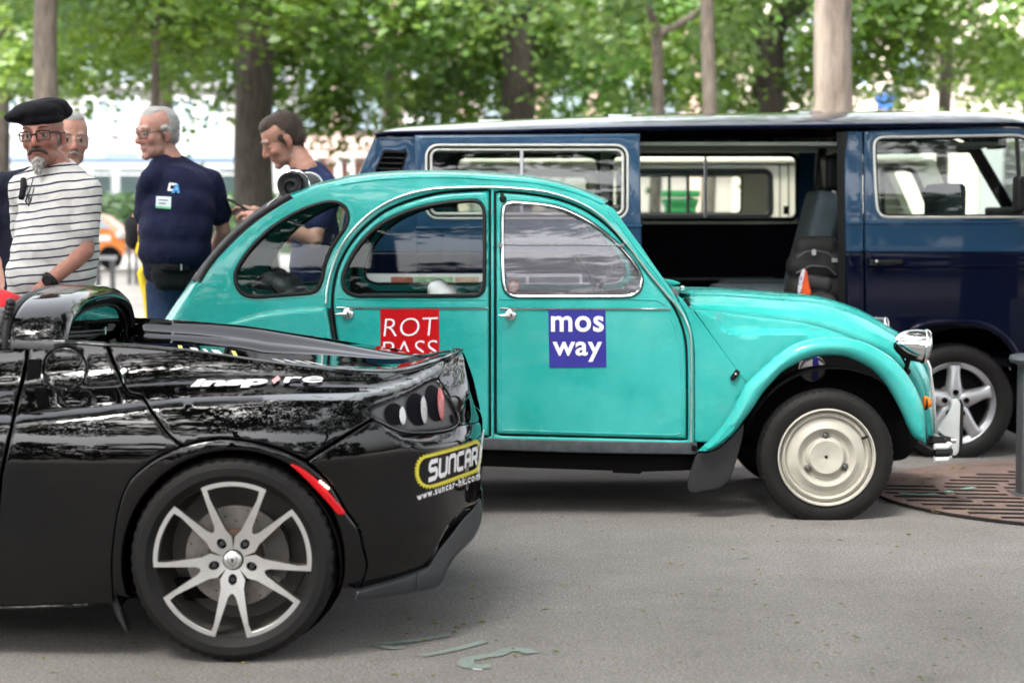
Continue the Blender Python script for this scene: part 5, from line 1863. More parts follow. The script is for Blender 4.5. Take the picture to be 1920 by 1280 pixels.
# seats
zc = at(1500, 540, 11.2).z
sb = at(1528, 470, 11.35)
def seat(px, Y, w=.52):
    p = at(px, 540, Y)
    R = Matrix.Rotation(rad(14), 3, 'Y')
    V, Fc = vbox((0, 0, 0), (.15, w, .66)); V = V @ np.array(R).T + np.array((p.x, Y, 1.13))
    s_ = bevelled('seat_back', V, Fc, BLUESEAT, van, .055, 4)
    V, Fc = vbox((p.x-.28, Y, .84), (.56, w, .17)); bevelled('seat_cushion', V, Fc, BLUESEAT, s_, .06, 4)
    V, Fc = vbox((p.x+.1, Y, 1.56), (.08, .26, .2)); bevelled('head_restraint', V, Fc, SEAL, s_, .035, 3)
    V, Fc = vtube([(p.x+.1, Y-.06, 1.4), (p.x+.11, Y-.06, 1.52)], .008, 6); mk('restraint_rod', V, Fc, CHROME, s_)
    V, Fc = vbox((p.x-.25, Y, .66), (.4, w*.8, .3)); mk('seat_base', V, Fc, DARKIN, s_, False)
seat(1520, 11.35); seat(1526, 12.05)
V, Fc = vtube([at(1545, 265, 11.5), at(1538, 330, 11.45), at(1530, 400, 11.4), at(1535, 415, 11.38)], [.03, .026, .03, .02], 8); mk('seat_belt', V, Fc, SEAL, van)
V, Fc = vbox(at(1770, 460, 11.35), (.14, .5, .7)); bevelled('driver_seat', V, Fc, BLUESEAT, van, .05, 3)
V, Fc = vbox(at(1985, 408, YVC), (.5, 1.6, .12)); bevelled('dashboard', V, Fc, SEAL, van, .03, 3)
V, Fc = vtube([np.array(at(1920, 392, 12.0)) + .2*np.array((math.sin(a)*.55, math.cos(a), math.sin(a)*.83)) for a in np.linspace(0, 2*math.pi, 32, endpoint=False)], .013, 8, True); mk('steering_wheel', V, Fc, SEAL, van)

def wheel_van(px, py, Y):
    c = at(px, py, Y)
    Rr = .228
    prof = [(0, .045), (.09, .045), (.10, .07), (Rr-.035, .09), (Rr-.03, .02), (Rr-.012, .004), (Rr-.004, -.004), (Rr, -.002), (Rr+.003, .02), (Rr, .12), (0, .12)]
    wh = lathe('wheel', prof, SILVER, van, 64, 'y', c)
    lathe('rim_well', [(0, .055), (Rr-.034, .075)], BLACKM, wh, 40, 'y', c)
    tread_tyre('tyre', .325, Rr-.004, .19, c + Vector((0, .075, 0)), wh)
    for k in range(5):
        a = rad(90 + 72*k)
        outer, prof2 = [], []
        n_ = 9
        rs = np.linspace(.0, Rr-.02, n_)
        ws = np.interp(rs, [0, .06, .11, .15, Rr-.03, Rr-.02], [.045, .052, .043, .036, .036, .05])
        G = []
        for u in np.linspace(-1, 1, 9):
            dep = -.012 - .02*(1-abs(u)**2.5)**.6 if abs(u) < 1 else .02
            row = []
            for r_, w_ in zip(rs, ws):
                rr, tt = r_, u*w_
                h = dep + .02*(r_/Rr)**2 * 1.0 + (.012 if r_ < .07 else 0)*0
                row.append((c.x + rr*math.cos(a) - tt*math.sin(a), c.y + h + .012, c.z + rr*math.sin(a) + tt*math.cos(a)))
            G.append(row)
        V, Fc = vgrid(np.array(G), True)
        mk('spoke', V, Fc, SILVER, wh, True, 60)
        a2 = a + rad(36)
        p = c + Vector((.063*math.cos(a), -.03, .063*math.sin(a)))
        V, Fc = vlathe([(0, .01), (.011, .008), (.0125, .0), (.0155, -.002), (.0155, .012)], 14, 'y', p); mk('bolt_hole', V, Fc, BLACKM, wh)
    lathe('hub_cap', [(0, -.034), (.022, -.033), (.03, -.026), (.032, -.01)], SILVER, wh, 28, 'y', c)
    return wh
w1 = wheel_van(1790, 756, 10.84)
w2 = wheel_van(940, 756, 10.84)
for o in [w1, w2, post, gt]:
    flip_y(o, YVC)

# backpack on the van's front bench
BAG = simple('black_backpack_cloth', (.006, .0055, .0055), .75, 0, .2, 30, .3, 200)
BAGG = simple('grey_backpack_cloth', (.03, .029, .03), .75, 0, .15, 30, .3, 200)
yb = 11.02
bp = thing('backpack', 'black and grey backpack with an orange ribbon on the van seat', 'backpack', at(1535, 590, yb))
def bx_(px, py, dy=0): return at(px, py, yb+dy)
blob('body', [('c', bx_(1510, 465), bx_(1552, 465), .07, .07), ('c', bx_(1505, 500), bx_(1562, 500), .095, .095), ('c', bx_(1503, 545), bx_(1562, 545), .10, .10), ('c', bx_(1505, 585), bx_(1562, 585), .095, .095)], BAG, bp, .012, 5)
blob('front_pocket', [('c', bx_(1518, 528, -.075), bx_(1545, 534, -.07), .045, .05), ('c', bx_(1516, 565, -.08), bx_(1553, 568, -.08), .05, .05), ('c', bx_(1516, 590, -.08), bx_(1556, 590, -.08), .05, .05)], BAGG, bp, .011, 4)
tube('zip_line', [bx_(px, py, -.1) for px, py in ((1495, 482), (1510, 472), (1530, 470), (1552, 474), (1566, 486))], .005, GREYPL, bp, 6)
tube('zip_line', [bx_(px, py, -.105) for px, py in ((1493, 512), (1520, 498), (1550, 500), (1568, 516))], .005, GREYPL, bp, 6)
V, Fc = join(vbox(bx_(1526, 473, -.115), (.02, .01, .03)), vbox(bx_(1565, 488, -.1), (.03, .01, .02))); mk('zip_pull', V, Fc, SILVER, bp, False)
OR = simple('orange_ribbon', (.75, .09, .01), .6, 0, .12, 40)
RIB = MB('patterned_ribbon'); RIB.set(Roughness=.7)
RIB.l(RIB.ramp(RIB.noise(90, 2), [(.35, (.25, .04, .3)), (.45, (.75, .72, .75)), (.6, (.7, .7, .72)), (.68, (.1, .12, .3))]), RIB.b.inputs['Base Color'])
V, Fc = vpanel(sp([(1508, 506), (1513, 508), (1517, 530), (1521, 552), (1512, 553), (1503, 551), (1503, 530)], 4, True), flat(10.88), thick=.012, rnd=.006, step=5, scale=SV); mk('orange_ribbon', V, Fc, OR, bp)
V, Fc = vpanel(sp([(1505, 505), (1510, 506), (1505, 530), (1501, 550), (1496, 549), (1499, 525)], 4, True), flat(10.875), thick=.006, rnd=.003, step=5, scale=SV); mk('patterned_ribbon', V, Fc, RIB.m, bp)

# ---------------------------------------------------------------- cream van beyond the blue one
YC = 13.9
YCC = YC + .86
SCR = F/YC
def f4(x, z): return YC + .08*np.clip(z-1.1, 0, None)
cv = thing('camper_van', 'cream van parked beyond the blue van, seen through its windows', 'van', (at(1300, 700, YCC).x, YCC, 0))
o4 = sp([(800, 300), (800, 300), (1740, 297), (1740, 297), (1758, 340), (1790, 408), (1800, 440), (1805, 700), (1805, 700), (790, 700), (790, 700), (792, 420)], 16)
hA = rrect(838, 322, 1120, 404, 12); hB = rrect(1160, 321, 1444, 405, 12)
hC = sp([(1655, 325), (1660, 318), (1700, 317), (1712, 322), (1730, 360), (1744, 400), (1738, 406), (1662, 406), (1655, 398)], 7, True)
hC2 = rrect(1560, 318, 1640, 406, 9)
cs = panel('side_panel', o4, f4, CREAMP, cv, holes=[hA, hB, hC, hC2], thick=.03, rnd=.01, step=20, scale=SCR)
for h in (hA, hB, hC, hC2):
    seal('window_seal', h, f4, .02, SEAL, cs)
    pane('window_pane', grow(h, -1), f4, MATS['clear_far_glass'], cs)
tube('window_bar', line3([(1290, 323), (1290, 404)], f4, 0, 20), .012, SEAL, cs)
for px in (1462, 1478, 1535):
    tube('body_groove', line3([(px, 304), (px, 690)], f4, -.001, 30), .008, simple('dark_cream_seam', (.3, .28, .22), .6) if 'dark_cream_seam' not in MATS else MATS['dark_cream_seam'], cs)  # grooves drawn in a darker cream
fs4 = flip_y(cs, YCC)
prof = [(0, 1.0), ]
zt, zg = at(1000, 281, YCC).z, at(1000, 301, YC).z
x0, x1 = at(800, 300, YC).x, at(1742, 300, YC).x
G = []
for u in np.linspace(-1, 1, 15):
    w = (1-abs(u)**3)**.6 if abs(u) < 1 else 0
    G.append([(x, YCC + u*(YCC-YC+.03), (zg + (zt-zg)*w) - d) for x, d in ((x0, .02), (x0+.15, 0), (x1-.2, 0), (x1, .03))])
V, Fc = vgrid(np.array(G)); mk('roof', V, Fc, CREAMP, cv, True, 40)
tube('roof_gutter', [(x0, YC-.02, zg), (x1, YC-.02, zg)], .02, CREAMP, cv)
qa, qb, qc = at(1742, 299, YC+.05), at(1790, 408, YC+.02), at(1805, 700, YC+.02)
V, Fc = vgrid(np.array([[(p.x + .06*(1-u*u), YCC + u*(YCC-p.y), p.z) for u in np.linspace(-1, 1, 7)] for p in (qa, qb)])); mk('windscreen', V, Fc, MATS['clear_far_glass'], cv)
V, Fc = vgrid(np.array([[(p.x + .06*(1-u*u), YCC + u*(YCC-p.y), p.z) for u in np.linspace(-1, 1, 7)] for p in (qb, qc)])); mk('front_panel', V, Fc, CREAMP, cv)
for yy in (YC+.08, 2*YCC-YC-.08):
    V, Fc = vbar((qa.x, yy, qa.z), (qb.x, yy, qb.z), .06); mk('windscreen_pillar', V, Fc, CREAMP, cv, False)
V, Fc = vbox(((x0+x1)/2, YCC, .5), (x1-x0, 1.6, .3)); mk('floor', V, Fc, DARKIN, cv, False)
for px in (930, 1660):
    c = at(px, 700, YC+.05); c.z = .32
    w_ = lathe('wheel', [(0, 0), (.15, 0), (.2, .03), (.2, .1)], CREAMP, cv, 32, 'y', c)
    lathe('tyre', [(.2, .02), (.3, -.02), (.32, .05), (.32, .16), (.2, .18)], RUBBER, w_, 40, 'y', c)

# ================================================================ black open roadster in front
YR, YRC = 5.95, 6.87
SR = 618.
XR = -.10
NE = 2.6
def plan5(x):
    w = np.clip(1 - (XR - x)/.85, 0, 1)
    w = np.where(x > XR, 1.0, w)
    u = np.power(np.clip(1 - w**NE, 0, 1), 1/NE)
    return YRC - .92*u
def base5(x, z):
    y = plan5(x) + 1.5*np.clip(z-.60, 0, .22)**2 + .5*np.clip(.42-z, 0, None)**2
    t = np.clip((-1.22-x)/.9, 0, 1)
    return y + .07*t*t*(3-2*t)*(1 + .0*z)
S1 = [(-260, 632), (-100, 633), (53, 636), (122, 637.5), (194, 643), (240, 645), (297, 650), (365, 656.5), (469, 672), (560, 685), (620, 693), (680, 699), (740, 699), (790, 690), (833, 675)]
S2 = [(-260, 812), (-100, 802), (0, 790), (59, 781), (178, 766), (291, 750), (330, 746), (443, 739.5), (540, 737), (600, 737), (651, 736), (692, 732), (737, 722), (772, 710), (806, 692), (834, 676)]
LU = [(640, 760), (700, 784), (720, 796), (751, 811), (806, 814), (846, 806), (862, 797), (900, 790)]
LL = [(640, 770), (705, 790), (730, 812), (770, 834), (830, 837), (870, 829), (903, 812)]
def curve_xz(pts, f):
    P = onto(resample_n(sp(pts, 8), 90), f)
    i = np.argsort(P[:, 0])
    return P[i, 0], P[i, 2]
def lean5(x, z):
    return np.clip((x+.46)/.25, 0, 1)*np.clip((z-.755)/.12, 0, 1)**1.4*.27
DEP = ([-2.5, -1.4, -1.0, -.75, -.5, -.35, -.27, -.21], [.20, .22, .22, .22, .20, .16, .10, .02])
_s2 = curve_xz(S2, lambda x, z: base5(x, z) + lean5(x, z))
_s1 = curve_xz(S1, lambda x, z: base5(x, z) + lean5(x, z) + np.interp(x, *DEP))
_lu, _ll = curve_xz(LU, base5), curve_xz(LL, base5)
def f5(x, z):
    y = base5(x, z)
    z2 = np.interp(x, *_s2); z1 = np.interp(x, *_s1)
    h = np.maximum(z1 - z2, .010)
    t = np.clip((z - z2 + .022)/(h + .022), 0, 1)
    depth = np.interp(x, *DEP)
    y = y + depth*(t*t*1.07/(t*t+.07))
    zu = np.interp(x, *_lu); zl = np.interp(x, *_ll)
    amp = .085*np.clip((x+.43)/.09, 0, 1)
    s = np.clip((z - zl)/np.maximum(zu-zl, .006), 0, 1)
    s = s*s*(3-2*s)
    k = lean5(x, np.minimum(z, z2))
    return np.minimum(y + amp*s*(z < z2+.4) + k, YRC+.02)
b0 = at(200, 1242, YRC)
rd = thing('roadster', 'glossy black open roadster with silver ten spoke wheels, cut off by the photo edge', 'sports car', (b0.x, YRC, 0))
mir = []
arch_o = [(212, 1130), (208, 1060), (213, 1000), (225, 940), (243, 900), (258, 884), (297, 854), (341, 835.5)]
s1l = sp(S1, 8); s2l = sp(S2, 8)
def seg(L, a, b):
    return np.array([p for p in L if a <= p[0] <= b])
# door
door = np.concatenate([seg(s1l, -261, 47), sp([(51, 637), (44, 690), (27, 760), (10, 840), (-2, 900), (-8, 1000), (-6, 1136)], 9), np.array([(-260, 1142)])])
mir.append(panel('door', door, f5, BLACKP, rd, thick=.03, rnd=.004, step=11, scale=SR))
side = np.concatenate([np.array([(57, 636.3)]), seg(s1l, 60, 192), sp([(196, 643.5), (206, 668), (222, 705), (238, 735), (262, 744), (282, 772), (312, 812), (337, 836)], 7), sp(arch_o[::-1], 8)[1:], np.array([(-1, 1136)]), sp([(-3, 1000), (4, 902), (16, 842), (33, 762), (50, 692), (57, 637)], 9)[:-1]])
fuel = np.stack([121 + 41*np.cos(np.linspace(0, 2*np.pi, 48, endpoint=False)), 691 + 39.5*np.sin(np.linspace(0, 2*np.pi, 48, endpoint=False))], 1)
sp_ = panel('side_panel', side, f5, BLACKP, rd, holes=[grow(fuel, .8)], thick=.03, rnd=.004, step=10, scale=SR)
mir.append(sp_)
panel('charge_flap', fuel, f5, BLACKP, sp_, thick=.02, rnd=.004, step=9, scale=SR)
lamp = sp([(689, 772), (696, 764), (729, 750), (772, 730), (806, 711), (818, 712), (828, 724), (841, 746), (852, 768), (858, 784), (857, 795), (846, 803), (822, 808.5), (790, 811), (760, 810), (735, 802), (715, 792), (697, 783)], 6, True)
up = np.concatenate([np.array([(200, 644)]), seg(s1l, 203, 832), sp([(834, 676), (828, 694), (820, 708)], 5),
                     sp([(806, 709), (772, 728), (729, 748), (694, 762), (686, 772), (696, 784)], 5), sp([(690, 788), (640, 818), (600, 843), (573, 861)], 8),
                     sp([(560, 854), (520, 838), (480, 827.5), (415, 820), (371, 826), (346, 834)], 8), sp([(340, 833), (316, 812), (287, 771), (267, 741), (242, 733), (227, 704), (211, 668), (201, 645)], 7)[:-1]])
cl = panel('rear_clamshell', up, f5, BLACKP, rd, thick=.02, rnd=.004, step=9, scale=SR)
mir.append(cl)
bump_o = np.concatenate([sp([(577, 866), (604, 848), (644, 823), (694, 791), (700, 788)], 8), sp([(715, 797), (735, 806), (760, 814), (790, 815), (822, 813), (846, 808), (861, 799), (880, 797), (898, 793)], 6), sp([(901.5, 800), (903, 850), (902, 900), (898, 936)], 9),
                         sp([(890, 944), (870, 953), (846, 976), (829, 1004), (815, 1034), (800, 1062)], 8), sp([(771, 1075), (724, 1091), (678, 1104)], 9), sp([(690, 1058), (684, 1030), (674, 990), (651, 957), (619, 904), (590, 874)], 9)])
bu = panel('rear_bumper', bump_o, f5, BLACKP, rd, thick=.02, rnd=.004, step=8, scale=SR)
mir.append(bu)
# lamp cluster
def f5l(x, z): return f5(x, z) + .018
lh = panel('tail_lamp', grow(lamp, -1), f5l, simple('lamp_housing_grey', (.055, .055, .058), .45, 0, .1), rd, thick=.02, rnd=.012, step=7, scale=SR)
seal('lamp_rim', lamp, f5, .004, BLACKP, lh, .004)
def ell(cx, cy, rx, ry, rot=0, n=28):
    a = np.linspace(0, 2*np.pi, n, endpoint=False)
    x, y = rx*np.cos(a), ry*np.sin(a); r = rad(rot)
    return np.stack([cx + x*math.cos(r) - y*math.sin(r), cy + x*math.sin(r) + y*math.cos(r)], 1)
for (cx, cy, rx, ry, lx, ly, lrx, lry, mt) in ((739, 777, 18, 21, 755, 780, 6, 17, WHITEL), (782, 768, 20, 31, 795, 769, 6, 26, CLEARL), (814, 756, 17, 35, 827, 757, 6.5, 31, PINKL)):
    V, Fc = vpanel(ell(cx, cy, rx, ry, -12), f5, thick=.004, rnd=.0, step=7, scale=SR, off=.012); mk('lamp_recess', V, Fc, DARKIN, lh)
    V, Fc = vpanel(ell(lx, ly, lrx, lry, -4), f5, thick=.012, rnd=.007, step=5, scale=SR, off=.000); mk('lens', V, Fc, mt, lh)
V, Fc = vpanel(ell(848, 786, 3.2, 9, -15), f5, thick=.004, rnd=.003, step=4, scale=SR, off=.008); mk('lens', V, Fc, DARKIN, lh)
mir.append(lh)
tp = panel('tail_panel', sp([(838, 678), (852, 670), (866, 664), (872, 690), (880, 730), (890, 765), (897, 789), (880, 794), (863, 796), (858, 778), (843, 744), (830, 722), (823, 709)], 6, True), f5, BLACKP, rd, thick=.02, rnd=.004, step=8, scale=SR)
mir.append(tp)
# flange round the rear wheel with the red side light
c436 = (436, 1050)
fo = sp([(210, 1120), (207, 1060), (212, 1000), (224, 940), (242, 900), (257, 884), (296, 855), (340, 837), (371, 828), (415, 822), (480, 829.5), (540, 848), (571, 865), (617, 905), (649, 958), (672, 991), (682, 1030), (689, 1060), (680, 1104)], 8)
fi = np.array([(436 + 207*math.cos(a), 1052 + 207*math.sin(a)) for a in np.linspace(rad(14), rad(-199), 60)])
def f5a(x, z): return base5(x, z) + .002
fl = panel('arch_flange', np.concatenate([fo, fi]), f5a, BLACKP, rd, thick=.05, rnd=.012, step=9, scale=SR)
mir.append(fl)
red = sp([(545, 871), (560, 874), (585, 891), (610, 915), (632, 940), (648, 961), (634, 964), (618, 946), (596, 922), (570, 895)], 5, True)
rl = panel('side_light', red, f5a, REDL, rd, thick=.01, rnd=.005, step=6, scale=SR, off=-.006)
mir.append(rl)
LED = MB('lit_red_led'); LED.set(Roughness=.3); LED.b.inputs['Base Color'].default_value = (.9, .3, .25, 1)
LED.b.inputs['Emission Color'].default_value = (1, .35, .25, 1); LED.b.inputs['Emission Strength'].default_value = 2.5
for px, py in ((598.5, 906), (603, 910), (608, 914.5), (612.5, 918.5)):
    c = at(px, py, 5.95); c.y = float(f5a(np.array([c.x]), np.array([c.z]))[0]) - .008
    V, Fc = vlathe([(0, -.003), (.0035, -.001), (.004, .002)], 10, 'y', c); mk('led', V, Fc, LED.m, rl)
c0 = at(436, 1050, 6.1)
V, Fc = vlathe([(.345, -.13), (.345, .25)], 40, 'y', c0, -10, 200); V2_, F2_ = vlathe([(.345, .25), (0, .25)], 40, 'y', c0)
V, Fc = join((V, Fc), (V2_, F2_)); mir.append(mk('wheelhouse', V, Fc, BLACKM, rd))
mir.append(panel('mud_flap', sp([(223, 990), (212, 998), (204, 1030), (203, 1100), (213, 1145), (236, 1188), (240, 1183), (228, 1145), (225, 1070)], 8, True), flat(6.0), PLAST, rd, thick=.03, rnd=.008, step=10, scale=SR))
V, Fc = vpanel(sp([(820, 1030), (829, 1006), (846, 979), (870, 956), (880, 960), (880, 1000), (840, 1040)], 8, True), lambda x, z: plan5(x)+.07, thick=.01, rnd=0, step=9, scale=SR); mir.append(mk('duct_back', V, Fc, BLACKM, rd))
# diffuser
def f5d(x, z): return plan5(x) + .03 - .05*np.clip((.42-z)/.2, 0, 1)
dif = np.concatenate([sp([(664, 1124), (729, 1117), (783, 1107), (822, 1096), (838, 1066), (853, 1042), (886, 1008), (900, 984), (903.5, 962), (901, 944)], 7), sp([(896, 942), (884, 958), (866, 976), (846, 1002), (822, 1032), (803, 1063)], 7), sp([(771, 1077), (724, 1093), (668, 1108)], 8)])
mir.append(panel('diffuser', dif, f5d, PLAST, rd, thick=.10, rnd=.008, step=8, scale=SR))
tube('diffuser_rib', line3([(786, 1072), (784, 1090), (783, 1106)], f5d, -.003, 6), .003, PLAST, rd)
tube('diffuser_edge', line3([(664, 1124), (729, 1117), (783, 1107), (822, 1096), (838, 1066), (853, 1042), (886, 1008), (898, 984), (902, 962)], f5d, .005, 7), .004, PLAST, rd)

# deck between the shoulders, ending in the tail lip
edge = []
for p in S1[3:]:
    q = onto(np.array([p]), f5)[0]; edge.append(q)
edge = resample_n(np.array(edge), 34)
LIP = [(692, 731), (703, 731), (737, 722), (772, 710), (806, 692), (835, 675), (856, 661), (868, 655)]
lip3 = np.array([tuple(edge[-1])] + [tuple(at(px, py, yy)) for px, py, yy in ((845, 668, 6.70), (858, 660, 6.79), (867, 655, YRC))])
lip3 = resample_n(lip3, 26)
front = np.array([(-1.40, y, .945 - .09*min(1, (y-6.28)/.14)) for y in np.linspace(edge[0][1], YRC, 26)])
front[0] = edge[0]
nL, nV = 34, 26
D = np.zeros((nL, nV, 3))
xf = front[:, 0]
for j in range(nV):
    v = j/(nV-1)
    e = lip3[j]
    for i in range(nL):
        t = i/(nL-1)
        ex = edge[i]
        # edge row follows the shoulder, inner rows go straight back and curl up into the lip
        x = front[j, 0]*(1-t) + e[0]*t if j > 0 else ex[0]
        y = (ex[1] + (YRC-ex[1])*v)*(1-t**3) + e[1]*t**3 if j > 0 else ex[1]
        zed = np.interp(x, edge[:, 0], edge[:, 2])
        s_ = np.clip(v/.16, 0, 1); s_ = s_*s_*(3-2*s_)
        val = zed - .045*s_*np.clip((.92-t)/.5, 0, 1)
        k = np.clip((t-.80)/.20, 0, 1)**2.2
        D[i, j] = (x, y, val*(1-k) + e[2]*k)
D[-1] = lip3
full = np.concatenate([D, (D*np.array((1, -1, 1)) + np.array((0, 2*YRC, 0)))[:, ::-1][:, 1:]], 1)
V, Fc = vgrid(full, False)
dk = mk('rear_deck', V, Fc, BLACKP, rd, True, 60); fix(dk.data)
s = dk.modifiers.new('thickness', 'SOLIDIFY'); s.thickness = .012; s.offset = -1
tube('tail_lip_edge', lip3, .004, BLACKP, dk, 8)
lf = lip3.copy(); lf[:, 1] = 2*YRC - lf[:, 1]; tube('tail_lip_edge', lf, .004, BLACKP, dk, 8)
def deckP(t, v, up=.003):
    i, j = t*(nL-1), v*(nV-1)
    i0, j0 = min(int(i), nL-2), min(int(j), nV-2); a, b = i-i0, j-j0
    p = D[i0, j0]*(1-a)*(1-b) + D[i0+1, j0]*a*(1-b) + D[i0, j0+1]*(1-a)*b + D[i0+1, j0+1]*a*b
    return p + np.array((0, 0, up))
def deck_patch(name, t0, t1, v0, v1, mat, shear=0, n=6):
    G = [[deckP(min(.999, t0+(t1-t0)*a/n + shear*b/n), v0+(v1-v0)*b/n) for b in range(n+1)] for a in range(n+1)]
    V, Fc = vgrid(np.array(G)); return mk(name, V, Fc, mat, dk, True)
deck_patch('deck_print', .25, .262, .5, .98, YELLOWF, -.05); deck_patch('deck_print', .40, .412, .5, .98, YELLOWF, -.05)
for a, b in ((.29, .31), (.325, .335), (.35, .372)): deck_patch('deck_print', a, b, .55, .9, WHITEF, -.05)
for k in range(4): deck_patch('deck_print', .57+.03*k, .58+.03*k, .4, .75, WHITEF, -.09)

# roll-over hoop with the rear window
xa, xb = -1.595, -1.41
def arch(hw, zb, zt, e, n=40):
    a = np.linspace(0, math.pi, n)
    return [(YRC - hw*np.sign(math.cos(t))*abs(math.cos(t))**(2/e), zb + (zt-zb)*abs(math.sin(t))**(2/e)) for t in a]
rows = [(xa, .55, 1.04, 2.6), (xa, .595, 1.085, 2.6), (xa+.012, .61, 1.1, 2.6), (xa+.03, .616, 1.104, 2.6), (xb-.05, .612, 1.102, 2.6), (xb-.022, .604, 1.094, 2.6), (xb-.006, .588, 1.078, 2.6), (xb, .57, 1.058, 2.6), (xb-.008, .54, 1.043, 2.5), (xb-.09, .52, 1.03, 2.5)]
G = np.array([[(x, y, z) for y, z in arch(hw, .925, zt, e)] for x, hw, zt, e in rows])
V, Fc = vgrid(G[:8], True)
hp = mk('roll_hoop', V, Fc, BLACKP, rd, True, 45); fix(hp.data)
V, Fc = vgrid(G[7:], True)
mk('hoop_lining', V, Fc, BLACKM, rd, True, 45)
A = arch(.53, .90, 1.035, 2.5)
V = [(xb-.03, y, z) for y, z in A]
mk('rear_window', V + [(xb-.03, YRC, .90)], [(i, i+1, len(V)) for i in range(len(V)-1)], glass('roadster_rear_glass', (.16, .26, .23), 1.0, .0), rd, False)
tube('window_gasket', [(xb-.028, y, z) for y, z in A], .007, SEAL, rd, 6)
tube('hoop_seal', [(xa-.004, y, z) for y, z in arch(.6, .93, 1.09, 2.6)], .014, SEAL, rd, 8)
for k in range(7):
    c = at(8 + 2*k, 622 - 9*k, 6.32)
    V, Fc = vlathe([(0, -.016), (.014, -.01), (.017, 0), (.014, .01), (0, .016)], 12, 'y', c); mk('seal_rib', V, Fc, SEAL, hp)
V, Fc = vbar((xa+.02, 6.262, .945), (xb-.03, 6.262, .938), .03, .022); bevelled('hoop_foot', V, Fc, GREYPL, hp, .008)
# cabin: seats, rear bulkhead, floor
V, Fc = vbox((-1.66, YRC-.32, .80), (.12, .42, .5)); bevelled('seat', V, Fc, LEATHER, rd, .05, 3)
V, Fc = vbox((-1.66, YRC+.32, .80), (.12, .42, .5)); bevelled('seat', V, Fc, LEATHER, rd, .05, 3)
V, Fc = vbox((-1.50, YRC, .60), (.04, 1.3, .6)); mk('bulkhead', V, Fc, BLACKM, rd, False)
V, Fc = vbox((-1.7, YRC, .20), (1.7, 1.55, .06)); mk('floor', V, Fc, BLACKM, rd, False)
V, Fc = vbox((-.78, YRC, .48), (.7, 1.2, .44)); mk('inner_body', V, Fc, BLACKM, rd, False)

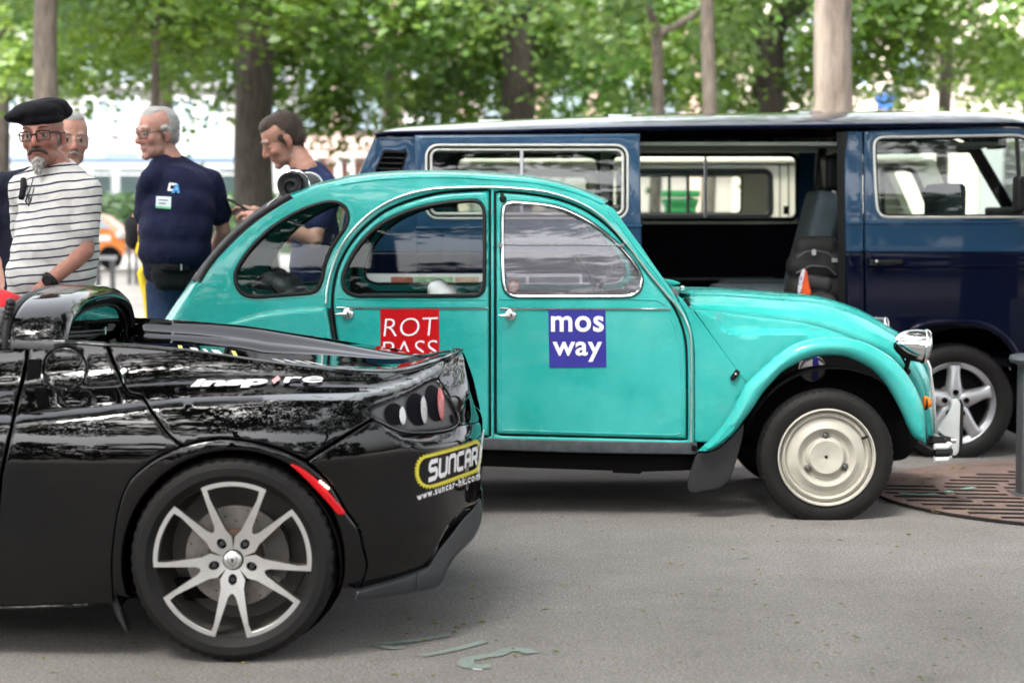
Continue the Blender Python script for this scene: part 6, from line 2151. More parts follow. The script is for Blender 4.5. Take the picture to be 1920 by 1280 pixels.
# wheels: machined double spokes
def wheel_r(px, py, Y, parent, full=True):
    c = at(px, py, Y)
    Rr = .240
    prof = [(Rr-.004, -.002), (Rr+.001, .002), (Rr+.002, .02), (Rr-.006, .04), (Rr-.03, .17), (.0, .17)]
    dark = MATS.get('dark_rim_paint') or simple('dark_rim_paint', (.075, .066, .06), .4, .3, .1)
    wh = lathe('wheel', prof, dark, parent, 80, 'y', c)
    tread_tyre('tyre', .312, Rr-.001, .225, c + Vector((0, .088, 0)), wh, nb=72)
    lathe('rim_edge', [(Rr-.0145, .006), (Rr-.013, .001), (Rr-.004, -.003), (Rr, .0)], ALU, wh, 80, 'y', c) if False else None
    disc_ = lathe('brake_disc', [(.085, .10), (.085, .085), (.155, .085), (.156, .09), (.155, .1), (.085, .1)], STEEL, wh, 60, 'y', c)
    lathe('brake_hat', [(0, .06), (.07, .06), (.085, .075), (.086, .1)], simple('rusty_hat', (.10, .06, .045), .7, .4) if 'rusty_hat' not in MATS else MATS['rusty_hat'], wh, 40, 'y', c)
    for k in range(24):
        a = k*math.pi/12; r = .125 + .018*(k % 3 - 1)
        V, Fc = vlathe([(0, 0), (.0028, 0)], 8, 'y', c + Vector((r*math.cos(a), .0845, r*math.sin(a)))); mk('disc_hole', V, Fc, BLACKM, disc_)
    V, Fc = vlathe([(.10, .055), (.165, .055), (.165, .12), (.10, .12)], 16, 'y', c, -25, 40); mk('brake_caliper', V, Fc, MATS['dark_rim_paint'], wh)
    nut = MATS.get('dark_nut') or simple('dark_nut', (.1, .1, .11), .3, .8, .1)
    for k in range(5):
        a0 = rad(52.5 + 72*k)
        ca_, sa_ = math.cos(a0), math.sin(a0)
        def loc(r, t):      # along the pair axis / across
            return np.array((r*ca_ - t*sa_, r*sa_ + t*ca_))
        # pair outline with its notch, hub part and the arc to the next pair
        ro = .2405
        out = []
        th = .2245
        L = []
        for sgn in (-1, 1):
            aO, aI = sgn*rad(15.2), sgn*rad(10.9)
            pts = [(.030, sgn*.0), (.045, sgn*.030), (.075, sgn*.036), (.10, sgn*.0335)]
            L.append((sgn, aO, aI))
        outline = [loc(.026, -.019), loc(.060, -.038), loc(.088, -.0345), loc(.20*math.cos(rad(15.0)), -.20*math.sin(rad(15.0))), loc(ro*math.cos(rad(15.6)), -ro*math.sin(rad(15.6))),
                   loc(ro*math.cos(rad(11.7)), -ro*math.sin(rad(11.7))), loc(.205*math.cos(rad(10.9)), -.205*math.sin(rad(10.9))), loc(.115, -.0125), loc(.103, -.004), loc(.103, .004), loc(.115, .0125),
                   loc(.205*math.cos(rad(10.9)), .205*math.sin(rad(10.9))), loc(ro*math.cos(rad(11.7)), ro*math.sin(rad(11.7))), loc(ro*math.cos(rad(15.6)), ro*math.sin(rad(16.5))), loc(.20*math.cos(rad(15.0)), .20*math.sin(rad(15.0))), loc(.088, .0345), loc(.060, .038), loc(.026, .019)]
        O = resample(np.array(outline), .012)
        hole_ = np.array([loc(.060 + .0135*math.cos(t)*1.25, .0135*math.sin(t)) for t in np.linspace(0, 2*math.pi, 16, endpoint=False)])
        V2, T, loops = mesh2d(O, [hole_], .016)
        a_ = V2[T]; cr = (a_[:, 1, 0]-a_[:, 0, 0])*(a_[:, 2, 1]-a_[:, 0, 1]) - (a_[:, 1, 1]-a_[:, 0, 1])*(a_[:, 2, 0]-a_[:, 0, 0])
        T[cr < 0] = T[cr < 0][:, ::-1]
        rr = np.hypot(V2[:, 0], V2[:, 1])
        yf = -.004 + .020*np.clip(1 - rr/.2, 0, 1)**1.3 + .012*np.exp(-(rr/.05)**2)*0
        n = len(V2)
        P = np.c_[V2[:, 0], yf, V2[:, 1]] + np.array(c)
        B = P.copy(); B[:, 1] += .035; Bc = (B - np.array(c))*np.array((.97, 1, .97)) + np.array(c)
        Fs = [tuple(t) for t in T]
        cnt = {(t[i], t[(i+1) % 3]) for t in T for i in range(3)}
        wall = [(q, p, n+p, n+q) for (p, q) in cnt if (q, p) not in cnt]
        o = mk('spoke_pair', np.concatenate([P, Bc]), Fs + wall, [ALU, dark], wh, True, 30)
        for i, pl in enumerate(o.data.polygons):
            pl.material_index = 0 if i < len(Fs) else 1
        # bright arc joining this pair to the next one
        a1, a2 = a0 + rad(15.5), a0 + rad(72-15.5)
        rows_ = []
        for (r_, h_) in ((.2255, .03), (.2255, -.003), (.227, -.0045), (.2400, -.0045), (.2415, -.001), (.2415, .03)):
            rows_.append([(c.x + r_*math.cos(a), c.y + h_, c.z + r_*math.sin(a)) for a in np.linspace(a1, a2, 16)])
        V, Fc = vgrid(np.array(rows_)); mk('rim_arc', V, Fc, ALU, wh, True, 30)
        p = c + Vector((.060*ca_, .012, .060*sa_))
        lathe('wheel_bolt', [(0, .004), (.0035, .004), (.004, -.002), (.0075, -.002), (.0078, .01)], nut, wh, 16, 'y', p)
        V, Fc = vlathe([(0, .026), (.016, .026)], 16, 'y', c + Vector((.060*ca_, 0, .060*sa_))); mk('bolt_seat', V, Fc, BLACKM, wh)
    lathe('centre_cap', [(0, -.004), (.022, -.003), (.0265, .0), (.0285, .006), (.0295, .016)], ALU, wh, 36, 'y', c)
    lathe('cap_ring', [(.0285, .004), (.031, .008), (.031, .02)], BLACKM, wh, 36, 'y', c)
    V2_, F2_ = stroke2d([(-.014, .013), (0, .017), (.014, .013), (.012, -.004), (0, -.019), (-.012, -.004)], .0016, True)
    V = np.c_[V2_[:, 0], np.full(len(V2_), -.0052), V2_[:, 1]] + np.array(c); mk('cap_crest', V, F2_, nut, wh, False)
    V = np.array([(-.006, -.0053, .008), (.006, -.0053, .005), (-.001, -.0053, -.012)]) + np.array(c); mk('cap_crest_mark', V, [(0, 1, 2)], nut, wh, False)
    return wh
w1 = wheel_r(436, 1050, 5.965, rd)
mir.append(w1)
# front half, outside the picture to the left
secs = [(-1.965, .845, .19, .72, .955, .50), (-2.25, .85, .19, .72, .955, .50), (-2.52, .855, .19, .71, .94, .52), (-2.60, .86, .19, .71, .92, .86), (-2.85, .88, .19, .70, .88, .87), (-3.15, .90, .20, .70, .85, .80), (-3.45, .89, .20, .68, .80, .73), (-3.75, .80, .21, .58, .68, .62), (-3.95, .62, .24, .48, .53, .50), (-4.03, .40, .30, .42, .44, .43)]
G = []
for x, hw, zb, zs, ze, zt in secs:
    half = [(-hw+.05, zb), (-hw, zb+.03), (-hw-.015, (zb+zs)/2), (-hw+.01, zs), (-hw+.07, (zs+ze)/2+.03), (-hw+.17, ze), (-hw+.27, ze*.55+zt*.45), (-hw*.45, zt), (0, zt+.01)]
    row = half + [(-y, z) for y, z in half[-2::-1]]
    G.append([(x, YRC+y, z) for y, z in row])
V, Fc = vgrid(np.array(G), True)
fb = mk('front_body', V, Fc, BLACKP, rd, True, 50)
sub = fb.modifiers.new('smooth', 'SUBSURF'); sub.levels = 2; sub.render_levels = 2; sub.boundary_smooth = 'PRESERVE_CORNERS'
for sg in (-1, 1):
    wf_ = w1.copy(); COL.objects.link(wf_); wf_.parent = rd; BASE[wf_] = BASE[w1]
    wf_.location.x -= 2.352
    for ch in list(w1.children):
        d_ = ch.copy(); COL.objects.link(d_); d_.parent = wf_; BASE[d_] = BASE[ch]
    if sg > 0:
        wf_.scale.y = -1
    cx = at(436, 1050, 5.95).x - 2.352
    V, Fc = vlathe([(0, -.012), (.345, -.012), (.36, .0), (.36, .03)], 40, 'y', (cx, YRC - .884, .325))
    if sg > 0: V[:, 1] = 2*YRC - V[:, 1]
    mk('wheelhouse', V, Fc, BLACKM, rd)
    V, Fc = vlathe([(0, -.03), (.06, -.02), (.09, .02), (.09, .06)], 20, 'x', (-3.80, YRC + sg*.60, .58)); V[:, 0] = 2*(-3.80) - V[:, 0]
    mk('headlight', V, Fc, HEADGL, rd)
ws = [(-2.62, .78, .90), (-2.22, .60, 1.09)]
mk('windscreen', [(ws[0][0], YRC-ws[0][1], ws[0][2]), (ws[1][0], YRC-ws[1][1], ws[1][2]), (ws[1][0], YRC+ws[1][1], ws[1][2]), (ws[0][0], YRC+ws[0][1], ws[0][2])], [(0, 1, 2, 3)], GLASS, rd, False)
tube('windscreen_frame', [(ws[0][0], YRC-ws[0][1], ws[0][2]), (ws[1][0], YRC-ws[1][1], ws[1][2]), (ws[1][0], YRC+ws[1][1], ws[1][2]), (ws[0][0], YRC+ws[0][1], ws[0][2])], .025, BLACKP, rd, 8)
for o in mir:
    flip_y(o, YRC)

# printed lettering
lettering('inspire_lettering', 'insp', f5, WHITEF, rd, (371, 713), (508, 707.5), (496, 727), (352, 731), -.006, lift=.004, bold=.05, sub=.12, shear=.0)
lettering('inspire_lettering', 're', f5, WHITEF, rd, (536, 709.5), (609, 708), (604, 719.5), (531, 720.5), -.006, lift=.006, bold=.012, sub=.12)
V2_, F2_ = stroke2d(resample([(512, 718.5), (524, 709.5)], 3, False), 8)
decal2d('inspire_slash', V2_, F2_, f5, simple('pale_pink_film', (.68, .34, .34), .4), rd, -.006, None, .005)
pill = sp([(795, 857), (808, 853.5), (846, 843.5), (881, 833), (893, 828.5), (899, 833), (900.5, 849), (899, 866), (893, 880), (863, 892), (829, 904.5), (805, 911), (791, 906), (783.8, 893), (783.2, 876), (787.5, 864)], 3, True)
V2_, F2_ = stroke2d(pill, 5.2, True)
decal2d('logo_chain', V2_, F2_, f5, YELLOWF, rd, -.002)
RS = resample(pill, .9)
cen = RS.mean(0); Vs, Fs = [], []
dacc = 0
kk = 0
i = 0
T_ = np.roll(RS, -1, 0) - np.roll(RS, 1, 0); T_ /= np.linalg.norm(T_, axis=1, keepdims=True); N_ = np.stack([T_[:, 1], -T_[:, 0]], 1)
if ((RS + N_ - cen)**2).sum() < ((RS - cen)**2).sum(): N_ = -N_
while i < len(RS)-4:
    fore = np.interp(RS[i, 0], [785, 845, 897], [1, .75, .4])
    w_ = max(1, int(round(3.6*fore)))
    q = [RS[i]+N_[i]*2.2, RS[i+w_]+N_[i+w_]*2.2, RS[i+w_]+N_[i+w_]*5.0, RS[i]+N_[i]*5.0]
    if q[2][0] < 902:
        b_ = len(Vs); Vs += q; Fs.append((b_, b_+1, b_+2, b_+3))
    i += max(2, int(round(7.4*fore)))
decal2d('logo_teeth', np.array(Vs), Fs, f5, YELLOWF, rd, -.002)
# blocky letters drawn as strokes in a unit cell
GL = {'S': [[(.92, .92), (.25, .92), (.12, .8), (.12, .62), (.25, .52), (.75, .52), (.88, .42), (.88, .2), (.75, .08), (.05, .08)]],
      'U': [[(.12, .98), (.12, .2), (.28, .08), (.72, .08), (.88, .2), (.88, .98)]],
      'N': [[(.12, .02), (.12, .8), (.28, .92), (.72, .92), (.88, .8), (.88, .02)]],
      'C': [[(.92, .92), (.28, .92), (.12, .8), (.12, .2), (.28, .08), (.92, .08)]],
      'A': [[(.12, .02), (.12, .8), (.28, .92), (.72, .92), (.88, .8), (.88, .02)], [(.12, .42), (.88, .42)]],
      'R': [[(.12, .02), (.12, .92), (.75, .92), (.88, .8), (.88, .55), (.75, .45), (.12, .45)], [(.6, .45), (.9, .02)]]}
tl, tr, br, bl = (804, 864), (897, 837), (895.5, 870), (802, 903)
Vs, Fs, n = [], [], 0
edges_ = [0, .205, .40, .57, .73, .87, 1.0]
for k, ch in enumerate('SUNCAR'):
    u0, u1 = edges_[k]+.006, edges_[k+1]-.006
    for st in GL[ch]:
        P = resample(np.array(st), .09, False)
        V2_, F2_ = stroke2d(P, .235)
        V2_[:, 0] = u0 + np.clip(V2_[:, 0], 0, 1)*(u1-u0)
        Vs.append(quad_map(V2_, tl, tr, br, bl)); Fs += [tuple(i+n for i in f) for f in F2_]; n += len(V2_)
decal2d('logo_lettering', np.concatenate(Vs), Fs, f5, WHITEF, rd, -.0025)
lettering('web_address', 'www.suncar-hk.com', f5, WHITEF, rd, (781, 925.5), (900.5, 882), (900, 898), (783, 938), -.002, bold=.03, space=1.25, sub=.3)
V, Fc = vbox((-.106, YRC, .50), (.008, .52, .115)); V[:, 0] += -.12*(.53-V[:, 2])
V[:, 2] += .02
pl_ = mk('number_plate', V, Fc, WHITEP, rd, False)

tube('sill_edge', line3([(-250, 1141), (0, 1139), (165, 1134)], f5, -.002, 20), .005, BLACKP, rd)
# red cloth over the seat
rc = thing('red_cloth', 'red cloth bundled on the roadster seat at the left edge', 'cloth', at(0, 620, 6.75))
def rc_(px, py, dy=0): return at(px+16, py-9, 6.75+dy)
blob('folds', [('c', rc_(-50, 600, -.15), rc_(-50, 600, .2), .09, .09), ('c', rc_(-15, 592, -.15), rc_(-12, 592, .2), .075, .075), ('c', rc_(12, 588, -.1), rc_(14, 588, .2), .05, .045), ('c', rc_(-20, 625, -.15), rc_(-10, 625, .2), .08, .08), ('c', rc_(24, 580, -.05), rc_(30, 578, .15), .028, .024), ('c', rc_(-70, 625, -.2), rc_(-70, 625, .2), .1, .1)], REDCL, rc, .012, 4)

# ================================================================ people
def skin(name, a, b):
    m = MB(name)
    m.set(Roughness=.5)
    m.b.inputs['Subsurface Weight'].default_value = .15
    m.b.inputs['Subsurface Radius'].default_value = (.01, .004, .002)
    at_ = m.n('ShaderNodeAttribute', attribute_name='flush')
    mx = m.n('ShaderNodeMix', data_type='RGBA')
    sp3 = m.n('ShaderNodeSeparateColor'); m.l(at_.outputs['Color'], sp3.inputs[0])
    m.l(sp3.outputs[0], mx.inputs[0])
    m.l(m.ramp(m.noise(24, 6, .7), [(.3, a), (.5, tuple((x+y)/2 for x, y in zip(a, b))), (.7, b)]), mx.inputs[6])
    mx.inputs[7].default_value = (a[0]*.98, a[1]*.72, a[2]*.70, 1)
    m2 = m.n('ShaderNodeMix', data_type='RGBA')
    m.l(sp3.outputs[1], m2.inputs[0]); m.l(mx.outputs[2], m2.inputs[6]); m2.inputs[7].default_value = (a[0]*.55, a[1]*.78, a[2]*.9, 1)
    m.l(m2.outputs[2], m.b.inputs['Base Color'])
    m.l(m.ramp(m.noise(60, 4), [(.3, (.38, .38, .38)), (.7, (.62, .62, .62))]), m.b.inputs['Roughness'])
    m.bump(m.noise(160, 4, .7), .35, .004)
    return m.m
SKIN_A = skin('ruddy_skin', (.30, .125, .09), (.39, .18, .13))
SKIN_B = skin('pale_pink_skin', (.38, .19, .145), (.47, .26, .20))
SKIN_C = skin('light_skin', (.37, .185, .135), (.45, .24, .18))
LIP = simple('lip', (.40, .15, .12), .5, 0, .08)
EYEW = simple('eye_white', (.36, .32, .30), .2, 0, .02)
IRIS = simple('eye_iris', (.03, .03, .03), .2, 0, .1)
def hairmat(name, a, b):
    m = MB(name); m.set(Roughness=.6)
    mp = m.n('ShaderNodeMapping'); mp.inputs['Scale'].default_value = (1, 1, .35); m.l(m.pos(), mp.inputs[0])
    n = m.noise(190, 5, .7, mp.outputs[0])
    m.l(m.ramp(n, [(.3, a), (.7, b)]), m.b.inputs['Base Color'])
    m.bump(n, .8, .012)
    return m.m
HAIR_W = hairmat('white_grey_hair', (.30, .29, .275), (.55, .53, .51))
HAIR_B = hairmat('brown_hair', (.018, .011, .008), (.085, .052, .034))
HAIR_D = hairmat('dark_moustache_hair', (.03, .022, .018), (.12, .09, .075))
def cloth(name, col, var=.15):
    m = MB(name); m.set(Roughness=.85)
    m.b.inputs['Specular IOR Level'].default_value = .2
    a = tuple(c*(1-var) for c in col); b = tuple(c*(1+var) for c in col)
    m.l(m.ramp(m.noise(7, 4, .6), [(.3, a), (.7, b)]), m.b.inputs['Base Color'])
    mp = m.n('ShaderNodeMapping'); mp.inputs['Scale'].default_value = (1, 1, .6); mp.inputs['Rotation'].default_value = (0, .5, 0); m.l(m.pos(), mp.inputs[0])
    m.bump(m.noise(9, 3, .55, mp.outputs[0]), .55, .05)
    return m.m
NAVYT = cloth('navy_cotton', (.006, .008, .030))
NAVYT2 = cloth('washed_navy_cotton', (.014, .022, .068))
BLAZER = cloth('dark_blazer_cloth', (.007, .009, .019))
DENIM = cloth('blue_denim', (.02, .035, .075), .3)
BLACKT = cloth('black_cloth', (.006, .006, .008))
STR = MB('striped_cotton'); STR.set(Roughness=.85)
def _stripes():
    m = STR
    sx = m.n('ShaderNodeSeparateXYZ'); m.l(m.pos(), sx.inputs[0])
    nz = m.noise(3.2, 3, .5)
    ad = m.n('ShaderNodeMath', operation='MULTIPLY_ADD'); ad.inputs[1].default_value = .045; m.l(nz, ad.inputs[0]); m.l(sx.outputs[2], ad.inputs[2])
    a2 = m.n('ShaderNodeMath', operation='MULTIPLY_ADD'); a2.inputs[1].default_value = -.10; m.l(sx.outputs[0], a2.inputs[0]); m.l(ad.outputs[0], a2.inputs[2])
    d = m.n('ShaderNodeMath', operation='DIVIDE'); d.inputs[1].default_value = .0335; m.l(a2.outputs[0], d.inputs[0])
    fr = m.n('ShaderNodeMath', operation='FRACT'); m.l(d.outputs[0], fr.inputs[0])
    lt = m.n('ShaderNodeMath', operation='LESS_THAN'); lt.inputs[1].default_value = .21; m.l(fr.outputs[0], lt.inputs[0])
    mx = m.n('ShaderNodeMix', data_type='RGBA'); m.l(lt.outputs[0], mx.inputs[0])
    mx.inputs[6].default_value = (.52, .51, .49, 1); mx.inputs[7].default_value = (.018, .02, .045, 1)
    m.l(mx.outputs[2], m.b.inputs['Base Color'])
    mp = m.n('ShaderNodeMapping'); mp.inputs['Scale'].default_value = (1, 1, .6); mp.inputs['Rotation'].default_value = (0, .6, 0); m.l(m.pos(), mp.inputs[0])
    m.bump(m.noise(9, 3, .55, mp.outputs[0]), .6, .05)
_stripes()

def headM(c, f, pitch=0, roll=0, s=1.0):
    yaw = math.atan2(f[1], f[0])
    return Matrix.Translation(c) @ Matrix.Rotation(yaw, 4, 'Z') @ Matrix.Rotation(rad(pitch), 4, 'Y') @ Matrix.Rotation(rad(roll), 4, 'X') @ Matrix.Scale(s, 4)

def head_prims(H, jaw=1.0, s=1.0):
    R = H.to_3x3().normalized()
    def S(c, r): return ('s', H @ Vector(c), tuple(s*x for x in ((r,)*3 if np.isscalar(r) else r)), R)
    def Cc(a, b, r0, r1): return ('c', H @ Vector(a), H @ Vector(b), r0*s, r1*s)
    P = [S((-.012, 0, .042), (.098, .076, .083)), S((.028, 0, -.018), (.066, .063, .088)), S((.030, 0, -.066), (.055*jaw, .056*jaw, .046)), S((.072, 0, -.094), (.022, .026, .02)),
         Cc((.086, 0, .022), (.109, 0, -.022), .0085, .0125), S((.108, 0, -.027), (.0135, .013, .0115)), S((.094, .014, -.03), .009), S((.094, -.014, -.03), .009),
         Cc((.076, -.034, .03), (.076, .034, .03), .0145, .0145), S((.058, .037, -.022), (.028, .024, .026)), S((.058, -.037, -.022), (.028, .024, .026)),
         S((.081, 0, -.054), (.012, .024, .008)), S((.079, 0, -.067), (.012, .022, .0085))]
    for sg in (1, -1):
        P += [S((-.008, sg*.075, -.004), (.021, .010, .032)), S((-.002, sg*.074, -.028), (.012, .008, .014))]
    return P

def face_bits(t, H, brow=HAIR_D, glasses=None, gm=None, s=1.0, rim=.0022, skm=None, shut=False):
    skm = skm or SKIN_A
    for sg in (1, -1):
        c = H @ Vector((.0755, sg*.031, .005))
        V, Fc = vlathe([(0, -.0125), (.008, -.0095), (.0118, -.004), (.0125, 0), (.0118, .004), (.008, .0095), (0, .0125)], 16, 'x', (0, 0, 0))
        R = np.array(H.to_3x3().normalized())
        e = mk('eye', (V*s) @ R.T + np.array(c), Fc, EYEW, t); fix(e.data)
        if shut:
            e.data.materials[0] = skm
        V, Fc = vlathe([(0, .0132), (.0052, .0118), (.0058, .0108)], 14, 'x'); mk('iris', (V*s*(.6 if shut else 1)) @ R.T + np.array(c), Fc, IRIS, e)
        V, Fc = vtube([H @ Vector(p) for p in ((.0905, sg*.014, .032), (.0915, sg*.03, .0375), (.081, sg*.05, .0335))], [.002*s, .0032*s, .0018*s], 8); mk('eyebrow', V, Fc, brow, t)
        V, Fc = vtube([H @ Vector(p) for p in ((.0838, sg*.018, .0125), (.0872, sg*.031, .0165), (.0795, sg*.044, .0115))], [.003*s, .005*s, .003*s], 6); mk('eyelid', V, Fc, skm, t)
    V, Fc = vtube([H @ Vector(p) for p in ((.081, -.024, -.0605), (.0925, -.01, -.0595), (.0925, .01, -.0595), (.081, .024, -.0605))], [.002*s, .0032*s, .0032*s, .002*s], 8); mk('mouth', V, Fc, LIP, t)
    if glasses:
        gl = None
        for sg in (1, -1):
            L = rrect(-.024, -.0165, .024, .0165, glasses, 4)
            pts = [H @ Vector((.103 - .55*abs(u[0]*sg+.032)**1.3*(1 if True else 0), sg*.034 + u[0], .004 - u[1])) for u in L]
            V, Fc = vtube(pts, rim*s, 6, True)
            if gl is None:
                gl = mk('glasses', V, Fc, gm, t)
            else:
                mk('rim', V, Fc, gm, gl)
            V, Fc = vtube([H @ Vector((.095, sg*.057, .012)), H @ Vector((.07, sg*.077, .013)), H @ Vector((.0, sg*.082, .012)), H @ Vector((-.012, sg*.080, -.004))], rim*1.05*s, 6); mk('temple', V, Fc, gm, gl)
            mk('lens', [tuple(p) for p in pts], [tuple(range(len(pts)))], glass('spectacle_lens', (.93, .93, .93), .25) if 'spectacle_lens' not in MATS else MATS['spectacle_lens'], gl, False)
        V, Fc = vtube([H @ Vector((.101, -.011, .008)), H @ Vector((.106, 0, .011)), H @ Vector((.101, .011, .008))], rim*s, 6); mk('bridge', V, Fc, gm, gl)

def face_detail(o, H, s=1.0, stubble=.35):
    """flushed areas, stubble and the creases of a grown man's face"""
    me = o.data
    n = len(me.vertices)
    C = np.empty(n*3, np.float32); me.vertices.foreach_get('co', C); C = C.reshape(-1, 3)
    N = np.empty(n*3, np.float32); me.vertices.foreach_get('normal', N); N = N.reshape(-1, 3)
    Mi = np.array(H.inverted())
    W = C + np.array(BASE[o])
    L = (W @ Mi[:3, :3].T + Mi[:3, 3])
    def g(c, r):
        return np.exp(-np.sum(((L - np.array(c))/np.array(r))**2, 1))
    red = np.clip(g((.11, 0, -.025), (.03, .02, .02))*.9 + sum(g((.075, k*.045, -.02), (.03, .02, .02)) for k in (1, -1))*.75 + sum(g((-.005, k*.08, -.005), (.03, .02, .035)) for k in (1, -1))*.8 + g((.06, 0, .075), (.05, .06, .03))*.25 + g((-.01, 0, -.13), (.08, .08, .03))*.35, 0, 1)
    stub = np.clip(g((.06, 0, -.085), (.045, .05, .028)) + g((.095, 0, -.045), (.02, .03, .010))*.6, 0, 1)*stubble
    col = me.color_attributes.new('flush', 'FLOAT_COLOR', 'POINT')
    D = np.stack([red, stub, np.zeros(n), np.ones(n)], 1).astype(np.float32)
    col.data.foreach_set('color', D.ravel())
    dep = np.zeros(n)
    segs = []
    for k in (1, -1):
        segs += [((.098, k*.019, -.030), (.083, k*.034, -.062), .0028, .0045), ((.083, k*.034, -.062), (.070, k*.036, -.082), .0018, .005),
                 ((.083, k*.018, -.009), (.074, k*.046, -.012), .0022, .005), ((.068, k*.055, .006), (.052, k*.064, .0), .0014, .004), ((.066, k*.040, .0175), (.086, k*.018, .016), .0022, .006), ((.035, k*.068, -.04), (.05, k*.055, -.075), .0025, .009)]
    for zc in (.048, .060, .071):
        segs.append(((.084-.4*(zc-.048), -.04, zc), (.084-.4*(zc-.048), .04, zc), .0009, .0032))
    segs.append(((.092, -.012, -.078), (.092, .012, -.078), .0022, .005))
    for a, b, d, w in segs:
        a, b = np.array(a), np.array(b); ab = b-a
        t = np.clip(((L-a) @ ab)/(ab @ ab), 0, 1)[:, None]
        r = np.linalg.norm(L - a - ab*t, axis=1)
        dep += d*np.exp(-(r/w)**2)
    dep *= (L[:, 2] > -.11)
    me.vertices.foreach_set('co', (C - N*(dep*s)[:, None]).ravel().astype(np.float32))
    me.update()

def hand(wr, dirv, up, side, curl=.5, s=1.0):
    """palm, four unequal curled fingers and a thumb from the side of the palm"""
    d = Vector(dirv).normalized(); u = Vector(up).normalized(); w = d.cross(u).normalized()*side
    u = w.cross(d)*side if side > 0 else d.cross(w)
    u.normalize()
    P = [('c', wr, wr + d*.03, .028*s, .031*s, .75), ('c', wr + d*.035 - w*.022, wr + d*.085 - w*.026, .018*s, .016*s), ('c', wr + d*.035, wr + d*.092, .018*s, .016*s), ('c', wr + d*.035 + w*.022, wr + d*.085 + w*.026, .018*s, .016*s)]
    for k, L in enumerate((.072, .082, .077, .06)):
        o = wr + d*(.088 if k in (1, 2) else .08) + w*(-.03 + .02*k)
        a, b = o, d
        r = .0092*s if k < 3 else .008*s
        for j, fr in enumerate((.45, .32, .23)):
            ang_ = curl*(j+.4)*.9
            dd = (d*math.cos(ang_) - u*math.sin(ang_))
            nx = a + dd*L*fr
            P.append(('c', a, nx, r, r*.93)); a = nx; r *= .93
    a = wr + d*.03 - w*.03
    b = a + (d*.75 - w*.6 - u*.25).normalized()*.038
    c = b + (d*.95 - w*.1 - u*.35).normalized()*.03
    P += [('c', a, b, .0125*s, .0105*s), ('c', b, c, .0105*s, .009*s)]
    return P

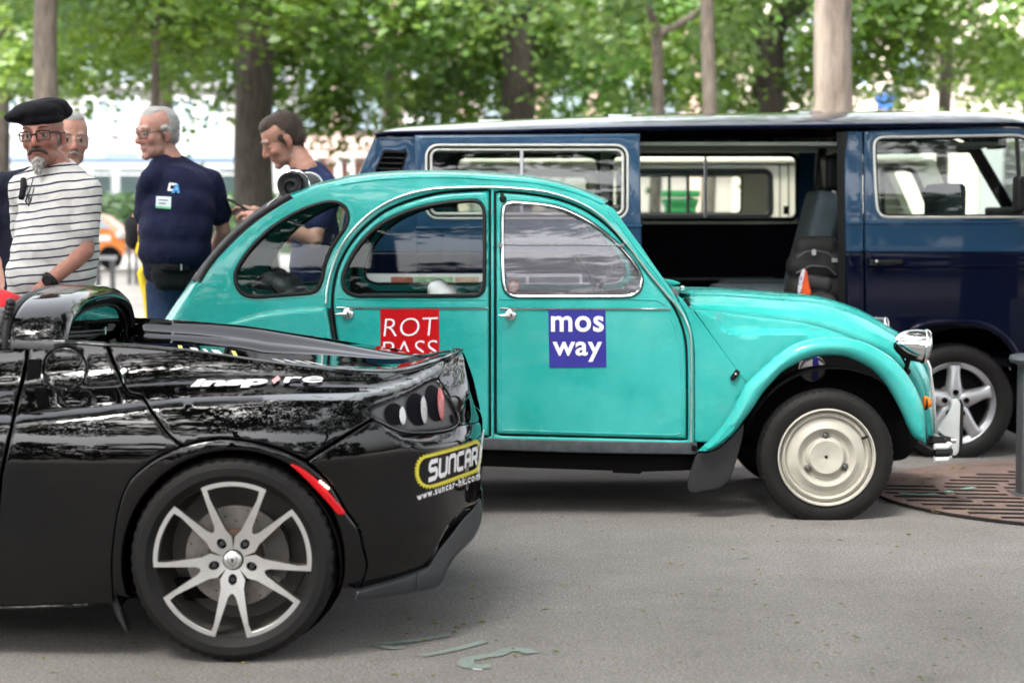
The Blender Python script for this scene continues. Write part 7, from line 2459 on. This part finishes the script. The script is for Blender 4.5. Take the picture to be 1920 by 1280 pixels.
def build_person(label, base, H, J, skinm, shirt, trousers, jaw=1.0, hs=1.0, long_sleeve=False, extra=(), sleeve_t=.62, belly=None, group=None, hands=('rest', 'rest'), shirt_extra=()):
    t = thing('person', label, 'person', base, group)
    nb = J['neck']
    shl, shr = J['shl'], J['shr']
    ax = (shr - shl); half = ax.length/2; axn = ax.normalized()
    ang_ = math.atan2(axn.y, axn.x)
    Rz = Matrix.Rotation(ang_, 3, 'Z')
    mid = (shl + shr)/2
    hip = J['hip']
    headc = H @ Vector((-.022, 0, -.07))
    P = head_prims(H, jaw, hs)
    P += [('c', headc, nb, .056*hs, .062*hs), ('c', nb + Vector((0, 0, -.03)), shl + (mid-shl)*.15, .05, .045), ('c', nb + Vector((0, 0, -.03)), shr + (mid-shr)*.15, .05, .045)]
    torso = [('s', c_, r_, Rz) for c_, r_ in belly] if belly else [('s', mid.lerp(hip, .22), (half*.98, .118, .17), Rz), ('s', mid.lerp(hip, .5), (half*.90, .125, .19), Rz), ('s', mid.lerp(hip, .85), (half*.86, .13, .17), Rz), ('s', hip, (half*.84, .125, .13), Rz)]
    P += [(p[0], p[1], tuple(x*.93 for x in p[2]), *p[3:]) for p in torso]
    for side, sh, el, wr in ((1, shl, J['ell'], J['wrl']), (-1, shr, J['elr'], J['wrr'])):
        P += [('c', sh, el, .050, .041), ('c', el, el.lerp(wr, .35), .041, .041), ('c', el.lerp(wr, .35), wr, .041, .027)]
        spec = J.get('handl' if side == 1 else 'handr')
        if spec is None:
            d = (wr-el).normalized(); spec = (d, (0, -1, .1), side, .5)
        P += hand(wr + (wr-el).normalized()*.012, *spec)
    for sg in (-1, 1):
        h = hip + axn*sg*half*.45 + Vector((0, 0, -.08))
        kn = Vector((h.x + axn.x*sg*.01, h.y-.02, .50)); an = Vector((h.x + axn.x*sg*.02, h.y+.01, .09))
        P += [('c', h, kn, .082, .055), ('c', kn, kn.lerp(an, .35), .055, .055), ('c', kn.lerp(an, .35), an, .055, .04), ('c', an + Vector((0, 0, -.05)), an + Vector((.02, -.14, -.055)), .035, .03)]
    P += list(extra)
    body = blob('body', P, skinm, t, .005, 4)
    face_detail(body, H, hs)
    # shirt
    g = .013
    Q = [(p[0], p[1], tuple(x+g for x in p[2]), *p[3:]) for p in torso]
    nk = nb + Vector((0, .014, -.022))
    Q += [('c', nk, shl + Vector((0, 0, -.006)), .077, .067), ('c', nk, shr + Vector((0, 0, -.006)), .077, .067), ('c', nk, mid.lerp(hip, .15), .08, .12)]
    for sh, el, wr in ((shl, J['ell'], J['wrl']), (shr, J['elr'], J['wrr'])):
        e = sh.lerp(el, 1.0 if long_sleeve else sleeve_t)
        Q.append(('c', sh, e, .066, .060 if long_sleeve else .067))
        if long_sleeve: Q.append(('c', el, el.lerp(wr, .96), .058, .046))
    Q += list(shirt_extra)
    sh_ = blob('shirt' if not long_sleeve else 'jacket', Q, shirt, t, .010, 26)
    wrinkle(sh_, .017, 6.5, Y*3.1)
    Q = [('s', hip + Vector((0, 0, -.04)), (half*.88, .142, .15), Rz)]
    for sg in (-1, 1):
        h = hip + axn*sg*half*.45 + Vector((0, 0, -.06))
        kn = Vector((h.x + axn.x*sg*.01, h.y-.02, .50)); an = Vector((h.x + axn.x*sg*.02, h.y+.01, .08))
        Q += [('c', h, kn, .105, .080), ('c', kn, an, .080, .066)]
    wrinkle(blob('trousers', Q, trousers, t, .013, 4), .007, 6, Y)
    for sg in (-1, 1):
        an = Vector((hip.x + axn.x*sg*half*.5, hip.y + axn.y*sg*half*.5, .06))
        blob('shoe', [('c', an + Vector((0, .04, -.012)), an + Vector((0, -.16, -.02)), .046, .038)], BLACKT, t, .012, 3)
    return t, body, sh_

FRAME = simple('dark_glasses_frame', (.012, .01, .01), .3, 0, .1)
WIREF = simple('thin_metal_frame', (.35, .33, .3), .3, .8, .05)

# man in the beret and striped shirt
Y = 8.22
def q(px, py, dy=0): return at(px, py, Y+dy)
H = headM(q(81, 257, 0), (-.10, -.99), 2, 4, 1.10)
J = dict(neck=q(112, 322, .03), shl=q(163, 362, -.06), shr=q(48, 357, .12), ell=q(158, 470, -.10), elr=q(52, 470, .26), wrl=q(92, 528, -.20), wrr=q(75, 560, .2), hip=q(92, 548, .05))
J['handl'] = ((-.55, .1, -.83), (0, -1, .2), 1, .5)
beard_c = H @ Vector((.08, 0, -.115))
t, body, sh_ = build_person('man in a black beret and a white shirt with thin dark stripes', (q(95, 560).x, Y, 0), H, J, SKIN_A, STR.m, BLACKT, 1.06, 1.06,
             belly=[(q(108, 385, .02), (.158, .125, .13)), (q(106, 425, .0), (.160, .15, .14)), (q(101, 470, -.02), (.168, .175, .14)), (q(96, 515, -.02), (.172, .18, .13)), (q(94, 550, .0), (.162, .16, .10))], sleeve_t=.66)
face_bits(t, H, HAIR_D, .007, FRAME, 1.06, .0028)
gb_ = blob('goatee', [('c', H @ Vector((.082, 0, -.085)), H @ Vector((.088, 0, -.125)), .017, .012), ('c', H @ Vector((.08, -.014, -.09)), H @ Vector((.084, -.006, -.12)), .013, .008), ('c', H @ Vector((.08, .014, -.09)), H @ Vector((.084, .006, -.12)), .013, .008)], HAIR_W, t, .005, 2)
strands('goatee_strands', gb_, 500, .016, HAIR_W, t, (0, -.2, -1), 6)
blob('moustache', [('c', H @ Vector((.0975, 0, -.044)), H @ Vector((.088, .022, -.049)), .0095, .009), ('c', H @ Vector((.088, .022, -.049)), H @ Vector((.077, .036, -.062)), .009, .006), ('c', H @ Vector((.0975, 0, -.044)), H @ Vector((.088, -.022, -.049)), .0095, .009), ('c', H @ Vector((.088, -.022, -.049)), H @ Vector((.077, -.036, -.062)), .009, .006)], HAIR_D, t, .004, 2)
blob('hair', [('s', H @ Vector((-.03, 0, .0)), (.085, .082, .06), H.to_3x3().normalized())], HAIR_W, t, .007, 3)
R = H.to_3x3().normalized() @ Matrix.Rotation(rad(4), 3, 'Y')
blob('beret', [('s', H @ Vector((.0, .0, .066)), (.110, .096, .034), R), ('s', H @ Vector((-.008, -.012, .098)), (.128, .112, .046), R), ('s', H @ Vector((.045, -.075, .082)), (.07, .055, .028), R), ('s', H @ Vector((-.03, .02, .112)), (.09, .085, .038), R), ('s', H @ Vector((-.05, .06, .09)), (.06, .05, .034), R)], cloth('black_beret_felt', (.004, .004, .006)), t, .008, 5)
# watch
a, b = J['ell'], J['wrl']
d = (b-a).normalized(); c = a.lerp(b, .97)
V, Fc = vlathe([(.034, -.012), (.038, -.010), (.038, .010), (.034, .012)], 24, 'z')
Rw = d.to_track_quat('Z', 'Y').to_matrix()
wt = mk('watch_strap', V @ np.array(Rw).T + np.array(c), Fc, SEAL, t)
V, Fc = vlathe([(0, -.011), (.019, -.011), (.021, -.006), (.021, .004)], 24, 'y', c + Vector((-.004, -.034, .004))); mk('watch_face', V, Fc, SEAL, wt)
# glasses cord and spectacles hanging at the neck
tube('spectacle_cord', [q(62, 335, -.13), q(58, 350, -.155), q(52, 368, -.17), q(56, 384, -.175), q(64, 352, -.155)], .0025, FRAME, t, 6)
V, Fc = vtube([q(52, 362, -.18), q(48, 378, -.185), q(54, 386, -.185), q(58, 376, -.185)], .004, 6, True); mk('hanging_spectacles', V, Fc, FRAME, t)
# strap of a bag over his far shoulder
tube('bag_strap', [q(44, 338, .0), q(44, 352, -.09), q(40, 372, -.12)], .013, BLACKT, t, 8)

# older man in a dark blazer behind him
Y = 9.15
H = headM(q(131, 264), (.40, -.9), 4, 0, 1.02)
J = dict(neck=q(112, 330, .03), shl=q(150, 372, .1), shr=q(2, 352, .0), ell=q(150, 450, .2), elr=q(-12, 455, .02), wrl=q(120, 520, .1), wrr=q(10, 545, -.05), hip=q(70, 545, .08))
t, body, sh_ = build_person('older man in wire glasses and a dark blazer half hidden behind the beret wearer', (q(80, 560).x, Y, 0), H, J, SKIN_C, BLAZER, BLACKT, 1.0, 1.05, True)
face_bits(t, H, HAIR_W, .014, WIREF, 1.05, .0016, SKIN_C)
hr_ = blob('hair', [('s', H @ Vector((-.03, 0, .042)), (.09, .087, .093), H.to_3x3().normalized()), ('s', H @ Vector((.0, 0, .095)), (.07, .06, .042), H.to_3x3().normalized())], HAIR_W, t, .007, 3)
strands('hair_strands', hr_, 1600, .02, HAIR_W, t, (0, .3, -.7), 5)
blob('moustache', [('c', H @ Vector((.1, 0, -.045)), H @ Vector((.084, .028, -.057)), .0085, .006), ('c', H @ Vector((.1, 0, -.045)), H @ Vector((.084, -.028, -.057)), .0085, .006)], HAIR_W, t, .004, 2)

# man in the navy T-shirt with a badge
Y = 10.3
H = headM(q(295, 251), (-.74, -.67), 7, 0, 1.13)
J = dict(neck=q(318, 300, .03), shl=q(394, 338, .07), shr=q(282, 336, -.12), ell=q(418, 432, .16), elr=q(272, 430, .05), wrl=q(398, 492, .27), wrr=q(300, 500, .18), hip=q(335, 520, .03))
J['handl'] = ((-.8, .3, -.3), (0, -1, .2), 1, .6)
t, body, sh_ = build_person('grey haired man with glasses in a navy T-shirt with a white badge', (q(335, 560).x, Y, 0), H, J, SKIN_B, NAVYT, DENIM, 1.05, 1.10,
    belly=[(q(337, 358, -.01), (.175, .13, .13)), (q(335, 395, -.03), (.178, .155, .14)), (q(331, 435, -.05), (.182, .175, .14)), (q(330, 470, -.05), (.186, .185, .12)), (q(334, 505, -.01), (.172, .165, .11))], sleeve_t=.70)
face_bits(t, H, HAIR_W, .006, FRAME, 1.10, .0022, SKIN_B)
hr_ = blob('hair', [('s', H @ Vector((-.03, 0, .040)), (.094, .083, .094), H.to_3x3().normalized()), ('s', H @ Vector((-.055, 0, -.01)), (.055, .072, .06), H.to_3x3().normalized()), ('s', H @ Vector((.0, 0, .085)), (.075, .06, .047), H.to_3x3().normalized()), ('c', H @ Vector((-.02, .078, .01)), H @ Vector((.0, .079, .03)), .012, .01), ('c', H @ Vector((.02, .074, .03)), H @ Vector((.012, .079, -.005)), .008, .006)], HAIR_W, t, .007, 3)
strands('hair_strands', hr_, 2200, .018, HAIR_W, t, tuple(-(H.to_3x3().normalized() @ Vector((.7, 0, .6)))), 4)
# belt bag, badge and chest emblem laid on the shirt front
def on_shirt(px, py, o, off=.004):
    dg = bpy.context.evaluated_depsgraph_get()
    dx, dy, dz = rays(px, py)
    d = Vector((float(dx), float(dy), float(dz))).normalized()
    M = Vector(o.matrix_world.translation) if False else BASE[o]
    ok, loc, nn, i = o.ray_cast(Vector((0, 0, CAMZ)) - M, d)
    return (loc + M - d*off) if ok else at(px, py, Y-.25)
def shirt_patch(name, quad, o, mat, parent, off=.004, n=4):
    tl, tr, br, bl = [np.array(p, float) for p in quad]
    G = [[tuple(on_shirt(*((tl*(1-u)+tr*u)*(1-v) + (bl*(1-u)+br*u)*v), o, off)) for u in np.linspace(0, 1, n)] for v in np.linspace(0, 1, n)]
    V, Fc = vgrid(np.array(G), False); return mk(name, V, Fc, mat, parent, True)
bd = shirt_patch('badge', ((293, 368), (321, 369), (320, 392), (292, 390)), sh_, simple('badge_card', (.5, .56, .6), .3, 0, .06), t, .006)
shirt_patch('badge_stripe', ((292.5, 386), (320, 388), (320, 392), (292, 390)), sh_, simple('badge_green', (.12, .45, .2), .4), bd, .008)
for k, w in ((0, 18), (1, 14)):
    shirt_patch('badge_text', ((297, 374+6*k), (297+w, 375+6*k), (297+w, 376.6+6*k), (297, 375.6+6*k)), sh_, DARKIN, bd, .008, 3)
em = shirt_patch('emblem_letter', ((317, 343), (321, 343), (318, 358), (314, 358)), sh_, WHITEF, t, .005, 3)
for qd in (((321, 343), (331, 344), (331, 347), (320, 346.5)), ((330, 344), (334, 346), (332, 356), (328, 355)), ((315, 355), (330, 354.5), (328, 358), (314, 358)), ((324, 343), (327, 343.5), (326, 348), (323, 348))):
    shirt_patch('emblem_letter', qd, sh_, WHITEF, t, .005, 3)
SKYB = simple('sky_blue_print', (.04, .30, .68), .5)
for qd in (((329, 346), (333, 346), (327, 362), (321, 362)), ((331, 346), (334, 346), (337, 362), (332, 362)), ((326, 355), (335, 355), (335.5, 358), (325, 358))):
    shirt_patch('emblem_letter', qd, sh_, SKYB, t, .0065, 3)
blob('belt_bag', [('c', q(300, 512, -.17), q(360, 512, -.12), .05, .05), ('c', q(305, 528, -.17), q(360, 528, -.12), .048, .048)], BLACKT, t, .012, 4)
tube('belt', [q(283, 500, -.16), q(310, 502, -.21), q(350, 502, -.18), q(390, 498, -.02)], .022, BLACKT, t, 8)
V, Fc = vbox(q(340, 501, -.215), (.008, .006, .03)); mk('zip_pull', V, Fc, SILVER, t, False)

# man looking at his phone
Y = 10.5
H = headM(q(530, 263), (-.96, -.28), 29, -4, 1.12)
J = dict(neck=q(572, 318, .0), shl=q(612, 350, -.04), shr=q(556, 350, .22), ell=q(590, 450, -.22), elr=q(560, 455, .12), wrl=q(498, 412, -.22), wrr=q(490, 402, -.02), hip=q(592, 520, .06))
J['handl'] = ((-.92, .22, .30), (.2, -.2, .95), 1, .75)
J['handr'] = ((-.92, -.16, .30), (.2, .1, .95), -1, .75)
t, body, sh_ = build_person('brown haired man in a dark blue T-shirt looking down at his phone', (q(590, 560).x, Y, 0), H, J, SKIN_C, NAVYT2, DENIM, 1.0, 1.12, sleeve_t=.7,
      shirt_extra=[('c', q(590, 330, .06), q(600, 350, .05), .09, .1)])
face_bits(t, H, HAIR_B, None, None, 1.12, .002, SKIN_C, True)
hr_ = blob('hair', [('s', H @ Vector((-.027, 0, .048)), (.101, .087, .096), H.to_3x3().normalized()), ('s', H @ Vector((-.055, 0, -.005)), (.06, .077, .072), H.to_3x3().normalized()), ('s', H @ Vector((.008, 0, .090)), (.078, .066, .048), H.to_3x3().normalized()), ('c', H @ Vector((.02, .079, .03)), H @ Vector((.012, .080, -.002)), .012, .007)], HAIR_B, t, .007, 3)
strands('hair_strands', hr_, 2600, .022, HAIR_B, t, tuple(-(H.to_3x3().normalized() @ Vector((.7, 0, .5)))), 3)
ph = thing('phone', 'black phone held by the man in the dark blue T-shirt', 'phone', q(446, 385, -.14))
V, Fc = vbox((0, 0, 0), (.145, .072, .009)); V = V @ np.array(Matrix.Rotation(rad(28), 3, 'Y')).T + np.array(q(449, 385, -.13))
o = bevelled('case', V, Fc, SEAL, ph, .004, 2)
V, Fc = vbox((0, 0, .0052), (.132, .062, .0012)); V = V @ np.array(Matrix.Rotation(rad(28), 3, 'Y')).T + np.array(q(449, 385, -.13)); mk('screen', V, Fc, GLASS_D, ph, False)

# black and yellow riding suit hung up behind the badge man
Y = 12.6
YEL = cloth('yellow_cloth', (.62, .44, .03), .1)
t = thing('riding_suit', 'black and yellow riding suit hanging behind the man with the badge', 'clothing', (q(275, 560).x, Y, 0))
blob('jacket', [('c', q(262, 425), q(330, 430), .10, .12), ('c', q(256, 448), q(330, 455), .075, .13), ('c', q(252, 435, -.05), q(254, 452, -.05), .05, .045), ('c', q(290, 480), q(330, 480), .10, .12)], BLACKT, t, .014, 4)
blob('collar_flap', [('c', q(262, 395, -.05), q(258, 405, -.05), .022, .03), ('c', q(250, 411, -.05), q(260, 414, -.05), .022, .025)], YEL, t, .01, 3)
tube('side_stripe', [q(px, py, -.1) for px, py in ((265, 456), (261, 470), (268, 485), (272, 498), (264, 512), (268, 530), (274, 555), (277, 592), (278, 640))], [.024, .026, .024, .022, .024, .026, .022, .02, .02], YEL, t, 10)
blob('trousers', [('c', q(300, 490), q(300, 700), .11, .08), ('c', q(285, 500, -.04), q(290, 700, -.04), .05, .05)], BLACKT, t, .014, 4)
V, Fc = vbox(q(263, 447, -.09), (.02, .02, .06)); mk('zip_tab', V, Fc, YEL, t, False)
V, Fc = vtube([(q(305, 560).x, Y+.02, 0), (q(305, 560).x, Y+.02, 1.3)], .02, 8); mk('stand', V, Fc, RAIL, t)

# ================================================================ bollard at the right edge
bx = at(1945, 935, 9.35)
zt = at(1920, 665, 9.35).z
bo = thing('bollard', 'dark grey steel post with a wide flat cap at the right edge', 'bollard', (bx.x, 9.35, 0))
w0 = at(1911, 800, 9.35).x
V, Fc = vbox((w0+.075, 9.35, (zt-.05)/2), (.15, .12, zt-.05)); bevelled('post', V, Fc, GREYPL, bo, .01)
lathe('cap', [(0, .0), (.13, .0), (.148, -.006), (.152, -.02), (.145, -.034), (.12, -.042), (.10, -.06), (.075, -.07), (0, -.07)], simple('slate_cap_paint', (.07, .078, .09), .4), bo, 40, 'z', (at(1893, 680, 9.35).x+.152, 9.35, zt))
V, Fc = vbox((w0+.075, 9.35, .012), (.2, .17, .024)); bevelled('foot_plate', V, Fc, GREYPL, bo, .006)

# green bin on the paving beyond the vans, glimpsed through their windows
GRN = simple('green_bin_plastic', (.012, .15, .04), .5, 0, .1)
c = at(1275, 380, 17.5)
gb = thing('waste_bin', 'green waste bin on the paving beyond the two vans, seen through their windows', 'bin', (c.x, 17.5, 0))
G = np.array([[(c.x + sx*w, 17.5 + sy*w, z) for sx, sy in ((-1, -1), (1, -1), (1, 1), (-1, 1), (-1, -1))] for z, w in ((.06, .10), (1.35, .13), (1.40, .15), (1.43, .15))])
V, Fc = vgrid(G, True); mk('body', V, Fc, GRN, gb, False)
V, Fc = vbox((c.x, 17.5, 1.47), (.32, .34, .06)); bevelled('lid', V, Fc, GRN, gb, .02)
for sx in (-.08, .08):
    V, Fc = vlathe([(0, -.03), (.09, -.03), (.1, 0), (.09, .03), (0, .03)], 16, 'x', (c.x + sx, 17.62, .1)); mk('wheel', V, Fc, SEAL, gb)
